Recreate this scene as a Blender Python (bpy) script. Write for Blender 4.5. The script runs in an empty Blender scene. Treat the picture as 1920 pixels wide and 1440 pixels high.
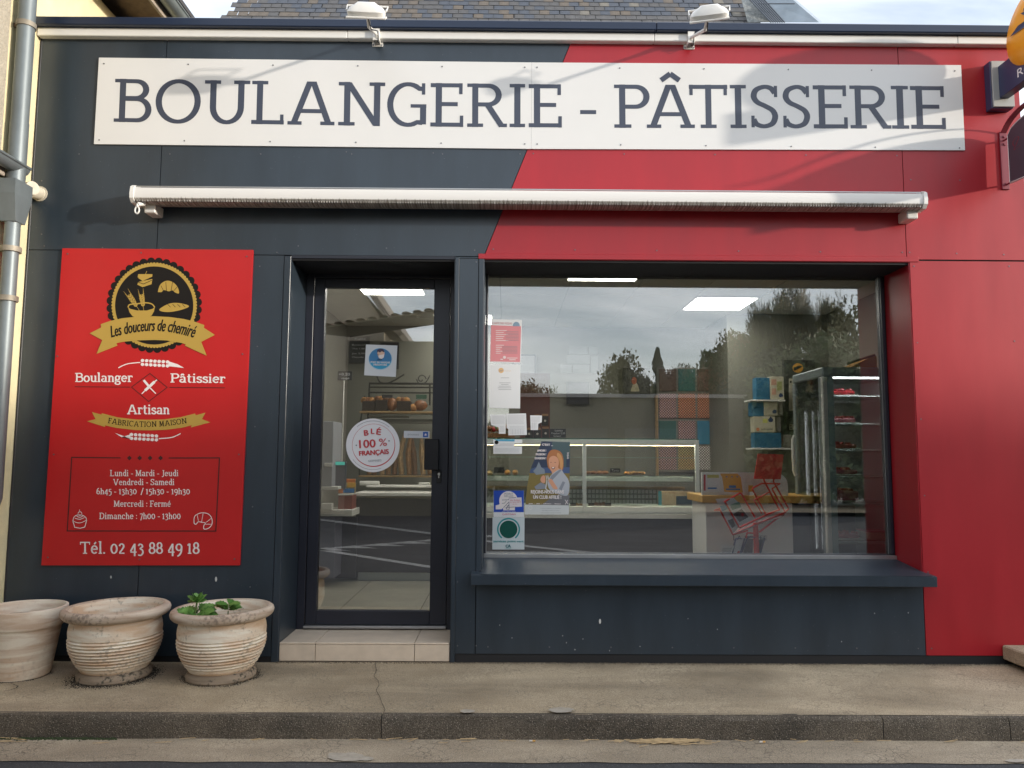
import bpy, math, random
from mathutils import Vector, Matrix, noise
random.seed(7)
S = bpy.context.scene
COL = S.collection
PI = math.pi
RAD = math.radians
# ------------------------------------------------------------ camera
F_PX, CAM_D, CAM_H = 1450.0, 4.9, 1.258
PITCH, YAW, ROLL = RAD(5.4105), RAD(0.4056), RAD(0.3126)
fwd = Vector((math.sin(YAW)*math.cos(PITCH), math.cos(YAW)*math.cos(PITCH), math.sin(PITCH)))
r0 = Vector((math.cos(YAW), -math.sin(YAW), 0)); u0 = r0.cross(fwd)
rgt = r0*math.cos(ROLL)+u0*math.sin(ROLL); up = -r0*math.sin(ROLL)+u0*math.cos(ROLL)
cd = bpy.data.cameras.new('camera'); cam = bpy.data.objects.new('camera', cd); COL.objects.link(cam)
cd.sensor_fit = 'HORIZONTAL'; cd.sensor_width = 36; cd.lens = 36*F_PX/1920
cd.clip_start = 0.05; cd.clip_end = 3000
m3 = Matrix((rgt, up, -fwd)).transposed()
cam.matrix_world = Matrix.Translation((0, -CAM_D, CAM_H)) @ m3.to_4x4()
S.camera = cam
# ------------------------------------------------------------ light
SUN_TO = Vector((2.42, -1.0, 0.42)).normalized()       # towards the sun
w = bpy.data.worlds.new('World'); S.world = w; w.use_nodes = True
nt = w.node_tree; nt.nodes.clear()
N = nt.nodes.new; L = nt.links.new
sky = N('ShaderNodeTexSky'); sky.sky_type = 'NISHITA'; sky.sun_disc = False
sky.sun_elevation = math.asin(SUN_TO.z); sky.sun_rotation = math.atan2(SUN_TO.x, SUN_TO.y)
sky.air_density = 1.0; sky.dust_density = 1.0; sky.ozone_density = 2.0
tc = N('ShaderNodeTexCoord'); sep = N('ShaderNodeSeparateXYZ'); L(tc.outputs['Generated'], sep.inputs[0])
zz = N('ShaderNodeMath'); zz.operation = 'MAXIMUM'; zz.inputs[1].default_value = 0.0; L(sep.outputs[2], zz.inputs[0])
za = N('ShaderNodeMath'); za.operation = 'ADD'; za.inputs[1].default_value = 0.22; L(zz.outputs[0], za.inputs[0])
dx = N('ShaderNodeMath'); dx.operation = 'DIVIDE'; L(sep.outputs[0], dx.inputs[0]); L(za.outputs[0], dx.inputs[1])
dy = N('ShaderNodeMath'); dy.operation = 'DIVIDE'; L(sep.outputs[1], dy.inputs[0]); L(za.outputs[0], dy.inputs[1])
cb = N('ShaderNodeCombineXYZ'); L(dx.outputs[0], cb.inputs[0]); L(dy.outputs[0], cb.inputs[1])
mp = N('ShaderNodeMapping'); mp.inputs['Scale'].default_value = (0.55, 1.25, 1); mp.inputs['Rotation'].default_value = (0, 0, 0.35)
mp.inputs['Location'].default_value = (3.95, 8.01, 0)
L(cb.outputs[0], mp.inputs[0])
n1 = N('ShaderNodeTexNoise'); n1.inputs['Scale'].default_value = 1.7; n1.inputs['Detail'].default_value = 7; n1.inputs['Roughness'].default_value = 0.52
n1.inputs['Distortion'].default_value = 0.5
L(mp.outputs[0], n1.inputs['Vector'])
cr = N('ShaderNodeValToRGB'); cr.color_ramp.elements[0].position = 0.30; cr.color_ramp.elements[1].position = 0.72
L(n1.outputs['Fac'], cr.inputs[0])
SKY_STR = 0.15
bg1 = N('ShaderNodeBackground'); bg1.inputs[1].default_value = SKY_STR; L(sky.outputs[0], bg1.inputs[0])
bg2 = N('ShaderNodeBackground'); bg2.inputs[0].default_value = (0.95, 0.965, 1.0, 1); bg2.inputs[1].default_value = 1.45
fm = N('ShaderNodeMath'); fm.operation = 'MULTIPLY_ADD'; fm.inputs[1].default_value = 0.70; fm.inputs[2].default_value = 0.12; L(cr.outputs[0], fm.inputs[0])
mx = N('ShaderNodeMixShader'); L(fm.outputs[0], mx.inputs[0]); L(bg1.outputs[0], mx.inputs[1]); L(bg2.outputs[0], mx.inputs[2])
ow = N('ShaderNodeOutputWorld'); L(mx.outputs[0], ow.inputs[0])
sl = bpy.data.lights.new('sun', 'SUN'); sl.energy = 2.3; sl.angle = RAD(1.3); sl.color = (1.0, 0.91, 0.79)
so = bpy.data.objects.new('sun', sl); COL.objects.link(so); so.location = SUN_TO*40
so.rotation_euler = SUN_TO.to_track_quat('Z', 'Y').to_euler()
S.view_settings.view_transform = 'Standard'; S.view_settings.look = 'None'
S.view_settings.gamma = 1; S.view_settings.exposure = 0.88; S.view_settings.use_curve_mapping = False
S.cycles.use_denoising = True
try: S.cycles.denoiser = 'OPENIMAGEDENOISE'
except Exception: pass
S.cycles.max_bounces = 8; S.cycles.transparent_max_bounces = 16; S.cycles.glossy_bounces = 4
S.cycles.caustics_reflective = False; S.cycles.caustics_refractive = False
S.cycles.sample_clamp_indirect = 6

# ------------------------------------------------------------ measuring: a point of the photograph on a plane of the place
def W(px, py, y=0.0):
    d = fwd*F_PX + rgt*(px-960) - up*(py-720)
    t = (y+CAM_D)/d.y
    return Vector((d.x*t, y, CAM_H+d.z*t))
def WZ(px, py, z):
    d = fwd*F_PX + rgt*(px-960) - up*(py-720)
    t = (z-CAM_H)/d.z
    return Vector((d.x*t, -CAM_D+d.y*t, z))
GLASS_Y = 0.36
def RF(px, py, yr):                       # a point seen mirrored in the shop window, standing at y = -yr
    p = W(px, py, 2*GLASS_Y+yr); return Vector((p.x, -yr, p.z))
def RZ(px, py, z):
    p = WZ(px, py, z); return Vector((p.x, 2*GLASS_Y-p.y, z))
def XP(px, py, y=0.0): return W(px, py, y).x
def ZP(px, py, y=0.0): return W(px, py, y).z

# ------------------------------------------------------------ materials
_M = {}
def mat(name, col, rough=0.6, metal=0.0, spec=0.5, var=0.0, vscale=6.0, bump=0.0, bscale=40.0, emit=None, estr=1.0, specks=None, stretch=None, col2=None, coat=0.0):
    if name in _M: return _M[name]
    m = bpy.data.materials.new(name); m.use_nodes = True; t = m.node_tree
    b = t.nodes['Principled BSDF']; b.inputs['Base Color'].default_value = (*col, 1)
    b.inputs['Roughness'].default_value = rough; b.inputs['Metallic'].default_value = metal
    b.inputs['Specular IOR Level'].default_value = spec
    if coat: b.inputs['Coat Weight'].default_value = coat; b.inputs['Coat Roughness'].default_value = 0.25
    nn, ll = t.nodes.new, t.links.new
    co = None
    if var or bump or specks or col2:
        tcn = nn('ShaderNodeTexCoord'); mpn = nn('ShaderNodeMapping'); ll(tcn.outputs['Object'], mpn.inputs[0])
        if stretch: mpn.inputs['Scale'].default_value = stretch
        co = mpn.outputs[0]
    last = None
    if var or col2:
        no = nn('ShaderNodeTexNoise'); no.inputs['Scale'].default_value = vscale; no.inputs['Detail'].default_value = 8; no.inputs['Roughness'].default_value = 0.62
        ll(co, no.inputs['Vector'])
        ra = nn('ShaderNodeValToRGB'); ra.color_ramp.elements[0].position = 0.3; ra.color_ramp.elements[1].position = 0.72
        c2 = col2 if col2 else tuple(min(1, c*(1+var)) for c in col)
        c1 = col if col2 else tuple(c*(1-var) for c in col)
        ra.color_ramp.elements[0].color = (*c1, 1); ra.color_ramp.elements[1].color = (*c2, 1)
        ll(no.outputs['Fac'], ra.inputs[0]); last = ra.outputs[0]
        mr = nn('ShaderNodeMapRange'); mr.inputs['To Min'].default_value = max(0.03, rough-0.07); mr.inputs['To Max'].default_value = min(1, rough+0.09)
        ll(no.outputs['Fac'], mr.inputs['Value']); ll(mr.outputs[0], b.inputs['Roughness'])
    if specks:                              # (scale, threshold, colour)
        vo = nn('ShaderNodeTexVoronoi'); vo.inputs['Scale'].default_value = specks[0]
        ll(tcn.outputs['Object'], vo.inputs['Vector'])
        vr = nn('ShaderNodeValToRGB'); vr.color_ramp.elements[0].position = specks[1]; vr.color_ramp.elements[0].color = (1, 1, 1, 1)
        vr.color_ramp.elements[1].position = specks[1]+0.03; vr.color_ramp.elements[1].color = (0, 0, 0, 1)
        ll(vo.outputs['Distance'], vr.inputs[0])
        mxn = nn('ShaderNodeMix'); mxn.data_type = 'RGBA'; ll(vr.outputs[0], mxn.inputs['Factor'])
        mxn.inputs['B'].default_value = (*specks[2], 1)
        if last: ll(last, mxn.inputs['A'])
        else: mxn.inputs['A'].default_value = (*col, 1)
        last = mxn.outputs['Result']
    if last: ll(last, b.inputs['Base Color'])
    if bump:
        nb = nn('ShaderNodeTexNoise'); nb.inputs['Scale'].default_value = bscale; nb.inputs['Detail'].default_value = 6; ll(co, nb.inputs['Vector'])
        bu = nn('ShaderNodeBump'); bu.inputs['Strength'].default_value = bump; bu.inputs['Distance'].default_value = 0.01
        ll(nb.outputs['Fac'], bu.inputs['Height']); ll(bu.outputs[0], b.inputs['Normal'])
    if emit: b.inputs['Emission Color'].default_value = (*emit, 1); b.inputs['Emission Strength'].default_value = estr
    _M[name] = m; return m
def glass_mat(name, tint=(0.93, 0.96, 0.94), boost=1.9, rough=0.0):
    if name in _M: return _M[name]
    m = bpy.data.materials.new(name); m.use_nodes = True; t = m.node_tree; t.nodes.clear()
    nn, ll = t.nodes.new, t.links.new
    fr = nn('ShaderNodeFresnel'); fr.inputs[0].default_value = 1.5
    mu = nn('ShaderNodeMath'); mu.operation = 'MULTIPLY'; mu.inputs[1].default_value = boost; mu.use_clamp = True; ll(fr.outputs[0], mu.inputs[0])
    tr = nn('ShaderNodeBsdfTransparent'); tr.inputs[0].default_value = (*tint, 1)
    gl = nn('ShaderNodeBsdfGlossy'); gl.inputs['Roughness'].default_value = rough
    mi = nn('ShaderNodeMixShader'); ll(mu.outputs[0], mi.inputs[0]); ll(tr.outputs[0], mi.inputs[1]); ll(gl.outputs[0], mi.inputs[2])
    o = nn('ShaderNodeOutputMaterial'); ll(mi.outputs[0], o.inputs[0])
    _M[name] = m; return m

# ------------------------------------------------------------ objects
ORG = {}
def tag(o, label=None, cat=None, group=None, kind=None):
    if label: o['label'] = label
    if cat: o['category'] = cat
    if group: o['group'] = group
    if kind: o['kind'] = kind
    return o
def thing(name, label, cat, loc=(0, 0, 0), group=None, kind=None):
    o = bpy.data.objects.new(name, None); COL.objects.link(o); o.location = loc; o.empty_display_size = 0.1
    ORG[o.name] = Vector(loc); return tag(o, label, cat, group, kind)
class MB:
    def __init__(s): s.v = []; s.f = []
    def add(s, vs, fs):
        n = len(s.v); s.v += [tuple(v) for v in vs]; s.f += [tuple(i+n for i in f) for f in fs]; return s
    def box(s, x0, x1, y0, y1, z0, z1):
        return s.add([(x0,y0,z0),(x1,y0,z0),(x1,y1,z0),(x0,y1,z0),(x0,y0,z1),(x1,y0,z1),(x1,y1,z1),(x0,y1,z1)],
                     [(0,3,2,1),(4,5,6,7),(0,1,5,4),(1,2,6,5),(2,3,7,6),(3,0,4,7)])
    def bbox(s, x0, x1, y0, y1, z0, z1, r=0.004):     # box with chamfered edges
        x0, x1 = min(x0,x1), max(x0,x1); y0, y1 = min(y0,y1), max(y0,y1); z0, z1 = min(z0,z1), max(z0,z1)
        r = min(r, (x1-x0)*.45, (y1-y0)*.45, (z1-z0)*.45)
        vs = []; idx = {}
        for a, X in enumerate((x0, x1)):
            for b, Y in enumerate((y0, y1)):
                for c, Z in enumerate((z0, z1)):
                    sx, sy, sz = (1,-1)[a]*r, (1,-1)[b]*r, (1,-1)[c]*r
                    idx[a,b,c] = len(vs); vs += [(X, Y+sy, Z+sz), (X+sx, Y, Z+sz), (X+sx, Y+sy, Z)]
        I = lambda a,b,c,k: idx[a,b,c]+k
        fs = []
        for a in (0,1): fs.append((I(a,0,0,0),I(a,1,0,0),I(a,1,1,0),I(a,0,1,0)))
        for b in (0,1): fs.append((I(0,b,0,1),I(1,b,0,1),I(1,b,1,1),I(0,b,1,1)))
        for c in (0,1): fs.append((I(0,0,c,2),I(1,0,c,2),I(1,1,c,2),I(0,1,c,2)))
        for b in (0,1):
            for c in (0,1): fs.append((I(0,b,c,1),I(1,b,c,1),I(1,b,c,2),I(0,b,c,2)))
        for a in (0,1):
            for c in (0,1): fs.append((I(a,0,c,0),I(a,1,c,0),I(a,1,c,2),I(a,0,c,2)))
            for b in (0,1): fs.append((I(a,b,0,0),I(a,b,1,0),I(a,b,1,1),I(a,b,0,1)))
        for a in (0,1):
            for b in (0,1):
                for c in (0,1): fs.append((I(a,b,c,0),I(a,b,c,1),I(a,b,c,2)))
        return s.add(vs, fs)
    def prism(s, pts, y0, y1):                        # polygon of (x, z) extruded in y
        n = len(pts)
        return s.add([(p[0], y0, p[1]) for p in pts]+[(p[0], y1, p[1]) for p in pts],
                     [tuple(range(n)), tuple(range(2*n-1, n-1, -1))]+[(i, (i+1)%n, n+(i+1)%n, n+i) for i in range(n)])
    def prismx(s, pts, x0, x1):                       # polygon of (y, z) extruded in x
        n = len(pts)
        return s.add([(x0, p[0], p[1]) for p in pts]+[(x1, p[0], p[1]) for p in pts],
                     [tuple(range(n)), tuple(range(2*n-1, n-1, -1))]+[(i, (i+1)%n, n+(i+1)%n, n+i) for i in range(n)])
    def prismz(s, pts, z0, z1):
        n = len(pts)
        return s.add([(p[0], p[1], z0) for p in pts]+[(p[0], p[1], z1) for p in pts],
                     [tuple(range(n)), tuple(range(2*n-1, n-1, -1))]+[(i, (i+1)%n, n+(i+1)%n, n+i) for i in range(n)])
    def tube(s, pts, r, n=8, closed=False):
        pts = [Vector(p) for p in pts]; m = len(pts); rr = r if isinstance(r, (list, tuple)) else [r]*m
        base = len(s.v); prev = None
        for i, p in enumerate(pts):
            a = pts[(i-1) % m] if (closed or i > 0) else p; b = pts[(i+1) % m] if (closed or i < m-1) else p
            t = (b-a).normalized()
            if prev is None:
                prev = t.cross(Vector((0,0,1)));
                if prev.length < 0.05: prev = t.cross(Vector((1,0,0)))
            u = (prev - t*prev.dot(t)).normalized(); prev = u; v = t.cross(u)
            for k in range(n):
                an = 2*PI*k/n; s.v.append(tuple(p+(u*math.cos(an)+v*math.sin(an))*rr[i]))
        for i in range(m if closed else m-1):
            for k in range(n):
                a, b = base+i*n, base+((i+1) % m)*n
                s.f.append((a+k, a+(k+1)%n, b+(k+1)%n, b+k))
        if not closed:
            s.f.append(tuple(base+k for k in range(n))[::-1]); s.f.append(tuple(base+(m-1)*n+k for k in range(n)))
        return s
    def lathe(s, c, prof, n=32, sx=1, sy=1):
        base = len(s.v)
        for r, z in prof:
            for k in range(n):
                a = 2*PI*k/n; s.v.append((c[0]+r*sx*math.cos(a), c[1]+r*sy*math.sin(a), c[2]+z))
        for i in range(len(prof)-1):
            for k in range(n):
                a, b = base+i*n, base+(i+1)*n; s.f.append((a+k, a+(k+1)%n, b+(k+1)%n, b+k))
        return s
    def cap(s, n, first=True):
        L_ = len(s.v); s.f.append(tuple(range(L_-n, L_))); return s
    def ball(s, c, rx, ry=None, rz=None, n=10, m=7, rot=0.0, jit=0.0):
        ry = ry or rx; rz = rz or rx; base = len(s.v); ca, sa = math.cos(rot), math.sin(rot)
        for i in range(m+1):
            ph = PI*i/m
            for k in range(n):
                a = 2*PI*k/n; j = 1+random.uniform(-jit, jit)
                x, y, z = rx*math.sin(ph)*math.cos(a)*j, ry*math.sin(ph)*math.sin(a)*j, rz*math.cos(ph)*j
                s.v.append((c[0]+x*ca-y*sa, c[1]+x*sa+y*ca, c[2]+z))
        for i in range(m):
            for k in range(n):
                a, b = base+i*n, base+(i+1)*n; s.f.append((a+k, b+k, b+(k+1)%n, a+(k+1)%n))
        return s
    def cyl(s, p, q, r, n=16): return s.tube([p, q], r, n)
    def disc(s, c, r, axis='y', n=12, th=0.003):
        d = Vector((0, th, 0)) if axis == 'y' else (Vector((th, 0, 0)) if axis == 'x' else Vector((0, 0, th)))
        return s.tube([Vector(c)-d/2, Vector(c)+d/2], r, n)
    def build(s, name, m, parent=None, smooth=False, label=None, cat=None, group=None, kind=None):
        org = ORG[parent.name] if parent is not None else Vector((0, 0, 0))
        me = bpy.data.meshes.new(name)
        me.from_pydata([(v[0]-org.x, v[1]-org.y, v[2]-org.z) for v in s.v], [], s.f)
        if m: me.materials.append(m)
        if smooth:
            me.shade_smooth()
            try: me.set_sharp_from_angle(angle=RAD(38))
            except Exception: pass
        me.update()
        o = bpy.data.objects.new(name, me); COL.objects.link(o)
        if parent is not None: o.parent = parent
        ORG[o.name] = org
        return tag(o, label, cat, group, kind)
def fixnormals(o):
    import bmesh
    b = bmesh.new(); b.from_mesh(o.data); bmesh.ops.recalc_face_normals(b, faces=b.faces); b.to_mesh(o.data); b.free(); return o

# ------------------------------------------------------------ flat print: polygons on a plane, in the pixel frame of a crop of the photograph
def crop(x0, y0, k): return lambda X, Y: (x0+X/k, y0+Y/k)
IDN = lambda X, Y: (X, Y)
EPS = 0.00035
def flat(name, polys, m, parent, y, fn=IDN, label=None, step=0.0):
    mb = MB(); i = 0
    for P in polys:
        vs = []
        for (a, b) in P:
            px, py = fn(a, b); p = W(px, py, y-step*i); vs.append(p)
        mb.add(vs, [tuple(range(len(vs)))]); i += 1
    return mb.build(name, m, parent, label=label)
def circ(cx, cy, r, n=28, ry=None, a0=0, a1=360):
    ry = ry or r
    full = abs(a1-a0) >= 360
    return [(cx+r*math.cos(RAD(a0+(a1-a0)*k/(n if full else n-1))), cy-ry*math.sin(RAD(a0+(a1-a0)*k/(n if full else n-1)))) for k in range(n)]
def ringp(cx, cy, r1, r2, n=36, a0=0, a1=360, sy=1):
    out = []
    for k in range(n):
        a, b = RAD(a0+(a1-a0)*k/n), RAD(a0+(a1-a0)*(k+1)/n)
        out.append([(cx+r1*math.cos(a), cy-r1*sy*math.sin(a)), (cx+r1*math.cos(b), cy-r1*sy*math.sin(b)), (cx+r2*math.cos(b), cy-r2*sy*math.sin(b)), (cx+r2*math.cos(a), cy-r2*sy*math.sin(a))])
    return out
def rectp(x0, y0, x1, y1): return [(x0, y0), (x1, y0), (x1, y1), (x0, y1)]
def linep(pts, w, closed=False, taper=None):
    """ribbon of quads along a polyline, mitred"""
    P = [Vector((a, b)) for a, b in pts]; n = len(P); Lf, Rt = [], []
    for i in range(n):
        a = P[(i-1) % n] if (closed or i) else P[i]; b = P[(i+1) % n] if (closed or i < n-1) else P[i]
        t1 = (P[i]-a); t2 = (b-P[i])
        t1 = t1.normalized() if t1.length > 1e-9 else t2.normalized(); t2 = t2.normalized() if t2.length > 1e-9 else t1
        t = (t1+t2)
        t = t.normalized() if t.length > 1e-6 else t1
        nn = Vector((-t.y, t.x)); c = max(0.4, nn.dot(Vector((-t1.y, t1.x))))
        ww = w(i/(n-1), t) if callable(w) else w
        Lf.append(P[i]+nn*(ww/2/c)); Rt.append(P[i]-nn*(ww/2/c))
    out = []
    for i in range(n if closed else n-1):
        j = (i+1) % n; out.append([tuple(Lf[i]), tuple(Lf[j]), tuple(Rt[j]), tuple(Rt[i])])
    return out
def smooth_pts(pts, k=6, closed=False):
    P = [Vector(p) for p in pts]; n = len(P); out = []
    for i in range(n if closed else n-1):
        p0 = P[(i-1) % n] if (closed or i > 0) else P[i]; p1 = P[i]; p2 = P[(i+1) % n]; p3 = P[(i+2) % n] if (closed or i < n-2) else P[(i+1) % n]
        for j in range(k):
            t = j/k
            out.append(tuple(0.5*((2*p1)+(p2-p0)*t+(2*p0-5*p1+4*p2-p3)*t*t+(3*p1-p0-3*p2+p3)*t**3)))
    if not closed: out.append(tuple(P[-1]))
    return out

# ------------------------------------------------------------ a slab-serif alphabet drawn stroke by stroke (cap height 1, y up)
def arc(cx, cy, rx, ry, a0, a1, n=16): return [(cx+rx*math.cos(RAD(a0+(a1-a0)*k/n)), cy+ry*math.sin(RAD(a0+(a1-a0)*k/n))) for k in range(n+1)]
sT, sS, sF = 0.10, 0.155, 0.085           # thin, thick, serif
def glyph(ch):
    """list of (points, closed, kind) and advance; kind 's' = contrast stroke, 'f' = serif bar"""
    G = []; k = sT/2; h = sS/2; f = sF/2; X = 0.70
    st = lambda *p: G.append((list(p), False, 's'))
    def pa(p, closed=False): G.append((p, closed, 's'))
    def se(x0, x1, y): G.append(([(x0, y), (x1, y)], False, 'f'))
    def tk(x, y0, y1): G.append(([(x, y0), (x, y1)], False, 't'))
    w_ = 0.5
    if ch == ' ': return G, 0.32
    if ch == 'I': st((.18,0),(.18,1)); se(0,.36,f); se(0,.36,1-f); w_=.36
    elif ch == 'B':
        st((.19,0),(.19,1)); se(0,.25,f); se(0,.25,1-f)
        pa([(.19,1-k),(.45,1-k)]+arc(.5,.755,.235,.195,90,-90)+[(.19,.56)]); pa([(.19,.54),(.5,.54)]+arc(.54,.295,.265,.245,90,-90)+[(.19,k)]); w_=.87
    elif ch == 'O': pa(arc(.525,.5,.525-h,.515-k,0,360,40)[:-1], True); w_=1.05
    elif ch == 'U':
        pa([(.2,1),(.2,.4)]+arc(.52,.38,.32,.395-k,180,360)+[(.84,1)]); se(0,.37,1-f); se(.67,1.04,1-f); w_=1.04
    elif ch == 'L': st((.19,0),(.19,1)); se(0,.38,1-f); st((0,k),(.77,k)); tk(.72,0,.23); w_=.77
    elif ch in 'AÂ':
        st((.14,.03),(.505,.975)); st((.96,.03),(.595,.975)); st((.27,.32),(.83,.32)); se(0,.33,f); se(.77,1.1,f); se(.45,.65,1-f)
        if ch == 'Â': st((.34,1.10),(.55,1.25)); st((.55,1.25),(.76,1.10))
        w_=1.1
    elif ch == 'N': st((.2,0),(.2,1)); se(0,.38,f); se(0,.25,1-f); st((.24,.96),(.86,.04)); st((.89,0),(.89,1)); se(.71,1.07,1-f); w_=1.07
    elif ch == 'G':
        pa([(.84,.86)]+arc(.5,.5,.5-h,.515-k,52,300,24)+[(.80,.09),(.855,.16)]); st((.855,.05),(.855,.47)); se(.56,.93,.47); tk(.86,.73,.99); w_=.93
    elif ch == 'C': pa([(.82,.86)]+arc(.5,.5,.5-h,.515-k,52,308,24)); tk(.84,.73,.99); w_=.9
    elif ch in 'EÉ':
        st((.19,0),(.19,1)); st((0,1-k),(.74,1-k)); st((.19,.52),(.63,.52)); st((0,k),(.76,k)); tk(.70,.75,1); tk(.72,0,.26); w_=.76
        if ch == 'É': st((.38,1.08),(.58,1.26))
    elif ch == 'F': st((.19,0),(.19,1)); st((0,1-k),(.72,1-k)); st((.19,.5),(.6,.5)); se(0,.42,f); tk(.68,.75,1); w_=.72
    elif ch == 'R':
        st((.19,0),(.19,1)); se(0,.38,f); se(0,.25,1-f); pa([(.19,1-k),(.46,1-k)]+arc(.5,.735,.25,.215,90,-90)+[(.19,.52)]); st((.48,.52),(.82,.03)); se(.76,.95,f); w_=.93
    elif ch == 'P': st((.19,0),(.19,1)); se(0,.4,f); se(0,.25,1-f); pa([(.19,1-k),(.46,1-k)]+arc(.5,.72,.26,.23,90,-90)+[(.19,.49)]); w_=.8
    elif ch == 'T': st((.46,0),(.46,1)); st((0,1-k),(.92,1-k)); se(.27,.65,f); tk(.05,.76,1); tk(.87,.76,1); w_=.92
    elif ch == 'S':
        pa(smooth_pts([(.59,.82),(.49,.925),(.33,.955),(.14,.88),(.085,.73),(.17,.6),(.36,.51),(.53,.41),(.59,.27),(.52,.11),(.33,.045),(.15,.09),(.07,.2)],5)); tk(.61,.72,.98); tk(.055,.02,.29); w_=.68
    elif ch == 'D': st((.19,0),(.19,1)); se(0,.25,f); se(0,.25,1-f); pa([(.19,1-k),(.42,1-k)]+arc(.45,.5,.38,.5-k,90,-90,20)+[(.19,k)]); w_=.92
    elif ch == 'J': pa([(.35,1),(.35,.15)]+arc(.17,.12,.18,.2,0,-130,8)); se(.15,.5,1-f); w_=.5
    elif ch == 'M': st((.18,0),(.2,1)); st((.2,1),(.56,.1)); st((.56,.1),(.92,1)); st((.92,1),(.95,0)); se(0,.34,f); se(.78,1.12,f); se(.02,.2,1-f); se(.93,1.1,1-f); w_=1.12
    elif ch == 'V': st((.14,.97),(.48,0)); st((.86,.97),(.52,0)); se(0,.3,1-f); se(.7,1,1-f); w_=1.0
    elif ch == '-': G.append(([(0,.36),(.36,.36)], False, 's')); w_=.36
    elif ch == ':': st((.1,.05),(.1,.18)); st((.1,.5),(.1,.63)); w_=.2
    elif ch == '.': st((.1,0),(.1,.14)); w_=.2
    elif ch == '/': st((0,-.12),(.36,1.05)); w_=.36
    elif ch == '%': pa(arc(.2,.78,.14,.17,0,360,16)[:-1], True); pa(arc(.72,.22,.14,.17,0,360,16)[:-1], True); st((.2,0),(.72,1)); w_=.92
    elif ch in 'nmh':
        st((.16,0),(.16, X if ch != 'h' else 1)); se(0,.3,f); se(0,.16,(X if ch != 'h' else 1)-f)
        pa([(.16,X-.2)]+arc(.36,X-.24,.18,.24-k,150,0,10)+[(.54,0)]); se(.42,.68,f); w_=.68
        if ch == 'm': pa([(.54,X-.2)]+arc(.74,X-.24,.18,.24-k,150,0,10)+[(.92,0)]); se(.8,1.06,f); w_=1.06
    elif ch == 'r': st((.16,0),(.16,X)); se(0,.36,f); se(0,.16,X-f); pa([(.16,X-.22)]+arc(.36,X-.24,.2,.24-k,150,60,8)); tk(.48,X-.2,X-.02); w_=.52
    elif ch == 'u': pa([(.16,X),(.16,.22)]+arc(.35,.22,.19,.22-k,180,330,10)); st((.56,0),(.56,X)); se(0,.16,X-f); se(.42,.56,X-f); se(.56,.72,f); w_=.72
    elif ch == 'i': st((.16,0),(.16,X)); se(0,.32,f); se(0,.16,X-f); st((.16,.85),(.16,1.0)); w_=.34
    elif ch == 'l': st((.16,0),(.16,1.05)); se(0,.32,f); se(0,.16,1.05-f); w_=.34
    elif ch == 'o': pa(arc(.32,X/2,.32-h*.8,X/2+.01-k,0,360,22)[:-1], True); w_=.64
    elif ch in 'eé':
        pa([(.08,.38),(.54,.38)]+arc(.32,.36,.24,X-.36+.01-k,10,180,12)+arc(.32,.33,.24,.33-k,180,320,12)); w_=.62
        if ch == 'é': st((.3,.8),(.46,.98))
    elif ch == 'c': pa(arc(.32,X/2,.25,X/2+.01-k,40,320,18)); tk(.52,X-.24,X-.04); w_=.6
    elif ch in 'aâ':
        pa([(.1,.54)]+arc(.3,X-.2,.2,.2-k,150,0,10)+[(.5,0)]); pa(arc(.28,.2,.2,.2-k,75,360,14)); se(.5,.66,f); w_=.66
        if ch == 'â': st((.14,.8),(.29,.96)); st((.29,.96),(.44,.8))
    elif ch in 'bd':
        x = .16 if ch == 'b' else .52
        st((x,0),(x,1.05)); pa(arc(.34,X/2,.22,X/2-k,0,360,20)[:-1], True); se(x-.16,x,1.05-f)
        if ch == 'd': se(.52,.68,f)
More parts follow.
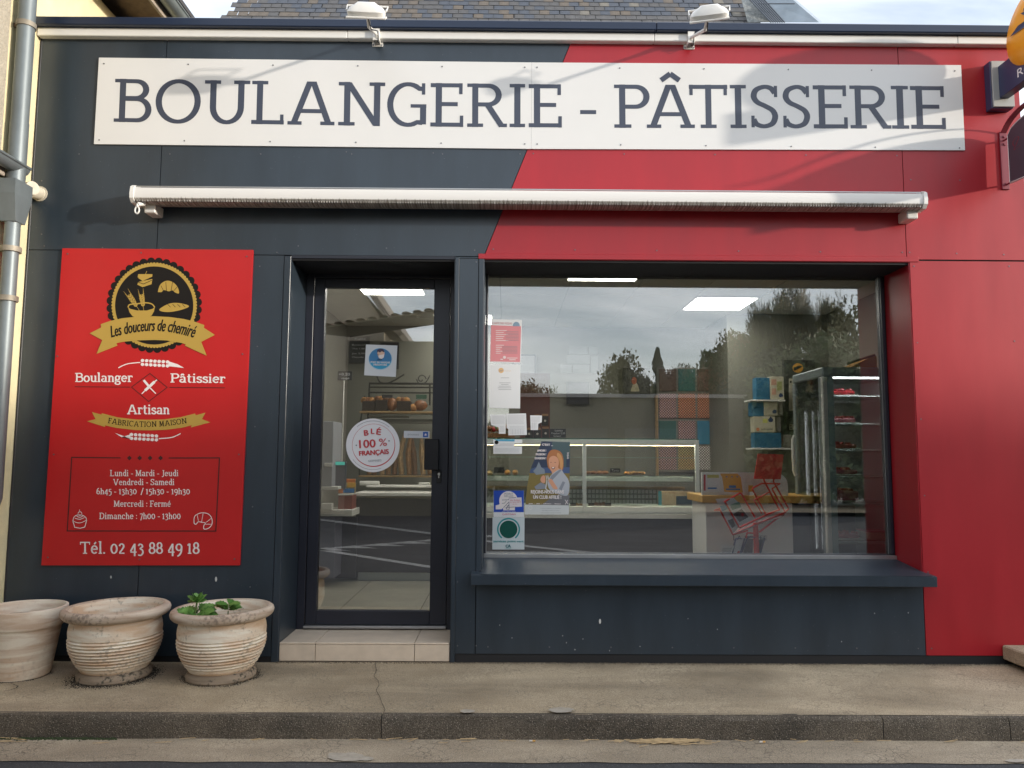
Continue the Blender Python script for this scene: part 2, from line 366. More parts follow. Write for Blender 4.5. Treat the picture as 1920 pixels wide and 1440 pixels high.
        w_=.66
    elif ch == 'g': pa(arc(.3,.45,.2,.22,0,360,18)[:-1], True); pa([(.14,.3),(.1,.16),(.2,.09),(.48,.07),(.56,-.06)]+arc(.32,-.12,.25,.14,10,-180,12)+[(.12,.0),(.22,.07)]); st((.48,.6),(.66,.66)); w_=.66
    elif ch == 's': pa(smooth_pts([(.42,.55),(.3,.655),(.12,.6),(.1,.46),(.28,.36),(.45,.26),(.43,.1),(.26,.04),(.08,.13)],5)); tk(.44,.5,.68); tk(.06,.03,.2); w_=.52
    elif ch == 't': pa([(.2,.92),(.2,.2)]+arc(.34,.18,.14,.18-k,180,310,8)); se(.02,.44,X-f); w_=.48
    elif ch == '0': pa(arc(.33,.42,.25,.42-k,0,360,24)[:-1], True); w_=.66
    elif ch == '1': st((.2,0),(.2,.85)); se(.04,.38,f); st((.02,.70),(.2,.83)); w_=.42
    elif ch == '2': pa(smooth_pts([(.08,.64),(.16,.78),(.3,.82),(.44,.74),(.46,.58),(.34,.38),(.1,.08)],5)); st((.06,k),(.54,k)); w_=.58
    elif ch == '3': pa(smooth_pts([(.06,.66),(.2,.8),(.38,.74),(.42,.58),(.24,.43),(.42,.3),(.46,.08),(.3,-.12),(.04,-.1)],5)); w_=.54
    elif ch == '4': st((.42,-.2),(.42,.84)); st((.42,.82),(.04,.2)); st((.02,.14),(.6,.14)); w_=.62
    elif ch == '5': st((.14,.82),(.5,.82)); st((.14,.84),(.12,.42)); pa(smooth_pts([(.12,.42),(.3,.48),(.46,.34),(.44,.02),(.26,-.16),(.04,-.14)],5)); w_=.54
    elif ch == '6': pa(arc(.32,.3,.24,.3-k,0,360,22)[:-1], True); pa(smooth_pts([(.08,.34),(.14,.7),(.3,.93),(.46,1.0)],5)); w_=.62
    elif ch == '7': st((.04,.82),(.5,.82)); st((.5,.84),(.2,-.2)); w_=.52
    elif ch == '8': pa(arc(.3,.7,.19,.22,0,360,20)[:-1], True); pa(arc(.3,.26,.24,.22,0,360,20)[:-1], True); w_=.6
    elif ch == '9': pa(arc(.3,.54,.24,.26,0,360,22)[:-1], True); pa(smooth_pts([(.54,.5),(.5,.16),(.34,-.1),(.16,-.2)],5)); w_=.6
    elif ch == ',': st((.12,.1),(.06,-.12)); w_=.2
    return G, w_
def glyph_polys(ch, wt=1.0):
    G, adv = glyph(ch); out = []
    for pts, closed, kind in G:
        if kind == 's': wf = lambda u, t: wt*(sT+(sS-sT)*abs(t.y)**1.3)
        elif kind == 'f': wf = sF*wt
        else: wf = 0.085*wt
        out.append(linep(pts, wf, closed))
    return out, adv                       # one list of quads per stroke
def slab(s, fn, wt=1.0, sp=0.10):
    """all strokes of a line of text mapped by fn(u in 0..1, v in cap heights) -> list of (stroke index, polygon)"""
    total = 0; items = []
    for ch in s:
        st_, adv = glyph_polys(ch, wt); items.append((total, st_)); total += adv+sp
    total -= sp; out = []
    for off, st_ in items:
        for k, quads in enumerate(st_):
            for q in quads: out.append((k, [fn((off+a)/total, b) for a, b in q]))
    return out
def base_line(x0, y0, x1, y1, h):
    d = Vector((x1-x0, y1-y0)); n = Vector((d.y, -d.x)).normalized()*h
    return lambda u, v: (x0+d.x*u+n.x*v, y0+d.y*u+n.y*v)
def slab_obj(name, lines, m, parent, y, fn=IDN, wt=1.0, sp=0.10):
    for s, f in lines:
        mb = MB()
        for k, P in slab(s, f, wt, sp):
            vs = [W(*fn(a, b), y-k*0.00012) for a, b in P]; mb.add(vs, [tuple(range(len(vs)))])
        mb.build(name, m, parent)
_FC = {}
def sans(s):
    if s in _FC: return _FC[s]
    cu = bpy.data.curves.new('t', 'FONT'); cu.body = s; cu.size = 1; cu.resolution_u = 3; cu.fill_mode = 'FRONT'
    ob = bpy.data.objects.new('t', cu); COL.objects.link(ob); bpy.context.view_layer.update()
    me = bpy.data.meshes.new_from_object(ob.evaluated_get(bpy.context.evaluated_depsgraph_get()))
    vs = [(v.co.x, v.co.y) for v in me.vertices]; fs = [tuple(p.vertices) for p in me.polygons]
    bpy.data.objects.remove(ob); bpy.data.curves.remove(cu); bpy.data.meshes.remove(me)
    xs = [v[0] for v in vs]; x0, x1 = min(xs), max(xs)
    _FC[s] = ([((a-x0)/(x1-x0), b/0.72) for a, b in vs], fs); return _FC[s]
def sans_obj(name, lines, m, parent, y, fn=IDN, bold=0.0):
    for s, f in lines:
        mb = MB(); vs, fs = sans(s)
        for i, o_ in enumerate(((0, 0),) if not bold else ((0, 0), (bold, 0), (-bold, 0), (0, bold))):
            mb.add([W(*(lambda q: fn(q[0]+o_[0], q[1]+o_[1]))(f(a, b)), y-i*0.00008) for a, b in vs], fs)
        mb.build(name, m, parent)
# ------------------------------------------------------------ palette
NAVY = mat('navy_cladding', (0.026, 0.038, 0.052), 0.30, spec=0.55, var=0.20, vscale=2.2, stretch=(2.2, 2.2, .5), bump=0.5, bscale=.5, specks=(26, 0.022, (0.20, 0.21, 0.22)))
NAVYD = mat('navy_frame', (0.016, 0.018, 0.028), 0.38, spec=0.5, var=0.1, vscale=3)
CAPM = mat('cap_navy', (0.012, 0.022, 0.05), 0.3, spec=0.5, var=0.12, vscale=1.5)
RED = mat('red_cladding', (0.35, 0.010, 0.018), 0.38, spec=0.5, var=0.10, vscale=2.0, stretch=(2.2, 2.2, .5), bump=0.5, bscale=.5)
REDP = mat('red_print', (0.50, 0.013, 0.015), 0.32, spec=0.5, var=0.05, vscale=3)
WHITE = mat('white_lacquer', (0.74, 0.73, 0.70), 0.38, var=0.04, vscale=4)
SIGNW = mat('sign_white', (0.70, 0.695, 0.68), 0.30, var=0.02, vscale=2)
INK = mat('letter_navy', (0.045, 0.055, 0.085), 0.35)
SCREW = mat('screw_grey', (0.16, 0.16, 0.17), 0.4, metal=0.6)
BLACK = mat('black_rubber', (0.012, 0.012, 0.014), 0.6)
DARK = mat('dark_backing', (0.006, 0.006, 0.008), 0.8)
ALU = mat('aluminium', (0.42, 0.42, 0.42), 0.35, metal=0.8, var=0.1)
TILE = mat('step_tile_beige', (0.62, 0.52, 0.41), 0.45, var=0.10, vscale=9, col2=None, bump=0.02, bscale=90)
GROUT = mat('grout', (0.12, 0.10, 0.085), 0.9)

# ------------------------------------------------------------ pavement, kerb, gutter, road (the setting)
def ground_mat(name, c1, c2, speck, sscale, crack=0.5, rough=0.85, bump=0.5, thr=0.55, gc=(0.72, 1.25)):
    m = bpy.data.materials.new(name); m.use_nodes = True; t = m.node_tree; b = t.nodes['Principled BSDF']; nn, ll = t.nodes.new, t.links.new
    tcn = nn('ShaderNodeTexCoord')
    a = nn('ShaderNodeTexNoise'); a.inputs['Scale'].default_value = 1.6; a.inputs['Detail'].default_value = 9; a.inputs['Roughness'].default_value = 0.65; ll(tcn.outputs['Object'], a.inputs['Vector'])
    ra = nn('ShaderNodeValToRGB'); ra.color_ramp.elements[0].position = 0.32; ra.color_ramp.elements[1].position = 0.68
    ra.color_ramp.elements[0].color = (*c1, 1); ra.color_ramp.elements[1].color = (*c2, 1); ll(a.outputs['Fac'], ra.inputs[0])
    lm = nn('ShaderNodeMapping'); lm.inputs['Scale'].default_value = (.8, 2.6, 1); ll(tcn.outputs['Object'], lm.inputs[0])
    lo = nn('ShaderNodeTexNoise'); lo.inputs['Scale'].default_value = 1.1; lo.inputs['Detail'].default_value = 4; lo.inputs['Distortion'].default_value = .8; ll(lm.outputs[0], lo.inputs['Vector'])
    lr = nn('ShaderNodeMapRange'); lr.inputs['From Min'].default_value = .35; lr.inputs['From Max'].default_value = .65; lr.inputs['To Min'].default_value = .72; lr.inputs['To Max'].default_value = 1.12; ll(lo.outputs['Fac'], lr.inputs['Value'])
    lx = nn('ShaderNodeMix'); lx.data_type = 'RGBA'; lx.blend_type = 'MULTIPLY'; lx.inputs['Factor'].default_value = 1; ll(ra.outputs[0], lx.inputs['A']); ll(lr.outputs[0], lx.inputs['B'])
    g = nn('ShaderNodeTexNoise'); g.inputs['Scale'].default_value = 170; g.inputs['Detail'].default_value = 3; ll(tcn.outputs['Object'], g.inputs['Vector'])
    gr = nn('ShaderNodeMapRange'); gr.inputs['From Min'].default_value = 0.3; gr.inputs['From Max'].default_value = 0.7; gr.inputs['To Min'].default_value = gc[0]; gr.inputs['To Max'].default_value = gc[1]; ll(g.outputs['Fac'], gr.inputs['Value'])
    mu = nn('ShaderNodeMix'); mu.data_type = 'RGBA'; mu.blend_type = 'MULTIPLY'; mu.inputs['Factor'].default_value = 1; ll(lx.outputs['Result'], mu.inputs['A']); ll(gr.outputs[0], mu.inputs['B'])
    v = nn('ShaderNodeTexVoronoi'); v.inputs['Scale'].default_value = sscale; ll(tcn.outputs['Object'], v.inputs['Vector'])
    vr = nn('ShaderNodeValToRGB'); vr.color_ramp.elements[0].position = 0.16; vr.color_ramp.elements[0].color = (1,1,1,1); vr.color_ramp.elements[1].position = 0.26; vr.color_ramp.elements[1].color = (0,0,0,1); ll(v.outputs['Distance'], vr.inputs[0])
    sc_ = nn('ShaderNodeSeparateColor'); ll(v.outputs['Color'], sc_.inputs[0])
    th = nn('ShaderNodeMath'); th.operation = 'GREATER_THAN'; th.inputs[1].default_value = thr; ll(sc_.outputs[0], th.inputs[0])
    tm = nn('ShaderNodeMath'); tm.operation = 'MULTIPLY'; ll(vr.outputs[0], tm.inputs[0]); ll(th.outputs[0], tm.inputs[1])
    m2 = nn('ShaderNodeMix'); m2.data_type = 'RGBA'; ll(tm.outputs[0], m2.inputs['Factor']); ll(mu.outputs['Result'], m2.inputs['A']); m2.inputs['B'].default_value = (*speck, 1)
    # fine crazing
    wn = nn('ShaderNodeTexNoise'); wn.inputs['Scale'].default_value = 9; wn.inputs['Detail'].default_value = 4; ll(tcn.outputs['Object'], wn.inputs['Vector'])
    wa = nn('ShaderNodeVectorMath'); wa.operation = 'SCALE'; wa.inputs['Scale'].default_value = 0.09; ll(wn.outputs['Color'], wa.inputs[0])
    wb = nn('ShaderNodeVectorMath'); wb.operation = 'ADD'; ll(tcn.outputs['Object'], wb.inputs[0]); ll(wa.outputs[0], wb.inputs[1])
    cv = nn('ShaderNodeTexVoronoi'); cv.feature = 'DISTANCE_TO_EDGE'; cv.inputs['Scale'].default_value = 20; ll(wb.outputs[0], cv.inputs['Vector'])
    cr_ = nn('ShaderNodeValToRGB'); cr_.color_ramp.elements[0].position = 0.0; cr_.color_ramp.elements[0].color = (1,1,1,1); cr_.color_ramp.elements[1].position = 0.055; cr_.color_ramp.elements[1].color = (0,0,0,1); ll(cv.outputs['Distance'], cr_.inputs[0])
    cm = nn('ShaderNodeTexNoise'); cm.inputs['Scale'].default_value = 3.1; cm.inputs['Detail'].default_value = 5; ll(tcn.outputs['Object'], cm.inputs['Vector'])
    cmr = nn('ShaderNodeMapRange'); cmr.inputs['From Min'].default_value = 0.46; cmr.inputs['From Max'].default_value = 0.62; cmr.inputs['To Max'].default_value = crack; ll(cm.outputs['Fac'], cmr.inputs['Value'])
    cmu = nn('ShaderNodeMath'); cmu.operation = 'MULTIPLY'; ll(cr_.outputs[0], cmu.inputs[0]); ll(cmr.outputs[0], cmu.inputs[1])
    m3_ = nn('ShaderNodeMix'); m3_.data_type = 'RGBA'; ll(cmu.outputs[0], m3_.inputs['Factor']); ll(m2.outputs['Result'], m3_.inputs['A']); m3_.inputs['B'].default_value = (0.03, 0.025, 0.02, 1)
    ll(m3_.outputs['Result'], b.inputs['Base Color']); b.inputs['Roughness'].default_value = rough
    bu = nn('ShaderNodeBump'); bu.inputs['Strength'].default_value = bump; bu.inputs['Distance'].default_value = 0.006
    ba = nn('ShaderNodeMath'); ba.operation = 'SUBTRACT'; ll(g.outputs['Fac'], ba.inputs[0]); ll(cmu.outputs[0], ba.inputs[1]); ll(ba.outputs[0], bu.inputs['Height']); ll(bu.outputs[0], b.inputs['Normal'])
    return m
CONC = ground_mat('pavement_concrete', (0.31, 0.245, 0.160), (0.48, 0.395, 0.275), (0.40, 0.35, 0.28), 110, 0.45, gc=(0.60, 1.38))
KERBM = ground_mat('kerb_aggregate', (0.050, 0.042, 0.032), (0.15, 0.122, 0.09), (0.36, 0.31, 0.25), 120, 0.0, bump=1.2, thr=0.35, gc=(0.4, 1.6))
GUTT = ground_mat('gutter_concrete', (0.29, 0.235, 0.165), (0.43, 0.36, 0.265), (0.38, 0.33, 0.27), 100, 0.6, gc=(0.60, 1.38))
ASPH = ground_mat('asphalt', (0.040, 0.042, 0.046), (0.066, 0.068, 0.072), (0.14, 0.14, 0.14), 90, 0.1, bump=0.8)
KY = -0.985; RZ0 = -0.115
def sheet(name, x0, x1, y0, y1, z, m, nx, ny, amp=0.0, edge=0.0, kind='structure', parent=None):
    mb = MB(); vs = []
    for j in range(ny+1):
        for i in range(nx+1):
            x = x0+(x1-x0)*i/nx; y = y0+(y1-y0)*j/ny
            zz_ = z + amp*noise.noise(Vector((x*1.1, y*2.2, 3.3)))+amp*.4*noise.noise(Vector((x*5, y*6, 1.3)))
            yy = y
            if j == 0 and edge: yy += edge*noise.noise(Vector((x*4, 0, 9)))+edge*.5*noise.noise(Vector((x*17, 0, 5)))
            if j == ny and edge < 0: yy += 0
            vs.append((x, yy, zz_))
    mb.add(vs, [(j*(nx+1)+i, j*(nx+1)+i+1, (j+1)*(nx+1)+i+1, (j+1)*(nx+1)+i) for j in range(ny) for i in range(nx)])
    return mb.build(name, m, parent, smooth=True, kind=kind)
sheet('ground', -300, 300, -300, 300, -0.16, mat('ground_soil', (0.09, 0.085, 0.07), 0.9, var=0.3, vscale=0.5), 8, 8)
sheet('pavement', -14, 14, KY+0.025, 0.12, 0.0, CONC, 420, 16, 0.006)
road = sheet('road', -60, 60, -13.0, KY-0.275, RZ0, ASPH, 60, 20)
sheet('gutter', -20, 20, KY-0.285, KY+0.02, RZ0+0.004, GUTT, 500, 4, 0.0, 0.012)
sheet('pavement', -60, 60, -16.0, -13.0, RZ0+0.1, CONC, 60, 4)
kerb = thing('kerb', None, None, (0, KY, 0), kind='structure')
def kerb_stone(x0, x1, par):
    mb = MB(); n = max(4, int((x1-x0)*40)); prof = [(-0.004, RZ0-0.03), (0.0, RZ0+0.05), (0.003, -0.02), (0.010, -0.006), (0.022, -0.001), (0.040, 0.001)]
    vs = []
    for i in range(n+1):
        x = x0+(x1-x0)*i/n
        for j, (yy, zz_) in enumerate(prof):
            q = 0.007*noise.noise(Vector((x*3, j*.7, 2)))+0.004*noise.noise(Vector((x*24, j*2.1, 7)))
            vs.append((x, KY+yy+q*(1 if j < 5 else 0), zz_+(0.004*noise.noise(Vector((x*6, 4, j))) if 1 < j < 5 else 0)))
    m_ = len(prof)
    mb.add(vs, [(i*m_+j, (i+1)*m_+j, (i+1)*m_+j+1, i*m_+j+1) for i in range(n) for j in range(m_-1)])
    return mb.build('kerb_stone', KERBM, par, smooth=True)
jx = [-14, XP(715, 1360, KY)-3.4, XP(715, 1360, KY), XP(1656, 1360, KY), XP(1893, 1360, KY), 6.5, 14]
for a_, b_ in zip(jx[:-1], jx[1:]): kerb_stone(a_+0.002, b_-0.002, kerb)
MB().box(-14, 14, KY+0.012, KY+0.03, RZ0-0.03, -0.012).build('kerb_core', DARK, kerb)
# a long crack across the pavement and paler cement patches
def gribbon(pts, wd, z, m, name):
    mb = MB(); P_ = [WZ(a, b_, z) for a, b_ in pts]
    for i in range(len(P_)-1):
        q_ = wd*(.6+.8*random.random()); mb.add([P_[i]+Vector((-wd, 0, 0)), P_[i]+Vector((wd, 0, 0)), P_[i+1]+Vector((q_, 0, 0)), P_[i+1]+Vector((-q_, 0, 0))], [(0, 1, 2, 3)])
    return mb.build(name, m, None, kind='structure')
CRK = mat('crack_dark', (.05, .04, .03), 1.0)
gribbon([(703, 1243), (706, 1256), (701, 1268), (709, 1276), (711, 1284), (705, 1294), (712, 1306), (716, 1318), (722, 1330), (718, 1339)], .0016, .0095, CRK, 'pavement_crack')
gribbon([(20, 1281), (34, 1286), (30, 1290), (18, 1294), (6, 1296), (-20, 1298)], .004, .0095, CRK, 'pavement_crack')
CEM = mat('cement_patch', (.385, .345, .285), .9, var=.18, vscale=30, bump=.4)
def gpatch(cx_, cy_, rx, ry, z, name='cement_patch', m=CEM):
    pts = [WZ(cx_+rx*math.cos(a)*(1+.28*noise.noise(Vector((cx_, a*1.7, 1)))+.1*random.uniform(-1, 1)), cy_+ry*math.sin(a)*(1+.25*noise.noise(Vector((cy_, a*2.3, 5)))), z) for a in [2*PI*k/26 for k in range(26)]]
    return MB().add(pts, [tuple(range(26))]).build(name, m, None, kind='structure')
gpatch(650, 1419, 36, 8, RZ0+.009); gpatch(1052, 1331, 24, 5, .0095); gpatch(876, 1333, 14, 3.4, .0095); gpatch(628, 1415, 14, 4, RZ0+.0095); gpatch(684, 1422, 16, 4, RZ0+.0095); gpatch(1905, 1426, 20, 3, RZ0+.009)
# road markings (seen mirrored in the door glass)
PAINT = mat('road_paint', (0.40, 0.40, 0.39), 0.7, var=0.25, vscale=7)
def ground_poly(pxs, name, z=RZ0+0.004):
    mb = MB(); ps = [RZ(a, b, z) for a, b in pxs]; mb.add([tuple(p) for p in ps], [tuple(range(len(ps)))]); return mb.build(name, PAINT, road_marks)
road_marks = thing('road_marking', None, None, (0, -6, RZ0), kind='structure')
ground_poly([(560, 968), (1000, 1024), (1400, 1064), (1400, 1067), (1000, 1027), (560, 971.5)], 'edge_line')
ground_poly([(560, 1028), (880, 1079), (880, 1074), (560, 1024)], 'edge_line')
for i in range(7):
    x0_ = 560+i*52
    ground_poly([(x0_, 1033-i*4.2), (x0_+95, 1034-i*4.6), (x0_+52, 1028-i*4.2)], 'give_way_tooth')

# ------------------------------------------------------------ the bakery shell
XL = XP(79, 70)-0.002
X_J1 = XP(295, 470); X_J1B = XP(262, 1062); X_J2 = XP(1690, 285)
XD0, XD1 = -1.392, -0.335
XW0, XW1 = -0.150, 2.603
XR = XP(1898, 130)+0.03
Z_J = ZP(1000, 483); Z_SOF = 2.527; Z_TOP = ZP(80, 68)+0.02
bk = thing('bakery_building', 'single-storey bakery clad in navy and red panels with a flat roof', 'shop building', (0, 0.2, 0))
PT = 0.010
def panel(name, pts, m, parent=bk, y1=0.0, y0=-PT):
    # chamfer-free thin board
    return MB().prism(pts, y0, y1).build(name, m, parent)
G2 = 0.0025
def diag(px0, py0, px1, py1):
    a, b = W(px0, py0), W(px1, py1)
    return lambda z: a.x+(b.x-a.x)*(z-a.z)/(b.z-a.z)
DG = diag(1072, 76, 912, 470)
z0j = ZP(300, 471)
panels = []
panels.append(panel('cladding_panel', [(XL, z0j+G2), (X_J1-G2, z0j+G2), (X_J1-G2, Z_TOP), (XL, Z_TOP)], NAVY))
panels.append(panel('cladding_panel', [(X_J1+G2, Z_J+.004), (DG(Z_J+.004)-G2, Z_J+.004), (DG(Z_TOP)-G2, Z_TOP), (X_J1+G2, Z_TOP)], NAVY))
panels.append(panel('cladding_panel', [(DG(Z_J+.004)+G2, Z_J+.004), (X_J2-G2, Z_J+.004), (X_J2-G2, Z_TOP), (DG(Z_TOP)+G2, Z_TOP)], RED))
panels.append(panel('cladding_panel', [(X_J2+G2, Z_J+.004), (XR, Z_J+.004), (XR, Z_TOP), (X_J2+G2, Z_TOP)], RED))
ZB = ZP(900, 1225)
panels.append(panel('cladding_panel', [(XL, ZB-.02), (X_J1B-G2, ZB-.02), (X_J1B-G2, z0j-G2), (XL, z0j-G2)], NAVY))
panels.append(panel('cladding_panel', [(X_J1B+G2, ZB-.02), (XD0-.045, ZB-.02), (XD0-.045, Z_J-.001), (X_J1B+G2, Z_J-.001)], NAVY))
panels.append(panel('cladding_panel', [(XD1+.028, ZB), (XW0-.036, ZB), (XW0-.036, Z_J-.012), (XD1+.028, Z_J-.012)], NAVY))
xr_b = XP(1732, 1160)
panels.append(panel('cladding_panel', [(XW0-.030, ZB), (xr_b-G2, ZB), (xr_b-G2, 0.535), (XW0-.030, 0.535)], NAVY))
panels.append(panel('cladding_panel', [(xr_b+G2, ZB), (XR, ZB), (XR, Z_J-G2-.004), (XW1+.003, Z_J-G2-.004), (XW1+.003, 0.535), (xr_b+G2, 0.535)], RED))
# corner trims
trim = lambda x0, x1, z0, z1, m, y0=-PT-.003, y1=0.0: MB().bbox(x0, x1, y0, y1, z0, z1, .002).build('corner_trim', m, bk)
trim(XD0-.042, XD0, 0, Z_J-.004, NAVY); trim(XD1, XD1+.026, 0, Z_J-.004, NAVY)
trim(XW0-.033, XW0, 0.535, Z_J-.012, NAVY); trim(XW0-.19, XW0+.0, Z_J-.010, Z_J-.001, NAVY)
trim(XP(897, 476), XW1+.06, Z_J-.014, Z_J+.020, RED, -PT-.006, -PT)
trim(XL, XL+.012, 0, Z_TOP, NAVYD)
# dark backing so the joints read dark, and the masonry body
MB().prism([(XL, 0), (XD0, 0), (XD0, Z_J-.02), (XD1, Z_J-.02), (XD1, 0), (XW0, 0), (XW0, 0.53), (XW1, 0.53), (XW1, Z_J-.02), (XW0, Z_J-.02), (XW0, Z_J), (XR, Z_J), (XR, Z_TOP), (XL, Z_TOP)], 0.0005, 0.05) if False else None
def backing(x0, x1, z0, z1): return MB().box(x0, x1, 0.001, 0.33, z0, z1)
bw = MB()
bw.box(XL, XD0-.002, .001, .45, 0.0, Z_J-.03); bw.box(XD1+.002, XW0-.002, .001, .45, 0, Z_J-.03); bw.box(XW0-.002, XW1+.002, .001, .30, 0, .53)
bw.box(XW1+.002, XR-.001, .001, .45, 0, Z_J-.03); bw.box(XL, XR-.001, .001, .45, Z_J-.03, 4.0)
bw.build('masonry', DARK, bk)
# screws on the panels
sc = MB()
def srow(x0, y0, x1, y1, n, y=-PT-.001):
    for i in range(n):
        t_ = i/(n-1) if n > 1 else 0; p = W(x0+(x1-x0)*t_, y0+(y1-y0)*t_); sc.disc((p.x, y, p.z), .0045, 'y', 8, .003)
srow(150, 290, 830, 290, 5); srow(650, 286, 975, 290, 3); srow(1000, 289, 1680, 293, 5); srow(80, 340, 80, 440, 2); srow(85, 462, 520, 474, 5)
srow(560, 462, 890, 470, 3); srow(925, 468, 1690, 474, 6); srow(1704, 474, 1880, 478, 3); srow(1706, 338, 1890, 340, 3); srow(1712, 500, 1745, 1215, 6); srow(1890, 500, 1900, 640, 2)
srow(538, 505, 520, 1215, 7); srow(858, 492, 858, 1210, 7); srow(893, 492, 893, 1210, 7); srow(915, 1212, 1720, 1215, 8); srow(488, 500, 470, 1100, 5)
sc.build('screw_head', SCREW, bk, kind='stuff')
# plinth, cap, trim
MB().box(XD1+.03, XR-.01, -.004, .02, -.01, ZB-.004).build('plinth', BLACK, bk)
MB().box(XL, XD0-.01, -.002, .02, -.01, ZB-.024).build('plinth', BLACK, bk)
YC = -0.055
zt0, zt1 = ZP(80, 66, YC), ZP(80, 51, YC); zc1 = ZP(80, 29.5, -.09)
xs_t = [XL, XP(655, 60), XP(1227, 66, YC), XP(1796, 76, YC), XR+.02]
for a_, b_ in zip(xs_t[:-1], xs_t[1:]): MB().bbox(a_+.0008, b_-.0008, YC, 0.02, zt0, zt1, .004).build('white_trim_strip', WHITE, bk)
xs_c = [XL-.01, XP(1231, 50, -.09), XR+.03]
for a_, b_ in zip(xs_c[:-1], xs_c[1:]): MB().bbox(a_+.0008, b_-.0008, -.09, 0.35, zt1+.001, zc1, .006).build('parapet_cap', CAPM, bk)
MB().box(XL, XR, .30, 6.0, 3.55, 3.62).build('roof', mat('roof_felt', (0.05, .05, .055), .9), bk)
MB().box(XR-.012, XR, .001, 6.0, 0, zc1-.02).build('side_wall', RED, bk)
# door recess: reveals and soffit
fy = 0.37
MB().box(XD0-.001, XD0+.004, -.006, fy, 0, Z_SOF+.02).build('door_reveal', NAVY, bk)
MB().box(XD1-.004, XD1+.001, -.006, fy, 0, Z_SOF+.02).build('door_reveal', NAVY, bk)
MB().box(XD0+.004, XD1-.004, -.008, fy, Z_SOF, Z_SOF+.03).build('door_soffit', NAVYD, bk)
MB().box(XW0-.001, XW0+.004, -.006, .32, .49, Z_SOF+.02).build('window_reveal', NAVY, bk)
MB().box(XW1-.004, XW1+.001, -.006, .32, .49, Z_SOF+.02).build('window_reveal', RED, bk)
MB().box(XW0+.004, XW1-.004, -.008, .32, Z_SOF, Z_SOF+.03).build('window_soffit', RED, bk)
MB().box(XW0, XW1, -.01, -.0, Z_SOF+.001, Z_J+.002).build('window_lintel', RED, bk) if Z_J > Z_SOF+.01 else None
# sill
sz = ZP(883, 1077, -.10)
MB().bbox(XP(883, 1085, -.10), XP(1755, 1088, -.10), -.115, -.10, sz-.062, sz, .002).build('sill_front', NAVY, bk)
MB().prismx([(-.115, sz+.001), (-.115, sz+.004), (.32, sz+.052), (.32, sz+.002)], XW0+.001, XW1-.001).build('window_sill', mat('sill_navy', (.026, .038, .052), .45, var=.15), bk)
MB().prismx([(-.10, sz-.002), (-.10, sz+.002), (-.001, sz+.008), (-.001, sz-.002)], XP(883, 1085, -.10), XP(1755, 1088, -.10)).build('sill_drip_edge', NAVY, bk)
MB().bbox(XW0+.004, XW1-.004, .295, .33, sz+.048, sz+.075, .003).build('sill_upstand', ALU, bk)
# ---- shop window
zf0 = sz+.076
gx0, gx1 = XP(913, 780, GLASS_Y), XP(1656, 780, GLASS_Y); gz0, gz1 = ZP(1200, 1041, GLASS_Y), ZP(1200, 516, GLASS_Y)
win = MB()
wy0, wy1 = 0.325, 0.40
win.bbox(XW0+.004, gx0, wy0, wy1, zf0, Z_SOF-.001, .003); win.bbox(gx1, XW1-.004, wy0, wy1, zf0, Z_SOF-.001, .003)
win.bbox(gx0, gx1, wy0, wy1, zf0, gz0, .003); win.bbox(gx0, gx1, wy0, wy1, gz1, Z_SOF-.001, .003)
wf = win.build('window', NAVYD, bk)
bead = MB()
for a_, b_, c_, d_ in ((gx0, gx0+.004, gz0, gz1), (gx1-.004, gx1, gz0, gz1), (gx0, gx1, gz0, gz0+.004), (gx0, gx1, gz1-.004, gz1)): bead.box(a_, b_, GLASS_Y-.006, GLASS_Y-.001, c_, d_)
bead.build('glazing_bead', ALU, wf)
GLASS = glass_mat('window_glass', boost=4.7, tint=(0.96, 0.97, 0.965))
MB().box(gx0, gx1, GLASS_Y, GLASS_Y+.006, gz0, gz1).build('glass_pane', GLASS, wf)
# ---- door
dfy = fy
dl0, dl1 = XP(571, 1172, dfy), XP(836, 1172, dfy)
dzb = ZP(700, 1172, dfy)
dft = Z_SOF-.002
fr_ = MB(); fr_.bbox(XD0+.004, dl0-.003, dfy, dfy+.07, .10, dft, .003); fr_.bbox(dl1+.003, XD1-.004, dfy, dfy+.07, .10, dft, .003)
zlt = ZP(700, 521, dfy)
fr_.bbox(dl0-.003, dl1+.003, dfy, dfy+.07, zlt, dft, .003)
fr_.build('door_frame', NAVYD, bk)
gy = 0.40
dg0, dg1 = XP(604, 800, gy), XP(811, 800, gy); dgz0, dgz1 = ZP(700, 1144, gy), ZP(700, 541, gy)
dm = MB(); dm.bbox(dl0, dg0, dfy+.008, dfy+.06, dzb, zlt-.003, .003); dm.bbox(dg1, dl1, dfy+.008, dfy+.06, dzb, zlt-.003, .003)
dm.bbox(dg0, dg1, dfy+.008, dfy+.06, dzb, dgz0, .003); dm.bbox(dg0, dg1, dfy+.008, dfy+.06, dgz1, zlt-.003, .003)
door = dm.build('door', NAVYD, bk)
MB().box(dg0, dg1, gy, gy+.006, dgz0, dgz1).build('door_glass', GLASS, door)
MB().bbox(XP(796, 840, .33), XP(823, 840, .33), .322, .372, ZP(810, 881, .33), ZP(810, 823, .33), .004).build('pull_handle', mat('handle_black', (.012, .012, .016), .25), door)
kz = ZP(823, 893, dfy); kx = XP(823, 893, dfy)
kp = MB(); kp.bbox(kx-.017, kx+.017, dfy+.001, dfy+.008, kz-.045, kz+.045, .003); kp.build('lock_plate', BLACK, door)
kk = MB(); kk.disc((kx, dfy-.003, kz+.015), .010, 'y', 12, .008); kk.box(kx-.004, kx+.004, dfy-.006, dfy+.001, kz-.012, kz+.01); kk.build('lock_cylinder', mat('chrome', (.8, .8, .8), .2, metal=1), door)
MB().bbox(dl0-.002, dl1+.002, dfy-.03, dfy+.07, ZP(700, 1177, dfy), dzb-.002, .002).build('threshold_strip', ALU, bk)
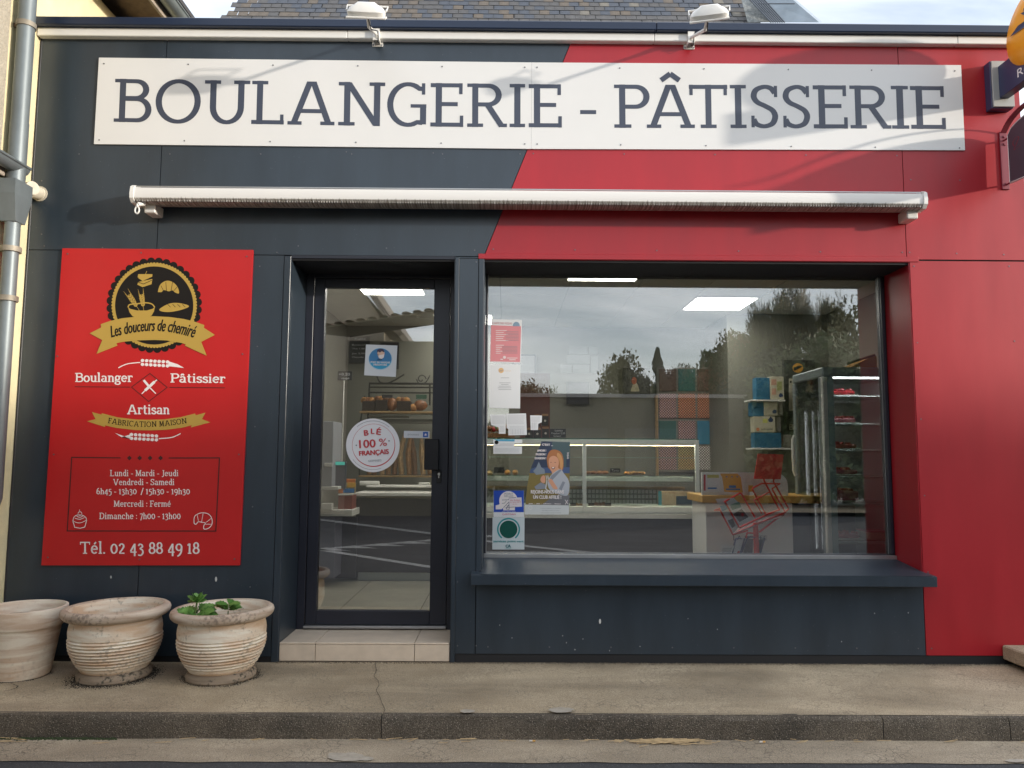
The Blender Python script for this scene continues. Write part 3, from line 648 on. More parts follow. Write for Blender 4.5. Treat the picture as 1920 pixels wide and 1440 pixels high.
# ---- tiled step
st_ = thing('door_step', 'beige tiled step below the glass door', 'step', ((XD0+XD1)/2, .15, 0))
stz = ZP(700, 1205)
MB().box(XD0+.001, XD1-.001, .006, .44, 0, stz-.010).build('step_core', GROUT, st_)
cuts = [XD0+.004, XP(591, 1225), XP(777, 1225), XD1-.006]
for a_, b_ in zip(cuts[:-1], cuts[1:]):
    MB().bbox(a_+.0015, b_-.0015, -.004, .0055, .006, stz-.0115, .002).build('riser_tile', TILE, st_)
    MB().bbox(a_+.0015, b_-.0015, -.006, .366, stz-.0098, stz, .0025).build('tread_tile', TILE, st_)

# ------------------------------------------------------------ name board
YB = -0.021
sb = thing('shop_sign', 'long white board reading BOULANGERIE - PÂTISSERIE across the top of the facade', 'sign', tuple(W(990, 275, YB)))
def qpanel(px, m, name, parent, y0, y1):
    ps = [W(a, b, y0) for a, b in px]; n = len(ps)
    mb = MB().add([(p.x, y0, p.z) for p in ps]+[(p.x, y1, p.z) for p in ps], [tuple(range(n)), tuple(range(2*n-1, n-1, -1))]+[(i, (i+1)%n, n+(i+1)%n, n+i) for i in range(n)])
    return mb.build(name, m, parent)
qpanel([(185.5, 108), (996.9, 117), (995.9, 279), (176, 270)], SIGNW, 'board', sb, YB, -PT-.002)
qpanel([(997.2, 117), (1802, 122), (1809.5, 281.5), (996.2, 279)], SIGNW, 'board', sb, YB, -PT-.002)
def bl(x):     # baseline and cap line measured along the board
    t_ = (x-213)/(1774-213); return 227.5+(242-227.5)*t_+ -3.2*((2*t_-1)**2-1)*-1, 0
LETT = [('B',213,282.5),('O',290,375.5),('U',382,467),('L',471,532),('A',539,627),('N',634,721),('G',725,799),('E',807,868.5),('R',876,949),('I',955.5,984.5),('E',991.5,1053.5),('-',1088,1118),('P',1152,1216),('Â',1213,1303),('T',1293,1365),('I',1370,1400),('S',1408,1461),('S',1468,1521),('E',1526,1590),('R',1595,1670),('I',1673,1705),('E',1709,1774)]
BASE = [(213,228.5),(300,230.5),(500,233),(720,236.5),(860,238),(1050,239),(1200,240),(1400,240.3),(1600,241),(1774,242)]
CAPL = [(213,147.5),(300,149),(500,151.5),(720,154.5),(860,156),(1050,158),(1200,158.5),(1400,159),(1600,160),(1774,161.5)]
def interp(T, x):
    for (a, b), (c, d) in zip(T[:-1], T[1:]):
        if x <= c: return b+(d-b)*(x-a)/(c-a)
    return T[-1][1]
for ch, a_, b_ in LETT:
    strokes, adv = glyph_polys(ch, 0.93); mb = MB()
    sl_ = 0.055*(1-2*((a_+b_)/2-150)/(1850-150))*0.9
    for k, quads in enumerate(strokes):
        for q in quads:
            vs = []
            for gx_, gy_ in q:
                x = a_+(b_-a_)*gx_/adv; yb, yc = interp(BASE, x), interp(CAPL, x)
                x += gy_*(yb-yc)*sl_*0.9; vs.append(W(x, yb+(yc-yb)*gy_, YB-.0006-k*.00015))
            mb.add(vs, [(0, 1, 2, 3)])
    mb.build('letter', INK, sb)
sc2 = MB()
for x in (195, 353, 512, 671, 829, 984, 1007, 1162, 1320, 1478, 1634, 1790):
    for c_, d_ in ((119.5, .0075), (262.5, .0095)):
        y_ = c_+(x-195)*(.0085 if c_ < 200 else .0095); xx = x-(9 if c_ > 200 else 0)*(1-2*(x-185)/1620)
        p = W(xx, y_, YB); sc2.disc((p.x, YB-.001, p.z), .0046, 'y', 8, .004)
sc2.build('screw_head', SCREW, sb, kind='stuff')

# ------------------------------------------------------------ awning
aw = thing('awning', 'closed white awning cassette with mouldy underside above the door and window', 'awning', tuple(W(990, 385, -.15)))
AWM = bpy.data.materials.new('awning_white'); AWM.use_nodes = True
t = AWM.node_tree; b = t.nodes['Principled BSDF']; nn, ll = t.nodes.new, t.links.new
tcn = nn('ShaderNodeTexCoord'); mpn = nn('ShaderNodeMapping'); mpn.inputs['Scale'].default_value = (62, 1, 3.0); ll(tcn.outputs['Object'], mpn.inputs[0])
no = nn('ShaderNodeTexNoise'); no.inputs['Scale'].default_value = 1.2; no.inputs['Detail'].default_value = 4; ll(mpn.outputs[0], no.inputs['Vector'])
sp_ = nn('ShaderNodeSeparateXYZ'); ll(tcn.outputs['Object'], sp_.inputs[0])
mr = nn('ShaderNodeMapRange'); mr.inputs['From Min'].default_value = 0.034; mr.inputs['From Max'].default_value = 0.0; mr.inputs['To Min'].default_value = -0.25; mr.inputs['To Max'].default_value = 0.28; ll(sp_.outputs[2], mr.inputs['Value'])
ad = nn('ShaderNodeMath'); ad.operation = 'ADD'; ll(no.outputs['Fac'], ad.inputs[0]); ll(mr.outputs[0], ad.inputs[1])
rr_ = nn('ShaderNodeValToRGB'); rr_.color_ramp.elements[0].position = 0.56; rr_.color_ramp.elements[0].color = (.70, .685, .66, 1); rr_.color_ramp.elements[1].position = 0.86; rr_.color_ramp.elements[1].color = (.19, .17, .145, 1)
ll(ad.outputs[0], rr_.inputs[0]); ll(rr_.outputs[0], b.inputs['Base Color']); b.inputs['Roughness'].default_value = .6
ax0, ax1 = XP(250, 365, -.19), XP(1732, 370, -.19)
az0, az1 = ZP(990, 383, -.20), ZP(990, 356, -.2); zl = az0
prof = [(-.03, az0+.02), (-.12, az0-.002), (-.185, az0+.004), (-.205, az0+.022), (-.208, az0+.05), (-.200, az1-.008), (-.185, az1+.002), (-.10, az1+.018), (-.03, az1+.02)]
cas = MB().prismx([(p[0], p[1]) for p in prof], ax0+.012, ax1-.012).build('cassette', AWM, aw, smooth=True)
# grooves on the lower lip
gr_ = MB(); nrib = 300
for i in range(nrib):
    x = ax0+.03+(ax1-ax0-.06)*i/(nrib-1); gr_.box(x-.0022, x+.0022, -.2035, -.188, az0+.000, az0+.010)
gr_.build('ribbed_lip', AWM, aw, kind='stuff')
MB().bbox(ax0+.014, ax1-.014, -.192, -.186, az1+.003, az1+.010, .001).build('cover_strip', ALU, aw)
ep = [(-.022, az0+.012), (-.12, az0-.010), (-.19, az0-.006), (-.214, az0+.018), (-.217, az0+.05), (-.209, az1), (-.188, az1+.014), (-.10, az1+.028), (-.022, az1+.028)]
for a_, b_ in ((ax0-.012, ax0+.011), (ax1-.011, ax1+.012)): fixnormals(MB().prismx(ep, a_, b_).build('end_cap', WHITE, aw, smooth=True))
for px_ in (285, 1706):
    x = XP(px_, 388, -.1); MB().bbox(x-.035, x+.035, -.13, -PT-.001, az0-.05, az0+.015, .006).build('wall_bracket', WHITE, aw)
x = XP(258, 392, -.19); cz = az0-.012
MB().cyl((x+.03, -.16, cz+.01), (x, -.19, cz-.004), .014, 12).tube([(x, -.19, cz), (x-.002, -.192, cz-.02)], .008, 8).build('gear_box', WHITE, aw, smooth=True)
MB().tube([(x-.002+.013*math.cos(a), -.192, cz-.042+.022*math.sin(a)) for a in [2*PI*k/14 for k in range(14)]], .005, 6, True).build('crank_eye', WHITE, aw, smooth=True)

# ------------------------------------------------------------ two floodlights
FG = mat('flood_glass', (.75, .76, .78), .25)
def flood(px_m, py_m, hx, hy, depth, label, yaw):
    base = W(px_m, py_m); hd = W(hx, hy, -depth)
    t_ = thing('floodlight', label, 'floodlight', (base.x, -.03, base.z), 'floodlights on the parapet')
    bx, bz = base.x, base.z
    MB().bbox(bx-.036, bx+.036, -.018, -PT-.0005, bz-.040, bz+.032, .006).build('mounting_plate', WHITE, t_)
    b_ = MB(); b_.box(bx-.021, bx-.017, -.075, -.018, bz-.030, bz+.05); b_.box(bx+.017, bx+.021, -.075, -.018, bz-.030, bz+.05); b_.box(bx-.021, bx+.021, -.079, -.075, bz-.028, bz+.05); b_.build('bracket', WHITE, t_)
    for sx_ in (-.029, .029):
        for sz_ in (-.03, .024): MB().disc((bx+sx_, -.0195, bz+sz_), .005, 'y', 8, .003).build('bolt', SCREW, t_)
    MB().tube([(bx+.012, -.03, bz-.02), (bx+.014, -.07, bz-.045), (bx+.014, -.10, bz+.02), (hd.x+.012, -depth+.10, hd.z-.058), (hd.x, -depth+.03, hd.z-.01)], .0035, 6).build('cable', BLACK, t_, smooth=True)
    MB().tube([(bx, -.05, bz+.02), (hd.x, -depth+.10, hd.z-.045), (hd.x, -depth+.06, hd.z-.02)], .0105, 10).build('arm', WHITE, t_, smooth=True)
    R_ = Matrix.Rotation(yaw, 4, 'Z') @ Matrix.Rotation(RAD(34), 4, 'X')
    def loc(pts): return [Vector((hd.x, -depth, hd.z)) + R_ @ Vector(p) for p in pts]
    body = MB(); secs = [(-.038, .108, .050), (-.02, .112, .056), (-.004, .112, .060), (.016, .098, .05), (.034, .066, .036), (.046, .05, .026)]
    vs = []; n = 20
    for zz_, rx, ry in secs:
        for k in range(n):
            a = 2*PI*k/n; c_, s_ = math.cos(a), math.sin(a); e = .45
            vs.append((math.copysign(abs(c_)**e, c_)*rx, math.copysign(abs(s_)**e, s_)*ry, zz_))
    fs = [(i*n+k, i*n+(k+1)%n, (i+1)*n+(k+1)%n, (i+1)*n+k) for i in range(len(secs)-1) for k in range(n)]
    fs += [tuple(range(n))[::-1], tuple(range((len(secs)-1)*n, len(secs)*n))]
    body.add(loc(vs), fs); body.build('lamp_housing', WHITE, t_, smooth=True)
    MB().add(loc([(-.098, -.046, -.040), (.098, -.046, -.040), (.098, .046, -.040), (-.098, .046, -.040)]), [(0, 1, 2, 3)]).build('lamp_glass', FG, t_)
    MB().tube(loc([(-.116, 0, 0), (-.122, .09, .02), (.122, .09, .02), (.116, 0, 0)]), .0055, 6).build('yoke', WHITE, t_)
    rim = MB(); rim.tube(loc([(-.113, -.057, -.036), (.113, -.057, -.036), (.113, .057, -.036), (-.113, .057, -.036)]), .0065, 6, True); rim.build('rim', WHITE, t_)
    return t_
flood(709, 79, 687, 20, .52, 'white floodlight over the letters ANG on the navy side', RAD(4))
flood(1291, 84, 1330, 25, .52, 'white floodlight over the first letters of PÂTISSERIE on the red side', RAD(-14))
# ------------------------------------------------------------ red opening-hours board
YP = -0.024
pb = thing('opening_hours_board', 'red board with gold bakery emblem, opening hours and phone number left of the door', 'sign', tuple(W(265, 1060, YP)))
qpanel([(117, 465.5), (474.5, 468.5), (449.5, 1060), (77.5, 1060)], REDP, 'board', pb, YP, -PT-.001)
c4 = crop(60, 460, 4.36364); c5 = crop(60, 740, 4.36364)
GOLD = mat('gold_print', (.46, .30, .06), .38, spec=.5); BLKP = mat('black_print', (.010, .008, .007), .5, spec=.25); WHP = mat('white_print', (.80, .74, .72), .45)
LN = mat('line_print', (.06, .012, .012), .4)
def L_(n): return YP-.0008-EPS*n
em = flat('emblem_scallop', [circ(1000, 490, 368, 48)]+[circ(1000+358*math.cos(RAD(a)), 490-358*math.sin(RAD(a)), 34, 14) for a in [360*k/36+4 for k in range(36)]], BLKP, pb, L_(0), c4, step=.00001)
flat('emblem_ring', [circ(1000, 490, 338, 60)]+[circ(1000+338*math.cos(RAD(a)), 490-338*math.sin(RAD(a)), 13, 10) for a in [360*k/84 for k in range(84)]], GOLD, pb, L_(2.2), c4, step=.000004)
flat('emblem_disc', [circ(1000, 492, 320, 60)], BLKP, pb, L_(4.2), c4)
gp = []
gp.append([(868, 300), (985, 275), (978, 318), (905, 342), (862, 322)]); gp.append([(872, 240), (985, 240), (984, 256), (905, 292), (870, 268)])     # cake slice
gp += linep([(866, 262), (872, 238), (985, 238)], 5) + linep([(922, 250), (940, 210)], 4)
gp.append(circ(922, 248, 10, 12))
gp.append(smooth_pts([(1030, 378), (1050, 320), (1100, 290), (1150, 300), (1190, 340), (1203, 392), (1170, 385), (1150, 368), (1120, 376), (1080, 366), (1060, 382), (1040, 382)], 4, True))
gp.append(smooth_pts([(1045, 520), (1120, 478), (1200, 472), (1285, 496), (1230, 525), (1130, 545), (1060, 540)], 5, True))
gp.append([(785, 505), (798, 548), (822, 580), (852, 592), (945, 592), (978, 575), (998, 540), (1005, 505), (985, 520), (940, 533), (860, 533), (805, 520)])
gp += linep(smooth_pts([(785, 508), (800, 485), (860, 478), (930, 470), (980, 480), (1005, 508)], 5), 10)
def wheat(x0, y0, x1, y1, s, n=6, wl=None):
    out = linep([(x0, y0), (x1, y1)], s*.07); d = Vector((x1-x0, y1-y0)); Ln = d.length; d.normalize(); nn_ = Vector((-d.y, d.x))
    for i in range(n):
        c_ = Vector((x0, y0))+d*(Ln*(.25+.7*i/n))
        for sg in (-1, 1):
            a = c_+d*0; bq = c_+d*(s*.62)+nn_*sg*s*.36; e = c_+d*(s*.60)+nn_*sg*s*.14
            out.append([tuple(a), tuple(c_+d*s*.25+nn_*sg*s*.36), tuple(bq), tuple(e)])
            out += linep([tuple(bq), tuple(bq+d*s*1.1+nn_*sg*s*.15)], s*.05)
    return out
gp += wheat(880, 535, 790, 400, 42, 5) + wheat(915, 535, 895, 400, 42, 5)
flat('emblem_gold_drawings', gp, GOLD, pb, L_(5.2), c4, step=.000002)
dk = linep([(865, 300), (912, 316), (980, 286)], 5)+linep([(1095, 300), (1100, 370)], 4)+linep([(1150, 300), (1138, 370)], 4)+linep([(1055, 330), (1075, 370)], 4)+linep([(1188, 340), (1160, 372)], 4)
for x in (1110, 1150, 1190, 1230): dk += linep([(x, 482), (x+24, 506)], 4)
flat('emblem_dark_lines', dk, BLKP, pb, L_(6.6), c4)
rib = [[(472, 720), (578, 652), (560, 640), (640, 622), (700, 800), (600, 850), (528, 888), (575, 790)][:1]+[(590, 660), (640, 700), (700, 820), (528, 888), (575, 775)],
       [(1497, 733), (1392, 665), (1340, 700), (1250, 820), (1430, 903), (1385, 790)]]
top = [(562, 645), (640, 618), (740, 596), (860, 584), (1000, 580), (1120, 586), (1240, 602), (1330, 624), (1410, 652)]
bot = [(590, 830), (640, 812), (740, 790), (860, 778), (1000, 774), (1100, 778), (1220, 798), (1310, 822), (1372, 842)]
rp = [[top[i], top[i+1], bot[i+1], bot[i]] for i in range(len(top)-1)]
flat('ribbon', rib+rp, GOLD, pb, L_(7.4), c4, step=.00001)
def arcfn(T, h, sh=0.0):
    x0, x1 = T[0][0], T[-1][0]
    def f(u, v):
        x = x0+(x1-x0)*u; y = interp(T, x); e = 3.0; dy_ = (interp(T, min(x1, x+e))-interp(T, max(x0, x-e)))/(min(x1, x+e)-max(x0, x-e)+1e-9)
        return (x+h*v*dy_*0.9+v*h*sh, y-h*v)
    return f
sc_T = [(650, 752), (740, 730), (830, 712), (930, 700), (1030, 698), (1120, 706), (1220, 726), (1320, 754)]
sans_obj('lettering', [('Les douceurs de chemiré', arcfn(sc_T, 98, .16))], BLKP, pb, L_(9.5), c4, bold=2.4)
# white wheat ears
def ear(flip, cy, cf, nm):
    P_ = []; fx = (lambda x: x) if not flip else (lambda x: 1922-x)
    P_ += linep(smooth_pts([(fx(706), cy+40), (fx(780), cy+8), (fx(885), cy-4)] if not flip else [(fx(706), cy-40), (fx(780), cy-8), (fx(885), cy+2)], 6), 8)
    for i in range(7):
        x = 905+i*34; yc = cy-4+(i*2 if not flip else -i*2)
        for sg in (-1, 1): P_.append([(fx(x-12), yc+sg*4), (fx(x-16), yc+sg*20), (fx(x-4), yc+sg*30), (fx(x+14), yc+sg*24), (fx(x+12), yc+sg*8), (fx(x+2), yc+sg*3)])
    yc = cy+8 if not flip else cy-12
    P_.append([(fx(1120), yc-20), (fx(1190), yc+2), (fx(1245), yc+(34 if not flip else -34)), (fx(1180), yc+(26 if not flip else -10)), (fx(1110), yc+18)])
    return flat(nm, P_, WHP, pb, L_(1), cf, step=.000004)
ear(False, 962, c4, 'wheat_drawing'); ear(True, 358, c5, 'wheat_drawing')
slab_obj('lettering', [('Boulanger', base_line(352, 1118, 822, 1118, 74)), ('Pâtissier', base_line(1132, 1122, 1580, 1127, 74)), ('Artisan', base_line(778, 1382, 1124, 1382, 78))], WHP, pb, L_(1), c4, wt=1.12, sp=.05)
flat('ruled_line', linep([(350, 1157), (800, 1160)], 6)+linep([(1125, 1163), (1580, 1166)], 6)+linep([(965, 1048), (1106, 1162), (955, 1278), (814, 1160)], 6, True), LN, pb, L_(1), c4)
ut = [[(905, 1108), (922, 1098), (965, 1150), (950, 1160)]]+linep([(955, 1155), (1013, 1213)], 9)+linep([(898, 1215), (925, 1188)], 8)+linep([(1000, 1118), (1022, 1100)], 9)+linep([(925, 1188), (1003, 1116)], 22)
flat('utensil_drawing', ut, WHP, pb, L_(1.5), c4, step=.00001)
# second ribbon
t2 = [(572, 152), (700, 185), (850, 203), (960, 205), (1080, 202), (1220, 183), (1335, 154)]; b2 = [(540, 238), (690, 272), (850, 290), (960, 292), (1090, 288), (1230, 270), (1360, 236)]
flat('ribbon', [[(490, 142), (575, 165), (600, 265), (450, 218), (520, 200)], [(1420, 147), (1340, 168), (1300, 268), (1460, 226), (1390, 200)]]+[[t2[i], t2[i+1], b2[i+1], b2[i]] for i in range(6)], GOLD, pb, L_(1), c5, step=.00004)
slab_obj('lettering', [('FABRICATION MAISON', arcfn([(620, 232), (720, 250), (850, 262), (960, 264), (1060, 260), (1180, 246), (1268, 234)], 44))], BLKP, pb, L_(3), c5, wt=1.05, sp=.12)
# hours box
hb = linep([(725, 517), (325, 513), (288, 1115), (1504, 1116), (1534, 517), (1118, 518)], 9)
for x in (797, 881, 966, 1052): hb.append([(x, 498), (x+20, 518), (x, 538), (x-20, 518)])
flat('hours_frame', hb, LN, pb, L_(1), c5)
slab_obj('lettering', [('Lundi - Mardi - Jeudi', base_line(638, 667, 1198, 667, 50)), ('Vendredi - Samedi', base_line(664, 740, 1165, 740, 50)),
    ('6h45 - 13h30', base_line(527, 815, 856, 815, 50)), ('/', base_line(892, 815, 910, 815, 50)), ('15h30 - 19h30', base_line(932, 815, 1292, 815, 50)),
    ('Mercredi : Fermé', base_line(668, 917, 1135, 917, 50)), ('Dimanche : 7h00 - 13h00', base_line(550, 1018, 1216, 1018, 52)),
    ('Tél. 02 43 88 49 18', base_line(392, 1302, 1370, 1302, 98))], WHP, pb, L_(1), c5, wt=1.0, sp=.07)
dr = linep([(332, 1028), (350, 1085), (395, 1093), (432, 1083), (448, 1025)], 6)+linep(smooth_pts([(332, 1028), (360, 1045), (400, 1048), (448, 1025)], 4), 5)+linep(smooth_pts([(335, 1025), (345, 1000), (370, 985), (410, 985), (440, 1005), (445, 1025)], 4), 6)
dr += linep(smooth_pts([(350, 1010), (390, 1020), (430, 1005)], 4), 5)+linep([(392, 962), (388, 940)], 4)+ringp(392, 973, 18, 13, 14)+linep(smooth_pts([(365, 995), (395, 1003), (420, 990)], 4), 5)
dr += linep(smooth_pts([(1325, 1025), (1335, 990), (1385, 967), (1440, 975), (1470, 1010), (1472, 1060), (1445, 1092), (1410, 1100), (1405, 1075), (1418, 1050), (1395, 1045), (1360, 1040), (1345, 1058), (1328, 1055), (1325, 1025)], 4), 6)
dr += linep([(1352, 985), (1362, 1035)], 4)+linep([(1400, 970), (1388, 1040)], 4)+linep([(1468, 1010), (1425, 1045)], 4)+linep([(1470, 1060), (1415, 1060)], 4)
flat('pastry_drawings', dr, WHP, pb, L_(1), c5)
q = MB()
for a_, b_ in ((127, 476), (463, 481), (455, 664), (108, 668), (90, 1045), (440, 1048), (265, 474), (262, 1049), (448, 852), (101, 852)):
    p = W(a_, b_, YP); q.disc((p.x, YP-.002, p.z), .005, 'y', 8, .003)
q.build('screw_head', SCREW, pb, kind='stuff')

# ------------------------------------------------------------ neighbour house on the left, its drainpipes and gutters
YEL = mat('yellow_render', (.75, .67, .43), .9, var=.12, vscale=5, bump=.3, bscale=120)
ROUGH = mat('grey_roughcast', (.40, .36, .29), .95, var=.15, vscale=40, bump=1.0, bscale=90)
ZINC = mat('zinc', (.17, .20, .215), .45, metal=.35, var=.22, vscale=5, stretch=(1, 1, .5))
WOOD = mat('old_wood', (.16, .11, .07), .8, var=.35, vscale=14, bump=.4, bscale=60, stretch=(1, 1, 1))
PALEW = mat('weathered_wood', (.36, .31, .26), .8, var=.3, vscale=14, bump=.3)
XS = XL-.004
nh = thing('neighbour_house', 'tall yellow rendered house with wooden eaves against the left end of the bakery', 'house', (XS-.5, -1, 0))
ZE = 4.69
MB().box(XS-4, XS, -.345, 6, -.1, ZE).build('yellow_wall', YEL, nh)
MB().box(XS-4, XS+.018, -3.2, -.342, -.1, ZE).build('roughcast_wall', ROUGH, nh)
MB().box(XS-4, XS+.46, -3.4, 7, ZE+.105, ZE+.13).build('roof_boards', WOOD, nh)
MB().box(XS-4, XS+.50, -3.4, 7, ZE+.131, ZE+.17).build('roof_covering', mat('slate_edge', (.05, .05, .055), .7), nh)
raf = None
for i in range(16):
    y_ = -3.0+i*.55+.28
    o = MB().bbox(XS+.001, XS+.36, y_, y_+.09, ZE+.0, ZE+.104, .008).build('rafter', WOOD, nh)
MB().bbox(XS+.361, XS+.385, -3.4, 7, ZE-.005, ZE+.10, .003).build('fascia_board', PALEW, nh)
gprof = [(math.cos(a)*.06, math.sin(a)*.06) for a in [PI+PI*k/8 for k in range(9)]]
def gutter(xc, y0, y1, zc, m, parent, r=.06):
    mb = MB(); vs = []
    pr = [(math.cos(PI+PI*k/8)*r, math.sin(PI+PI*k/8)*r) for k in range(9)]+[(math.cos(-PI*k/8)*(r-.004), math.sin(-PI*k/8)*(r-.004)) for k in range(9)]
    n = len(pr)
    vs = [(xc+a, y0, zc+b_) for a, b_ in pr]+[(xc+a, y1, zc+b_) for a, b_ in pr]
    mb.add(vs, [(i, (i+1)%n, n+(i+1)%n, n+i) for i in range(n)]+[tuple(range(n)), tuple(range(n, 2*n))])
    mb.tube([(xc+r, y0, zc), (xc+r, y1, zc)], .009, 8)
    return mb.build('gutter', m, parent, smooth=True)
gutter(XS+.45, -3.4, 7, ZE+.09, ZINC, nh)
# small front canopy eave that meets the leader head
ca = W(24, 300, -.32)
XC = ca.x
for y_ in (-.34, -.62, -.90, -1.2, -1.5): MB().bbox(XS+.02, XC-.045, y_-.03, y_+.03, ca.z-.10, ca.z-.02, .005).build('canopy_rafter', PALEW, nh)
MB().box(XS+.018, XC-.02, -3.0, -.25, ca.z-.018, ca.z+.006).build('canopy_boards', WOOD, nh)
gutter(XC, -3.0, -.22, ca.z-.02, ZINC, nh, .05)
# downpipe
dp = thing('drainpipe', 'grey zinc drainpipe running down the yellow corner beside the bakery', 'drainpipe', (XS+.08, -.16, 0))
p_t = W(54, 5, -.15); xpz = XS+.075; yp = -.275
MB().tube([(xpz, yp, ZE+.05), (xpz, yp, 3.30)], .050, 18).build('pipe_section', ZINC, dp, smooth=True)
MB().tube([(xpz, yp, 3.301), (xpz, yp, 2.86)], .052, 18).build('pipe_section', ZINC, dp, smooth=True)
for z_ in (ZP(55, 48, yp), ZP(20, 468, yp), ZP(5, 560, yp)):
    MB().tube([(xpz, yp, z_-.016), (xpz, yp, z_+.016)], .057, 18).build('pipe_collar', mat('old_clamp', (.30, .27, .22), .6, metal=.4, var=.3), dp, smooth=True)
    MB().bbox(XS, xpz-.04, yp-.012, yp+.012, z_-.014, z_+.014, .003).build('pipe_bracket', mat('rusty_iron', (.10, .06, .04), .8), dp)
hz1, hz0 = ZP(30, 352, yp), ZP(30, 418, yp)
hd_ = MB(); vs = []
for (sx0, sx1, sy0, sy1, z_) in ((-.075, .058, -.09, .08, hz1+.03), (-.075, .058, -.09, .08, hz1-.06), (-.046, .046, -.046, .046, hz0)):
    vs += [(xpz+sx0, yp+sy0, z_), (xpz+sx1, yp+sy0, z_), (xpz+sx1, yp+sy1, z_), (xpz+sx0, yp+sy1, z_)]
hd_.add(vs, [(i+a, i+(a+1)%4, i+4+(a+1)%4, i+4+a) for i in (0, 4) for a in range(4)]+[(8, 9, 10, 11)]); hd_.build('leader_head', ZINC, dp)
MB().tube([(xpz, yp, hz0+.01), (xpz, yp, 1.0), (xpz-.02, yp, .93), (xpz-.13, yp, .86)], .043, 18).build('pipe_section', ZINC, dp, smooth=True)
pe = thing('overflow_pipe', 'short cream plastic pipe coming out of the navy cladding at the left end', 'pipe', tuple(W(80, 362, 0)))
pz = ZP(78, 360, -.05); px1 = XP(86, 360, -.02)
MB().tube([(px1-.042, .0, pz), (px1-.044, -.04, pz-.002), (px1-.058, -.075, pz-.004), (px1-.085, -.11, pz-.008), (xpz+.035, -.16, pz-.012)], .042, 16).build('pipe_elbow', mat('cream_plastic', (.55, .50, .40), .5, var=.2, vscale=20), pe, smooth=True)
MB().tube([(px1-.042, -.012, pz), (px1-.042, -.020, pz)], .050, 16).build('pipe_collar', mat('cream_plastic2', (.48, .44, .36), .5), pe, smooth=True)

# ------------------------------------------------------------ slate-roofed house behind
bh = thing('slate_roof_house', 'house behind the parapet with a weathered slate roof', 'house', (0, 9, 0))
YR0 = 6.0
zst = ZP(960, 20, YR0)
def roofpt(x, t_): return Vector((x, YR0+t_*.5, zst+t_*.866))
p_a = W(424, 26, YR0+.6)
xl_r = W(421, 30, YR0).x; xr_r = W(1420, 30, YR0).x
slope = Vector((0, .5, .866)).normalized(); nrm = Vector((0, -.866, .5)).normalized()
MB().add([tuple(roofpt(xl_r-.3, -2)), tuple(roofpt(xr_r, -2)), tuple(roofpt(xr_r, 4)), tuple(roofpt(xl_r+1.9, 4))], [(0, 1, 2, 3)]).build('roof', mat('roof_lath', (.03, .03, .032), .9), bh)
MB().box(xl_r+.2, xr_r-.1, YR0-.6, YR0-.5, 2, zst-1.9).build('wall', YEL, bh)
SL = [mat('slate_grey', (.085, .085, .088), .62, var=.35, vscale=9, bump=.3), mat('slate_brown', (.13, .11, .09), .7, var=.35, vscale=9, bump=.3), mat('slate_blue', (.060, .072, .095), .55, var=.35, vscale=9, bump=.3), mat('slate_pale', (.17, .16, .14), .75, var=.3, vscale=12, bump=.3)]
sw, sh = .150, .118
def slate_mesh(m, i):
    j = lambda: random.uniform(-.004, .004)
    mb = MB(); a, b_ = sw/2-.0025, sh*1.25
    pts = [(-a+j(), 0+j()), (a+j(), 0+j()), (a, b_), (-a, b_)]; th = .006
    vs = [Vector((p[0], 0, 0))+slope*p[1]+nrm*(.010-p[1]*.06+th) for p in pts]+[Vector((p[0], 0, 0))+slope*p[1]+nrm*(.010-p[1]*.06) for p in pts]
    mb.add(vs, [(0, 1, 2, 3), (4, 5, 1, 0), (5, 6, 2, 1), (7, 4, 0, 3)])
    me = bpy.data.meshes.new('slate'); me.from_pydata([tuple(v) for v in mb.v], [], mb.f); me.materials.append(m); return me
slm = [slate_mesh(SL[k % 4], k) for k in range(12)]
rest = MB(); cnt = 0; cand = []
rows = range(-16, 30)
for r_ in rows:
    for c_ in range(-40, 26):
        x = c_*sw+(sw/2 if r_ % 2 else 0)+random.uniform(-.006, .006); t_ = r_*sh
        p = Vector((x, YR0, zst))+slope*t_
        if x < W(428, 0, YR0).x+max(0, (p.z-zst+.25))*.55-.05: continue
        q = Vector((p.x, p.y, p.z))-Vector((0, -CAM_D, CAM_H)); cz_ = q.dot(fwd); ix, iy = 960+F_PX*q.dot(rgt)/cz_, 720-F_PX*q.dot(up)/cz_
        if x < xr_r-.1: cand.append(((abs(iy-14) if -60 < iy < 60 and 380 < ix < 1460 else 900), x, p))
cand.sort(key=lambda c: (c[0], c[1]))
slb = ORG[bh.name]
for k, (d_, x, p) in enumerate(cand):
    mk = random.choices(range(4), weights=(50, 14, 32, 4))[0]; mi = mk+4*random.randrange(3)
    if ((p.x*1.7+p.z*3) % 5) < 1.2 and random.random() < .5: mi = 1+4*random.randrange(3)
    if k < 298:
        o = bpy.data.objects.new('slate', slm[mi]); COL.objects.link(o); o.parent = bh; o.location = p-slb; ORG[o.name] = slb
    else:
        me = slm[mi]; rest.add([tuple(v.co+p) for v in me.vertices], [tuple(f.vertices) for f in me.polygons])
rest.build('slate_courses', SL[0], bh, kind='stuff')
ZSH = mat('zinc_sheet', (.30, .36, .42), .5, metal=.3, var=.15, vscale=4)
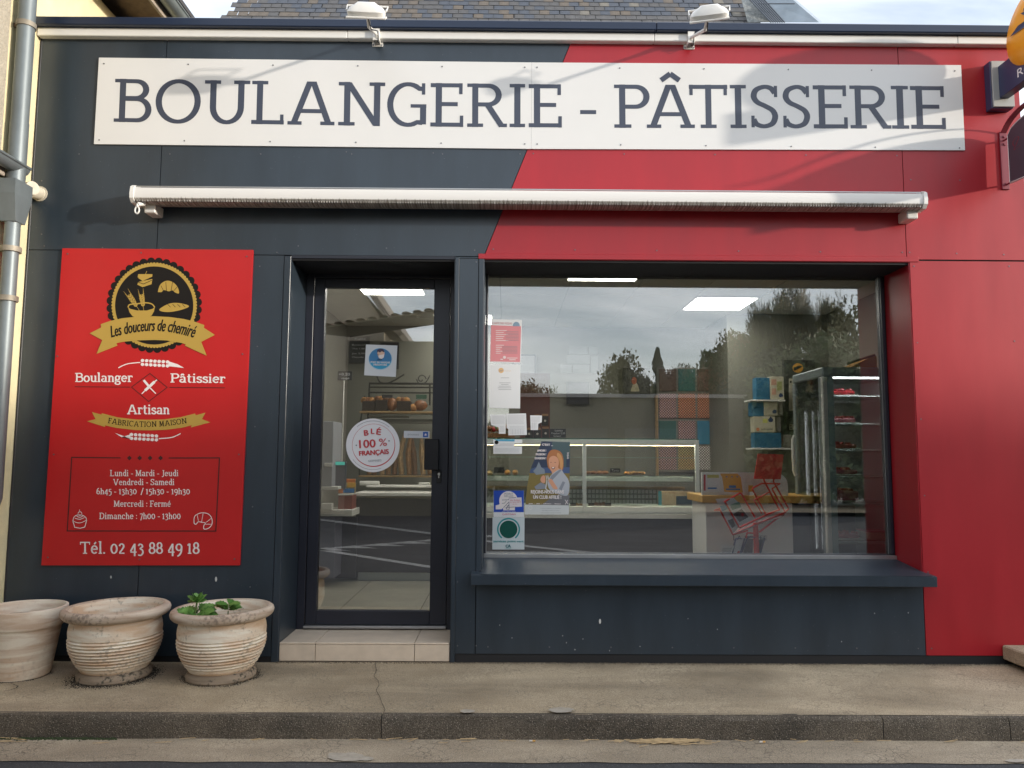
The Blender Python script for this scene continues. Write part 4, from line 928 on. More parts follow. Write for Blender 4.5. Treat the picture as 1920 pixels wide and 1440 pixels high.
# zinc valley and small lead-clad dormer cheek at the right end of the roof
def rp_(px, py, y): return tuple(W(px, py, y))
dm_ = thing('roof_dormer', 'grey-blue metal-clad dormer side at the right end of the slate roof', 'dormer', tuple(W(1450, 34, 5.60)))
MB().add([rp_(1388, -8, 5.95), rp_(1412, -8, 5.85), rp_(1468, 42, 5.70), rp_(1402, 42, 5.80)], [(0, 1, 2, 3)]).build('stone_edge', mat('lichen_stone', (.30, .32, .32), .9, var=.4, vscale=30, bump=.5), dm_)
MB().add([rp_(1410, -8, 5.75), rp_(1478, -8, 5.60), rp_(1536, 42, 5.50), rp_(1460, 42, 5.65)], [(0, 1, 2, 3)]).build('zinc_sheet', ZSH, dm_)
for k in range(7):
    MB().tube([rp_(1399+k*4.5, -8, 5.72), rp_(1446+k*4.2, 42, 5.60)], .012, 5).build('sheet_rib', mat('rib_dark', (.10, .12, .15), .5), dm_)
MB().tube([rp_(1422, 7, 5.60), rp_(1490, 7, 5.50)], .008, 5).build('sheet_seam', mat('rib_dark', (.10, .12, .15), .5), dm_)
MB().add([rp_(1476, -8, 5.62), rp_(1484, -8, 5.90), rp_(1542, 42, 5.80), rp_(1534, 42, 5.52), ], [(0, 1, 2, 3)]).build('cheek_side', ZSH, dm_)

# ------------------------------------------------------------ projecting signs at the right end
NVS = mat('sign_navy', (.035, .04, .095), .35); GRS = mat('sign_grey', (.38, .38, .36), .4); OR = mat('sign_orange', (.85, .33, .012), .35)
ps_ = thing('projecting_post_sign', 'projecting sign with orange oval and navy bird on a navy arm', 'sign', tuple(W(1875, 200, 0)))
bz1, bz0 = ZP(1858, 119, -.05), ZP(1858, 204, -.05); bx0, bx1 = XP(1857, 160, -.07), XP(1898, 160, -.07)
MB().bbox(bx0+.006, bx1, -.085, -.073, bz0, bz1, .002).build('wall_plate_cover', GRS, ps_)
MB().bbox(bx0, bx1-.002, -.0725, -PT-.0005, bz0-.006, bz1+.004, .002).build('wall_box', NVS, ps_)
axm = (bx0+bx1)/2+.005
D1 = -.76
MB().bbox(axm-.032, axm+.032, D1, -.0852, bz0+.055, bz1-.04, .003).build('arm', NVS, ps_)
yc_, rz_ = -.45, .255; zc_ = bz1-.19+rz_*1.0
ov = MB(); n = 40; rings = []
tilt = .28
def ovpt(a, rr, xo): yy = rr*.285*math.cos(a); zz_ = rr*.245*math.sin(a); return (axm+xo, yc_+yy, zc_+zz_+yy*-tilt*.5)
vs = []
for rr, xo in ((.0, -.075), (.5, -.068), (.85, -.05), (1.0, -.018), (1.0, .018), (.85, .05), (.0, .075)):
    for k in range(n): vs.append(ovpt(2*PI*k/n, rr, xo))
ov.add(vs, [(i*n+k, i*n+(k+1)%n, (i+1)*n+(k+1)%n, (i+1)*n+k) for i in range(6) for k in range(n)]); ov.build('oval_lens', OR, ps_, smooth=True)
# navy bird: swept wing strokes on both faces
for sg in (-1,):
    bd = MB()
    def bp(u, v):
        rr = math.sqrt(u*u+v*v); xo = -.078 if rr < .5 else -.078+(rr-.5)*.05
        return (axm+xo, yc_-u*.285*sg*-1*-1, zc_+v*.245)
    def bpoly(P_): bd.add([bp(a, b_) for a, b_ in P_], [tuple(range(len(P_)))])
    # u positive = towards the street, so the wall side is negative
    bpoly([(-.66, .30), (-.30, .42), (.1, .36), (.1, .26), (-.30, .28), (-.46, .24)])
    bpoly([(-.88, -.60), (-.46, .10), (-.34, .20), (.2, .30), (.0, .10), (-.30, .02)])
    bpoly([(-.80, -.46), (-.40, -.02), (.3, .05), (.6, -.05), (.1, -.12), (-.3, -.12)])
    bd.build('bird_mark', NVS, ps_)
lt = MB(); vs_, fs_ = sans('Relais'); x_ = axm-.0335
zt_, hh = (bz0+bz1)/2+.005, .055
def armfn(a, b_): return (x_, -.27-a*.24, zt_-.06+b_*hh)
lt.add([armfn(a, b_) for a, b_ in vs_], fs_); lt.build('lettering', WHP, ps_)

MAR = mat('maroon_iron', (.20, .018, .035), .4); SLG = mat('sign_slate', (.055, .055, .075), .4)
hs = thing('hanging_sign', 'dark hanging sign board in a maroon arched iron frame at the right edge', 'sign', tuple(W(1888, 355, 0)))
fx_ = XP(1886, 300, -.03); fz1, fz0 = ZP(1884, 246, -.03), ZP(1890, 354, -.03)
MB().bbox(fx_-.026, fx_+.022, -.022, -PT-.0005, fz0, fz1, .002).build('wall_strap', MAR, hs)
q = MB()
for z_ in (fz1-.035, fz1-.085, fz0+.035): MB().disc((fx_+.004, -.025, z_), .009, 'y', 10, .008).build('rivet', MAR, hs)
arch = [(-.022, fz1-.01), (-.10, fz1+.045), (-.22, fz1+.075), (-.36, fz1+.07), (-.50, fz1+.02), (-.64, fz1-.06), (-.76, fz1-.08)]
arch = smooth_pts(arch, 4)
q = MB(); vs = []
for (y_, z_) in arch: vs += [(fx_-.018, y_, z_), (fx_+.018, y_, z_), (fx_+.018, y_, z_+.010), (fx_-.018, y_, z_+.010)]
m_ = len(arch); q.add(vs, [(i*4+k, i*4+(k+1)%4, i*4+4+(k+1)%4, i*4+4+k) for i in range(m_-1) for k in range(4)]+[(0, 1, 2, 3)]); q.build('arched_bar', MAR, hs)
for z_ in (fz1-.06, fz0+.03): MB().tube([(fx_, -.02, z_), (fx_, -.075, z_)], .006, 8).build('hook', MAR, hs)
bt = [(-.065, fz0+.03)]+[(y_, z_-.075) for y_, z_ in arch if -.70 < y_ < -.06]+[(-.70, fz0+.03)]
bt = [(-.065, fz0+.028), (-.065, fz1-.045)]+[(y_, z_-.055-.02*(abs(y_)/.7)) for y_, z_ in arch if -.68 < y_ < -.08]+[(-.70, fz1-.14), (-.70, fz0-.02)]
MB().prismx(bt, fx_-.005, fx_+.005).build('board', SLG, hs)
MB().tube([(fx_, a, b_) for a, b_ in bt], .007, 6, True).build('board_rim', mat('rim_white', (.6, .58, .58), .5), hs)
lp = []
def hfn(a, b_): return (fx_-.0062, -.115-a*.50, fz1-.165+b_*.10)
q = MB()
Lc = smooth_pts([(.02, .25), (.0, .5), (.06, .72), (.12, .62), (.07, .3), (.02, .05), (.05, -.02), (.15, .06)], 5)
for P_ in linep([(a, b_) for a, b_ in Lc], .016): q.add([hfn(a, b_) for a, b_ in P_], [(0, 1, 2, 3)])
q.build('script_letter', MAR, hs)

# ------------------------------------------------------------ neighbour's concrete doorstep at the right
cs = thing('concrete_doorstep', "corner of the neighbour's raised concrete doorstep at the right edge", 'step', (3.4, -.3, 0))
cx0 = XP(1876, 1210); zc1_, zc0_ = ZP(1876, 1208), ZP(1880, 1235)
MB().bbox(cx0, cx0+2.2, -.75, -.012, zc0_, zc1_, .008).build('slab', CONC, cs)
MB().box(cx0+.07, cx0+2.2, -.66, -.012, -.01, zc0_-.001).build('gap_block', mat('gap_shade', (.05, .045, .04), .9), cs)  # block under the slab; the gap's shade is put into its dark colour

# ------------------------------------------------------------ pots
POT = bpy.data.materials.new('cream_stoneware'); POT.use_nodes = True
def potmat(m, c1, c2, cd_, dirt=0.5):
    t = m.node_tree; b = t.nodes['Principled BSDF']; nn, ll = t.nodes.new, t.links.new
    tcn = nn('ShaderNodeTexCoord'); mpn = nn('ShaderNodeMapping'); mpn.inputs['Scale'].default_value = (1.2, 1.2, 9); ll(tcn.outputs['Object'], mpn.inputs[0])
    a = nn('ShaderNodeTexNoise'); a.inputs['Scale'].default_value = 2.6; a.inputs['Detail'].default_value = 7; a.inputs['Distortion'].default_value = .6; ll(mpn.outputs[0], a.inputs['Vector'])
    ra = nn('ShaderNodeValToRGB'); ra.color_ramp.elements[0].position = .38; ra.color_ramp.elements[1].position = .6; ra.color_ramp.elements[0].color = (*c1, 1); ra.color_ramp.elements[1].color = (*c2, 1); ll(a.outputs['Fac'], ra.inputs[0])
    g = nn('ShaderNodeTexNoise'); g.inputs['Scale'].default_value = 55; g.inputs['Detail'].default_value = 5; ll(tcn.outputs['Object'], g.inputs['Vector'])
    h = nn('ShaderNodeTexNoise'); h.inputs['Scale'].default_value = 5; h.inputs['Detail'].default_value = 5; ll(tcn.outputs['Object'], h.inputs['Vector'])
    s_ = nn('ShaderNodeMath'); s_.operation = 'MULTIPLY'; ll(g.outputs['Fac'], s_.inputs[0]); ll(h.outputs['Fac'], s_.inputs[1])
    rb = nn('ShaderNodeValToRGB'); rb.color_ramp.elements[0].position = .27+.06*(1-dirt); rb.color_ramp.elements[0].color = (0,0,0,1); rb.color_ramp.elements[1].position = .36+.06*(1-dirt); rb.color_ramp.elements[1].color = (dirt,)*3+(1,); ll(s_.outputs[0], rb.inputs[0])
    mi = nn('ShaderNodeMix'); mi.data_type = 'RGBA'; ll(rb.outputs[0], mi.inputs['Factor']); ll(ra.outputs[0], mi.inputs['A']); mi.inputs['B'].default_value = (*cd_, 1)
    ll(mi.outputs['Result'], b.inputs['Base Color']); b.inputs['Roughness'].default_value = .85
    bu = nn('ShaderNodeBump'); bu.inputs['Strength'].default_value = .35; bu.inputs['Distance'].default_value = .004; ll(g.outputs['Fac'], bu.inputs['Height']); ll(bu.outputs[0], b.inputs['Normal'])
potmat(POT, (.64, .46, .31), (.80, .73, .61), (.15, .12, .09), .5)
POTR = bpy.data.materials.new('cream_stoneware_rim'); POTR.use_nodes = True; potmat(POTR, (.42, .32, .24), (.62, .53, .43), (.12, .095, .075), .6)
POTF = bpy.data.materials.new('mossy_stoneware'); POTF.use_nodes = True; potmat(POTF, (.22, .17, .12), (.34, .27, .20), (.03, .03, .022), .9)
SOIL = mat('potting_soil', (.035, .026, .018), 1.0, var=.4, vscale=30, bump=1, bscale=80)
def urn(c, label, scl=1.0, sed=0, soil=.27):
    t_ = thing('plant_pot', label, 'plant pot', c, 'stoneware pots by the wall')
    pr = [(.168, .046), (.176, .055), (.186, .070)]
    z_ = .078
    for k in range(9):
        r_ = .188+.050*math.sin(min(1, (z_-.07)/.14)*PI/2)
        pr += [(r_-.006, z_), (r_+.003, z_+.003), (r_+.0075, z_+.008), (r_+.004, z_+.013), (r_-.006, z_+.0165)]; z_ += .0178
    pr += [(.241, .243), (.243, .27), (.240, .295), (.235, .318), (.238, .338)]
    body = [(r_*scl, z_*scl) for r_, z_ in pr]
    MB().lathe(c, body, 64, 1.02, .98).build('body', POT, t_, smooth=True)
    rim = [(.236, .334), (.252, .337), (.268, .345), (.280, .358), (.284, .374), (.279, .389), (.267, .398), (.252, .399), (.242, .392)]
    MB().lathe(c, [(a*scl*(1), b_*scl) for a, b_ in rim], 64, 1.02, .98).build('rim', POTR, t_, smooth=True)
    inn = [(.242, .392), (.230, .36), (.226, .33), (.228, .28), (.218, .2)]
    MB().lathe(c, [(a*scl, b_*scl) for a, b_ in inn], 64, 1.02, .98).build('inner_wall', POT, t_, smooth=True)
    ft = [(.15, .0), (.188, .0), (.196, .010), (.196, .030), (.186, .044), (.168, .050)]
    MB().lathe(c, [(a*scl, b_*scl) for a, b_ in ft], 48).build('foot', POTF, t_, smooth=True)
    return t_
def soil_disc(c, r_, z_, label):
    mb = MB(); n = 28; vs = [(c[0], c[1], z_)]
    for i, f_ in enumerate((.35, .7, 1.0)):
        for k in range(n): a = 2*PI*k/n; vs.append((c[0]+r_*f_*math.cos(a), c[1]+r_*f_*math.sin(a), z_+.012*noise.noise(Vector((f_*3+c[0], a*2, 1)))))
    fs = [(0, 1+k, 1+(k+1)%n) for k in range(n)]+[(1+i*n+k, 1+(i+1)*n+k, 1+(i+1)*n+(k+1)%n, 1+i*n+(k+1)%n) for i in range(2) for k in range(n)]
    mb.add(vs, fs); return mb.build('soil', SOIL, None, kind='stuff', label=label)
def cpos(px, yc): return (XP(px, 1140, yc), yc, 0.0)
c2_ = cpos(221.5, -.33); c3_ = cpos(419.5, -.33); c1_ = cpos(45, -.315)
u2 = urn(c2_, 'bulbous ribbed cream pot with nothing growing in it, in the middle of the three', 1.0)
u3 = urn(c3_, 'bulbous ribbed cream pot with a green weed growing in it', .985)
u2.rotation_euler = (RAD(.6), RAD(-.8), 0); u3.rotation_euler = (0, RAD(-.5), RAD(40))
t1 = thing('plant_pot', 'tapered smooth cream pot with a plain band at the left edge', 'plant pot', c1_, 'stoneware pots by the wall')
POT1 = bpy.data.materials.new('pale_stoneware'); POT1.use_nodes = True; potmat(POT1, (.56, .42, .31), (.74, .67, .56), (.18, .14, .11), .2)
MB().lathe(c1_, [(.17, 0), (.186, .004), (.193, .02), (.242, .272), (.246, .282)], 64, .81, .81).build('body', POT1, t1, smooth=True)
MB().lathe(c1_, [(.244, .280), (.258, .283), (.262, .29), (.280, .378), (.278, .386), (.262, .388), (.252, .378), (.238, .30), (.22, .2)], 64, .81, .81).build('rim', POT1, t1, smooth=True)
soil_disc(c1_, .194, .325, 'dark dry soil filling the left pot'); soil_disc(c2_, .224, .235, 'dry soil low in the middle pot'); soil_disc(c3_, .222, .25, 'soil in the right pot under the weed')
LEAF = mat('leaf_green', (.07, .19, .035), .5, var=.35, vscale=18, spec=.4); LEAF2 = mat('leaf_light', (.13, .28, .06), .5, var=.3, vscale=18)
wd = thing('weed_plant', 'young green leafy weed growing in the right pot', 'plant', (c3_[0]-.12, c3_[1], .25))
def leaf(base, tip, wd_, droop, lob=True, tilt=.4):
    base, tip = Vector(base), Vector(tip); d = tip-base; Ln = d.length; t_ = d.normalized(); s_ = t_.cross(Vector((0, 0, 1))); s_ = s_.normalized() if s_.length > .1 else Vector((1, 0, 0)); s_ = (s_+Vector((0, .0, tilt*(1 if s_.y > 0 else -1)))).normalized(); n_ = s_.cross(t_).normalized()
    pr = [(0, .03), (.12, .30), (.22, .72), (.30, .58), (.42, 1.0), (.52, .74), (.62, .92), (.72, .55), (.82, .58), (.92, .25), (1, .0)] if lob else [(0, .05), (.2, .7), (.45, 1), (.7, .8), (.9, .35), (1, 0)]
    mid = []; a = []; b_ = []
    for u, w_ in pr:
        c = base+t_*Ln*u-Vector((0, 0, 1))*droop*u*u; mid.append(c); a.append(c+s_*w_*wd_+n_*.12*wd_*w_+n_*random.uniform(-.06, .06)*wd_); b_.append(c-s_*w_*wd_+n_*.12*wd_*w_+n_*random.uniform(-.06, .06)*wd_)
    n = len(pr); mb = MB(); mb.add(a+mid+b_, [(i, i+1, n+i+1, n+i) for i in range(n-1)]+[(n+i, n+i+1, 2*n+i+1, 2*n+i) for i in range(n-1)]); return mb
def stalk(pts, r_=.004): return MB().tube(pts, r_, 6).build('stem', mat('stem_green', (.14, .20, .06), .6), wd, smooth=True)
wb = (c3_[0]-.13, c3_[1]-.06, .26)
stalk([wb, (wb[0]-.01, wb[1], .36), (wb[0]+.005, wb[1]-.01, .45)], .005)
topc = Vector((wb[0]+.005, wb[1]-.01, .43))
for k in range(14):
    a = k*2.4; e = random.uniform(.0, 1.3); Ln = random.uniform(.05, .075)
    leaf(topc, topc+Vector((math.cos(a)*math.cos(e), math.sin(a)*math.cos(e), math.sin(e)))*Ln, .024, .005).build('leaf', LEAF2 if k % 3 else LEAF, wd, smooth=True)
for k in range(22):
    a = k*2.399+.4; Ln = random.uniform(.07, .12); z_ = random.uniform(.37, .405)
    b0 = Vector((wb[0]+math.cos(a)*.015, wb[1]+math.sin(a)*.015, z_-.02)); tp = b0+Vector((math.cos(a)*Ln*1.1, math.sin(a)*Ln*.7, random.uniform(.0, .035)))
    leaf(b0, tp, random.uniform(.03, .045), .012, tilt=.6).build('leaf', LEAF if k % 2 else LEAF2, wd, smooth=True)
wb2 = Vector((c3_[0]+.04, c3_[1]-.04, .26))
stalk([wb2, (wb2.x, wb2.y, .375)], .003)
for k in range(13):
    a = k*2.2+.3; Ln = random.uniform(.06, .1); b0 = wb2+Vector((0, 0, .12+k*.003)); leaf(b0, b0+Vector((math.cos(a)*Ln, math.sin(a)*Ln*.7, .025)), .026, .012).build('leaf', LEAF2 if k % 2 else LEAF, wd, smooth=True)

# ------------------------------------------------------------ dirt and litter: real crumbs
CR = mat('dark_crumbs', (.028, .024, .018), 1.0, var=.3, vscale=50)
def crumbs(name, label, pts, smin, smax, m, zf=lambda x, y: 0.0):
    mb = MB()
    for (x, y) in pts:
        s_ = random.uniform(smin, smax); z_ = zf(x, y); a = random.uniform(0, PI)
        vs = [Vector((x, y, z_))+Vector((math.cos(a+k*PI/2)*s_*random.uniform(.6, 1.2), math.sin(a+k*PI/2)*s_*random.uniform(.6, 1.2), -.002)) for k in range(4)]+[Vector((x, y, z_+s_*random.uniform(.4, .9)))]
        mb.add(vs, [(0, 1, 4), (1, 2, 4), (2, 3, 4), (3, 0, 4)])
    return mb.build(name, m, None, kind='stuff', label=label)
def ring_pts(c, r0_, r1_, n):
    out = []
    for _ in range(n):
        a = random.uniform(0, 2*PI); r_ = r0_+abs(random.gauss(0, 1))*(r1_-r0_)*.55
        r_ *= 1+.15*noise.noise(Vector((math.cos(a)*2+c[0], math.sin(a)*2, 0))); out.append((c[0]+r_*math.cos(a), c[1]+r_*math.sin(a)))
    return [p for p in out if p[1] < -.03]
crumbs('soil_crumbs', 'black soil crumbs round the foot of the middle pot', ring_pts(c2_, .185, .245, 2600), .0012, .0035, CR, lambda x, y: .003)
crumbs('soil_crumbs', 'black soil crumbs round the foot of the right pot', ring_pts(c3_, .185, .212, 1300), .0012, .003, CR, lambda x, y: .003)
crumbs('soil_crumbs', 'thin line of soil crumbs under the left pot', ring_pts(c1_, .145, .16, 600), .0012, .003, CR, lambda x, y: .003)
MOSS = mat('moss', (.035, .05, .018), 1.0, var=.4, vscale=40)
pts = []
for _ in range(1500):
    x = random.uniform(-3.5, -1.6); 
    if noise.noise(Vector((x*2.1, 5, 0))) > -.05: pts.append((x, KY-.004-abs(random.gauss(0, .010))))
crumbs('moss', 'dark moss along the foot of the kerb on the left', pts, .003, .010, MOSS, lambda x, y: RZ0+.006)
pts = [(random.uniform(-1.4, 3.2), -.012-abs(random.gauss(0, .014))) for _ in range(2300)]
crumbs('grit', 'fine grit collected along the foot of the shopfront', pts, .0015, .005, mat('grit_tan', (.17, .14, .10), 1.0, var=.4, vscale=60), lambda x, y: .004)
pts = [(random.uniform(-3.5, 3.5), random.uniform(-.95, -.03)) for _ in range(2600)]+[(random.uniform(-3.5, 3.5), random.uniform(-1.26, -1.0)) for _ in range(1200)]
crumbs('gravel', 'scattered fine gravel on the pavement and gutter', pts, .001, .0028, mat('grit_pale', (.30, .27, .23), 1.0, var=.4, vscale=60), lambda x, y: .003 if y > KY else RZ0+.006)
STR = mat('dry_straw', (.42, .30, .16), .9, var=.3, vscale=30)
mb = MB()
for _ in range(340):
    k = random.random(); cx_ = XP(1255, 1393, KY-.05)+random.gauss(0, .08) if k < .7 else (random.uniform(-3.3, -2.3) if k < .85 else random.uniform(-2, 3.2))
    p = Vector((cx_, KY-.012-abs(random.gauss(0, .025)), RZ0+.008+random.uniform(0, .006))); a = random.gauss(0, .5); Ln = random.uniform(.01, .045); d = Vector((math.cos(a), math.sin(a)*.4, random.uniform(-.05, .1)))*Ln; s_ = Vector((0, .0018, .0008))
    mb.add([p-d-s_, p+d-s_, p+d+s_, p-d+s_], [(0, 1, 2, 3)])
mb.build('dry_straw', STR, None, kind='stuff', label='wisps of dry straw and needles in the gutter')
def butt(px, py, label, ang):
    p = WZ(px, py, RZ0+.012); d = Vector((math.cos(ang), math.sin(ang), 0))
    t_ = thing('cigarette_butt', label, 'cigarette butt', tuple(p))
    MB().tube([p-d*.014, p+d*.001], .004, 8).build('paper', mat('cig_paper', (.6, .56, .5), .8), t_); MB().tube([p+d*.001, p+d*.015], .0042, 8).build('filter', mat('cig_filter', (.55, .30, .08), .8), t_)
butt(1429, 1391, 'orange-tipped cigarette butt in the gutter right of the straw', .15); butt(998, 1389, 'small cigarette butt in the gutter below the window end', -.1)
# white bird droppings and scuffs on the cladding
mb = MB()
for (a, b_, s_) in ((1125, 1165, 5), (405, 1086, 5), (208, 1082, 3), (1055, 1192, 1.6), (1062, 1205, 1.6), (1093, 1198, 1.6), (1200, 1212, 1.6), (1640, 1150, 1.6), (1703, 1149, 1.8), (1578, 1203, 1.6), (1345, 1180, 1.5), (937, 1172, 1.5), (960, 1196, 1.5), (1290, 1160, 1.3), (992, 206, 0), (1078, 1218, 2), (1143, 1220, 1.6)):
    if s_: mb.add([W(x, y, -PT-.0006) for x, y in circ(a, b_, s_*.42, 8, s_*(1.0 if s_ > 2 else .7))], [tuple(range(8))])
mb.build('white_scuffs', mat('scuff', (.55, .56, .55), .8), bk, kind='stuff')
# ------------------------------------------------------------ shop interior
WALLM = mat('shop_wall', (.17, .167, .14), .85, var=.05, vscale=2)
CEILM = mat('ceiling_white', (.55, .55, .52), .9, var=.04, vscale=8)
TFL = mat('shop_floor', (.34, .32, .26), .35, var=.25, vscale=3)
DKB = mat('counter_dark', (.035, .028, .030), .35, var=.1); GREYM = mat('case_metal', (.60, .64, .62), .4); OFFW = mat('off_white', (.68, .67, .63), .5, var=.05)
IRON = mat('wrought_iron', (.012, .012, .012), .5); WOODL = mat('light_wood', (.36, .23, .10), .5, var=.25, vscale=10, stretch=(1, 1, 6)); SLATE = mat('chalk_board', (.012, .012, .018), .5)
CHALK = mat('chalk', (.55, .55, .55), .9)
XI = XR-.08
FZ, CZ, YB2 = .125, 2.74, 3.85
xl_w = XP(645, 800, YB2)
MB().box(xl_w-.1, XI+.06, .44, YB2+.1, FZ-.05, FZ-.004).build('shop_floor', GROUT, None, kind='structure')
fl = bpy.data.objects['shop_floor']
tiles = MB().bbox(-.2965, .2965, -.2965, .2965, -.0039, 0, .001)
tm0 = None
for i in range(9):
    for j in range(6):
        x, y = xl_w+.3+.6*i, .75+.6*j
        if x > 3.1: continue
        if tm0 is None:
            o = tiles.build('floor_tile', TFL, fl); tm0 = o.data
        else: o = bpy.data.objects.new('floor_tile', tm0); COL.objects.link(o); o.parent = fl
        o.location = (x, y, FZ)
MB().box(xl_w-.1, xl_w, .46, YB2, FZ, CZ+.1).build('shop_wall', WALLM, None, kind='structure')
MB().box(xl_w, XI+.06, YB2, YB2+.1, FZ, CZ+.1).build('shop_wall', WALLM, None, kind='structure')
MB().box(XI, XI+.06, .46, YB2, FZ, CZ+.1).build('shop_wall', WALLM, None, kind='structure')
wx = XP(1367, 800, 2.95)
MB().box(wx, XI, 2.95, YB2, FZ, CZ).build('shop_wall', WALLM, None, kind='structure')
MB().box(XL+.05, XR-.05, .452, .458, 0, 3.5) if False else None
iw = MB(); iw.box(xl_w, XD0, .451, .46, FZ, CZ); iw.box(XD1, XW0, .451, .46, FZ, CZ); iw.box(XW1, XI, .451, .46, FZ, CZ); iw.box(XW0, XW1, .41, .46, FZ, gz0-.05)
iw.box(xl_w, XI, .451, .46, Z_SOF+.01, CZ); iw.build('shop_wall', WALLM, None, kind='structure')
ce = MB().box(xl_w, XI, .46, YB2, CZ+.012, CZ+.05).build('shop_ceiling', mat('ceiling_grid', (.30, .30, .28), .7), None, kind='structure')
LITE = mat('light_panel', (.9, .9, .85), .5, emit=(1.0, .96, .87), estr=11.0)
la = WZ(1305, 560, CZ); lb = WZ(922, 600, CZ)
lights = [((la.x, la.x+.555), (2.14, 2.70), 'square ceiling light panel nearest the tall fridge, seen through the window'),
          ((.51, 1.07), (.87, 1.46), 'square ceiling light panel cut by the top of the window frame'),
          ((-1.30, -.76), (1.49, 2.08), 'square ceiling light panel seen at the top of the door glass'),
          ((lb.x-.60, lb.x), (lb.y-.30, lb.y+.25), 'ceiling light panel just showing at the left edge of the window')]
ctm = {}
xx = la.x-.0225-.6*8
while xx < XI:
    yy = .27
    while yy < YB2:
        a0, a1, b0, b1 = max(xx+.004, xl_w), min(xx+.596, XI-.01), max(yy+.004, .47), min(yy+.596, YB2-.01)
        if a1-a0 > .1 and b1-b0 > .1 and not any(l[0][0] < (a0+a1)/2 < l[0][1] and l[1][0] < (b0+b1)/2 < l[1][1] for l in lights):
            MB().box(a0, a1, b0, b1, CZ+.003, CZ+.011).build('ceiling_tile', CEILM, ce)
        yy += .6
    xx += .6
for (a0, a1), (b0, b1), lab in lights:
    t_ = thing('ceiling_light', lab, 'ceiling light', ((a0+a1)/2, (b0+b1)/2, CZ), 'ceiling light panels')
    MB().box(a0-.012, a1+.012, b0-.012, b1+.012, CZ-.004, CZ+.002).build('frame', OFFW, t_); MB().box(a0, a1, b0, b1, CZ-.008, CZ-.0045).build('diffuser', LITE, t_)

def pb_(px0, py0, px1, py1, y0, y1, name, m, parent=None, r=.003, **k):
    return MB().bbox(XP(px0, (py0+py1)/2, y0), XP(px1, (py0+py1)/2, y0), y0, y1, ZP((px0+px1)/2, py1, y0), ZP((px0+px1)/2, py0, y0), r).build(name, m, parent, **k)
# ---- glazed counter
YF = 2.3
vc = thing('display_counter', 'long glazed bakery display counter behind the shop window', 'display counter', (XP(1090, 1000, YF), YF+.4, FZ))
vx0, vx1 = XP(880, 900, YF), XP(1311, 900, YF)
zz = lambda py, y=YF: ZP(1100, py, y)
MB().bbox(vx0, vx1-.03, YF+.03, YF+.80, FZ, zz(973), .004).build('base_panel', DKB, vc)
MB().bbox(vx0, vx1, YF-.01, YF+.82, zz(972), zz(963), .004).build('deck_rail', OFFW, vc)
MB().bbox(vx0, vx1-.01, YF+.01, YF+.80, zz(962.5), zz(950), .003).build('deck', GREYM, vc)
MB().box(vx0, vx1-.02, YF+.55, YF+.56, zz(950), zz(917)).build('back_lattice_backing', mat('lattice_back', (.26, .25, .22), .8), vc)
mb = MB()
for i in range(60):
    x = XP(1010, 900, YF+.5)+i*.038
    if x > vx1-.05: break
    for j, pj in enumerate((944, 934, 925)): mb.box(x, x+.028, YF+.540, YF+.548, zz(pj, YF+.5), zz(pj-6.5, YF+.5))
mb.build('back_lattice', mat('lattice_grey', (.60, .58, .53), .6), vc, kind='stuff')
MB().bbox(vx0, vx1-.02, YF+.50, YF+.53, zz(917, YF+.5), zz(912, YF+.5), .002).build('wood_rail', WOODL, vc)
CG = glass_mat('case_glass', (.97, .985, .975), .9)
MB().box(vx0, vx1-.005, YF+.005, YF+.010, zz(950), zz(834)).build('front_glass', CG, vc)
MB().box(vx0, vx1, YF-.005, YF+.55, zz(823.5), zz(821.5)).build('top_glass', mat('glass_edge', (.05, .10, .08), .1), vc)
MB().bbox(vx0, vx1, YF-.004, YF+.02, zz(833), zz(824), .002).build('top_rail', GREYM, vc)
SHG = glass_mat('shelf_glass', (.94, .98, .96), .9); SHE = mat('shelf_edge', (.22, .30, .26), .25)
for py in (857, 892):
    MB().box(vx0, vx1-.02, YF+.06, YF+.45, zz(py, YF+.06)-.006, zz(py, YF+.06)).build('glass_shelf', SHG, vc)
    MB().box(vx0, vx1-.02, YF+.054, YF+.0595, zz(py, YF+.06)-.006, zz(py, YF+.06)).build('shelf_edge', SHE, vc)
MB().bbox(vx0, vx1-.03, YF+.10, YF+.12, zz(902, YF+.1), zz(893.5, YF+.1), .002).build('shelf_front_rail', GREYM, vc)
MB().box(vx0, vx1-.04, YF+.022, YF+.06, zz(832.5), zz(831.5)).build('case_fill_light', mat('case_fill_light', (.9, .9, .85), .5, emit=(1, .9, .75), estr=40), vc)  # hidden glowing strip added under the top rail to brighten the shelf goods
for px_ in (1096, 1308): MB().bbox(XP(px_-3.5, 900, YF), XP(px_+3.5, 900, YF), YF-.008, YF+.03, zz(962), zz(824), .003).build('post', GREYM, vc)
MB().box(vx0, vx1-.03, YF+.03, YF+.036, zz(835.4), zz(834.2)).build('light_strip', mat('warm_strip', (.8, .6, .3), .5, emit=(1, .86, .62), estr=2), vc)
PAST = [mat('pastry_gold', (.42, .20, .06), .5, var=.4, vscale=30), mat('pastry_dark', (.22, .085, .03), .5, var=.4, vscale=30), mat('pastry_pale', (.55, .36, .16), .5, var=.3, vscale=30)]
def pastry(px, py, y, rx, rz, m, label, name='pastry', n=1, cat='pastry'):
    p = W(px, py, y); mb = MB()
    if n == 1: mb.ball((p.x, y, p.z+rz*.8), rx, .05, rz, 14, 8, jit=.06)
    else:
        for k in range(n): mb.ball((p.x+(k-(n-1)/2)*rx*1.5/n*1.2, y, p.z+rz*.8), rx/n*1.25, .05, rz*random.uniform(.8, 1.1), 12, 7, rot=.3, jit=.08)
    return mb.build(name, m, None, smooth=True, label=label, cat=cat, group='pastries in the display counter')
ys = YF+.2
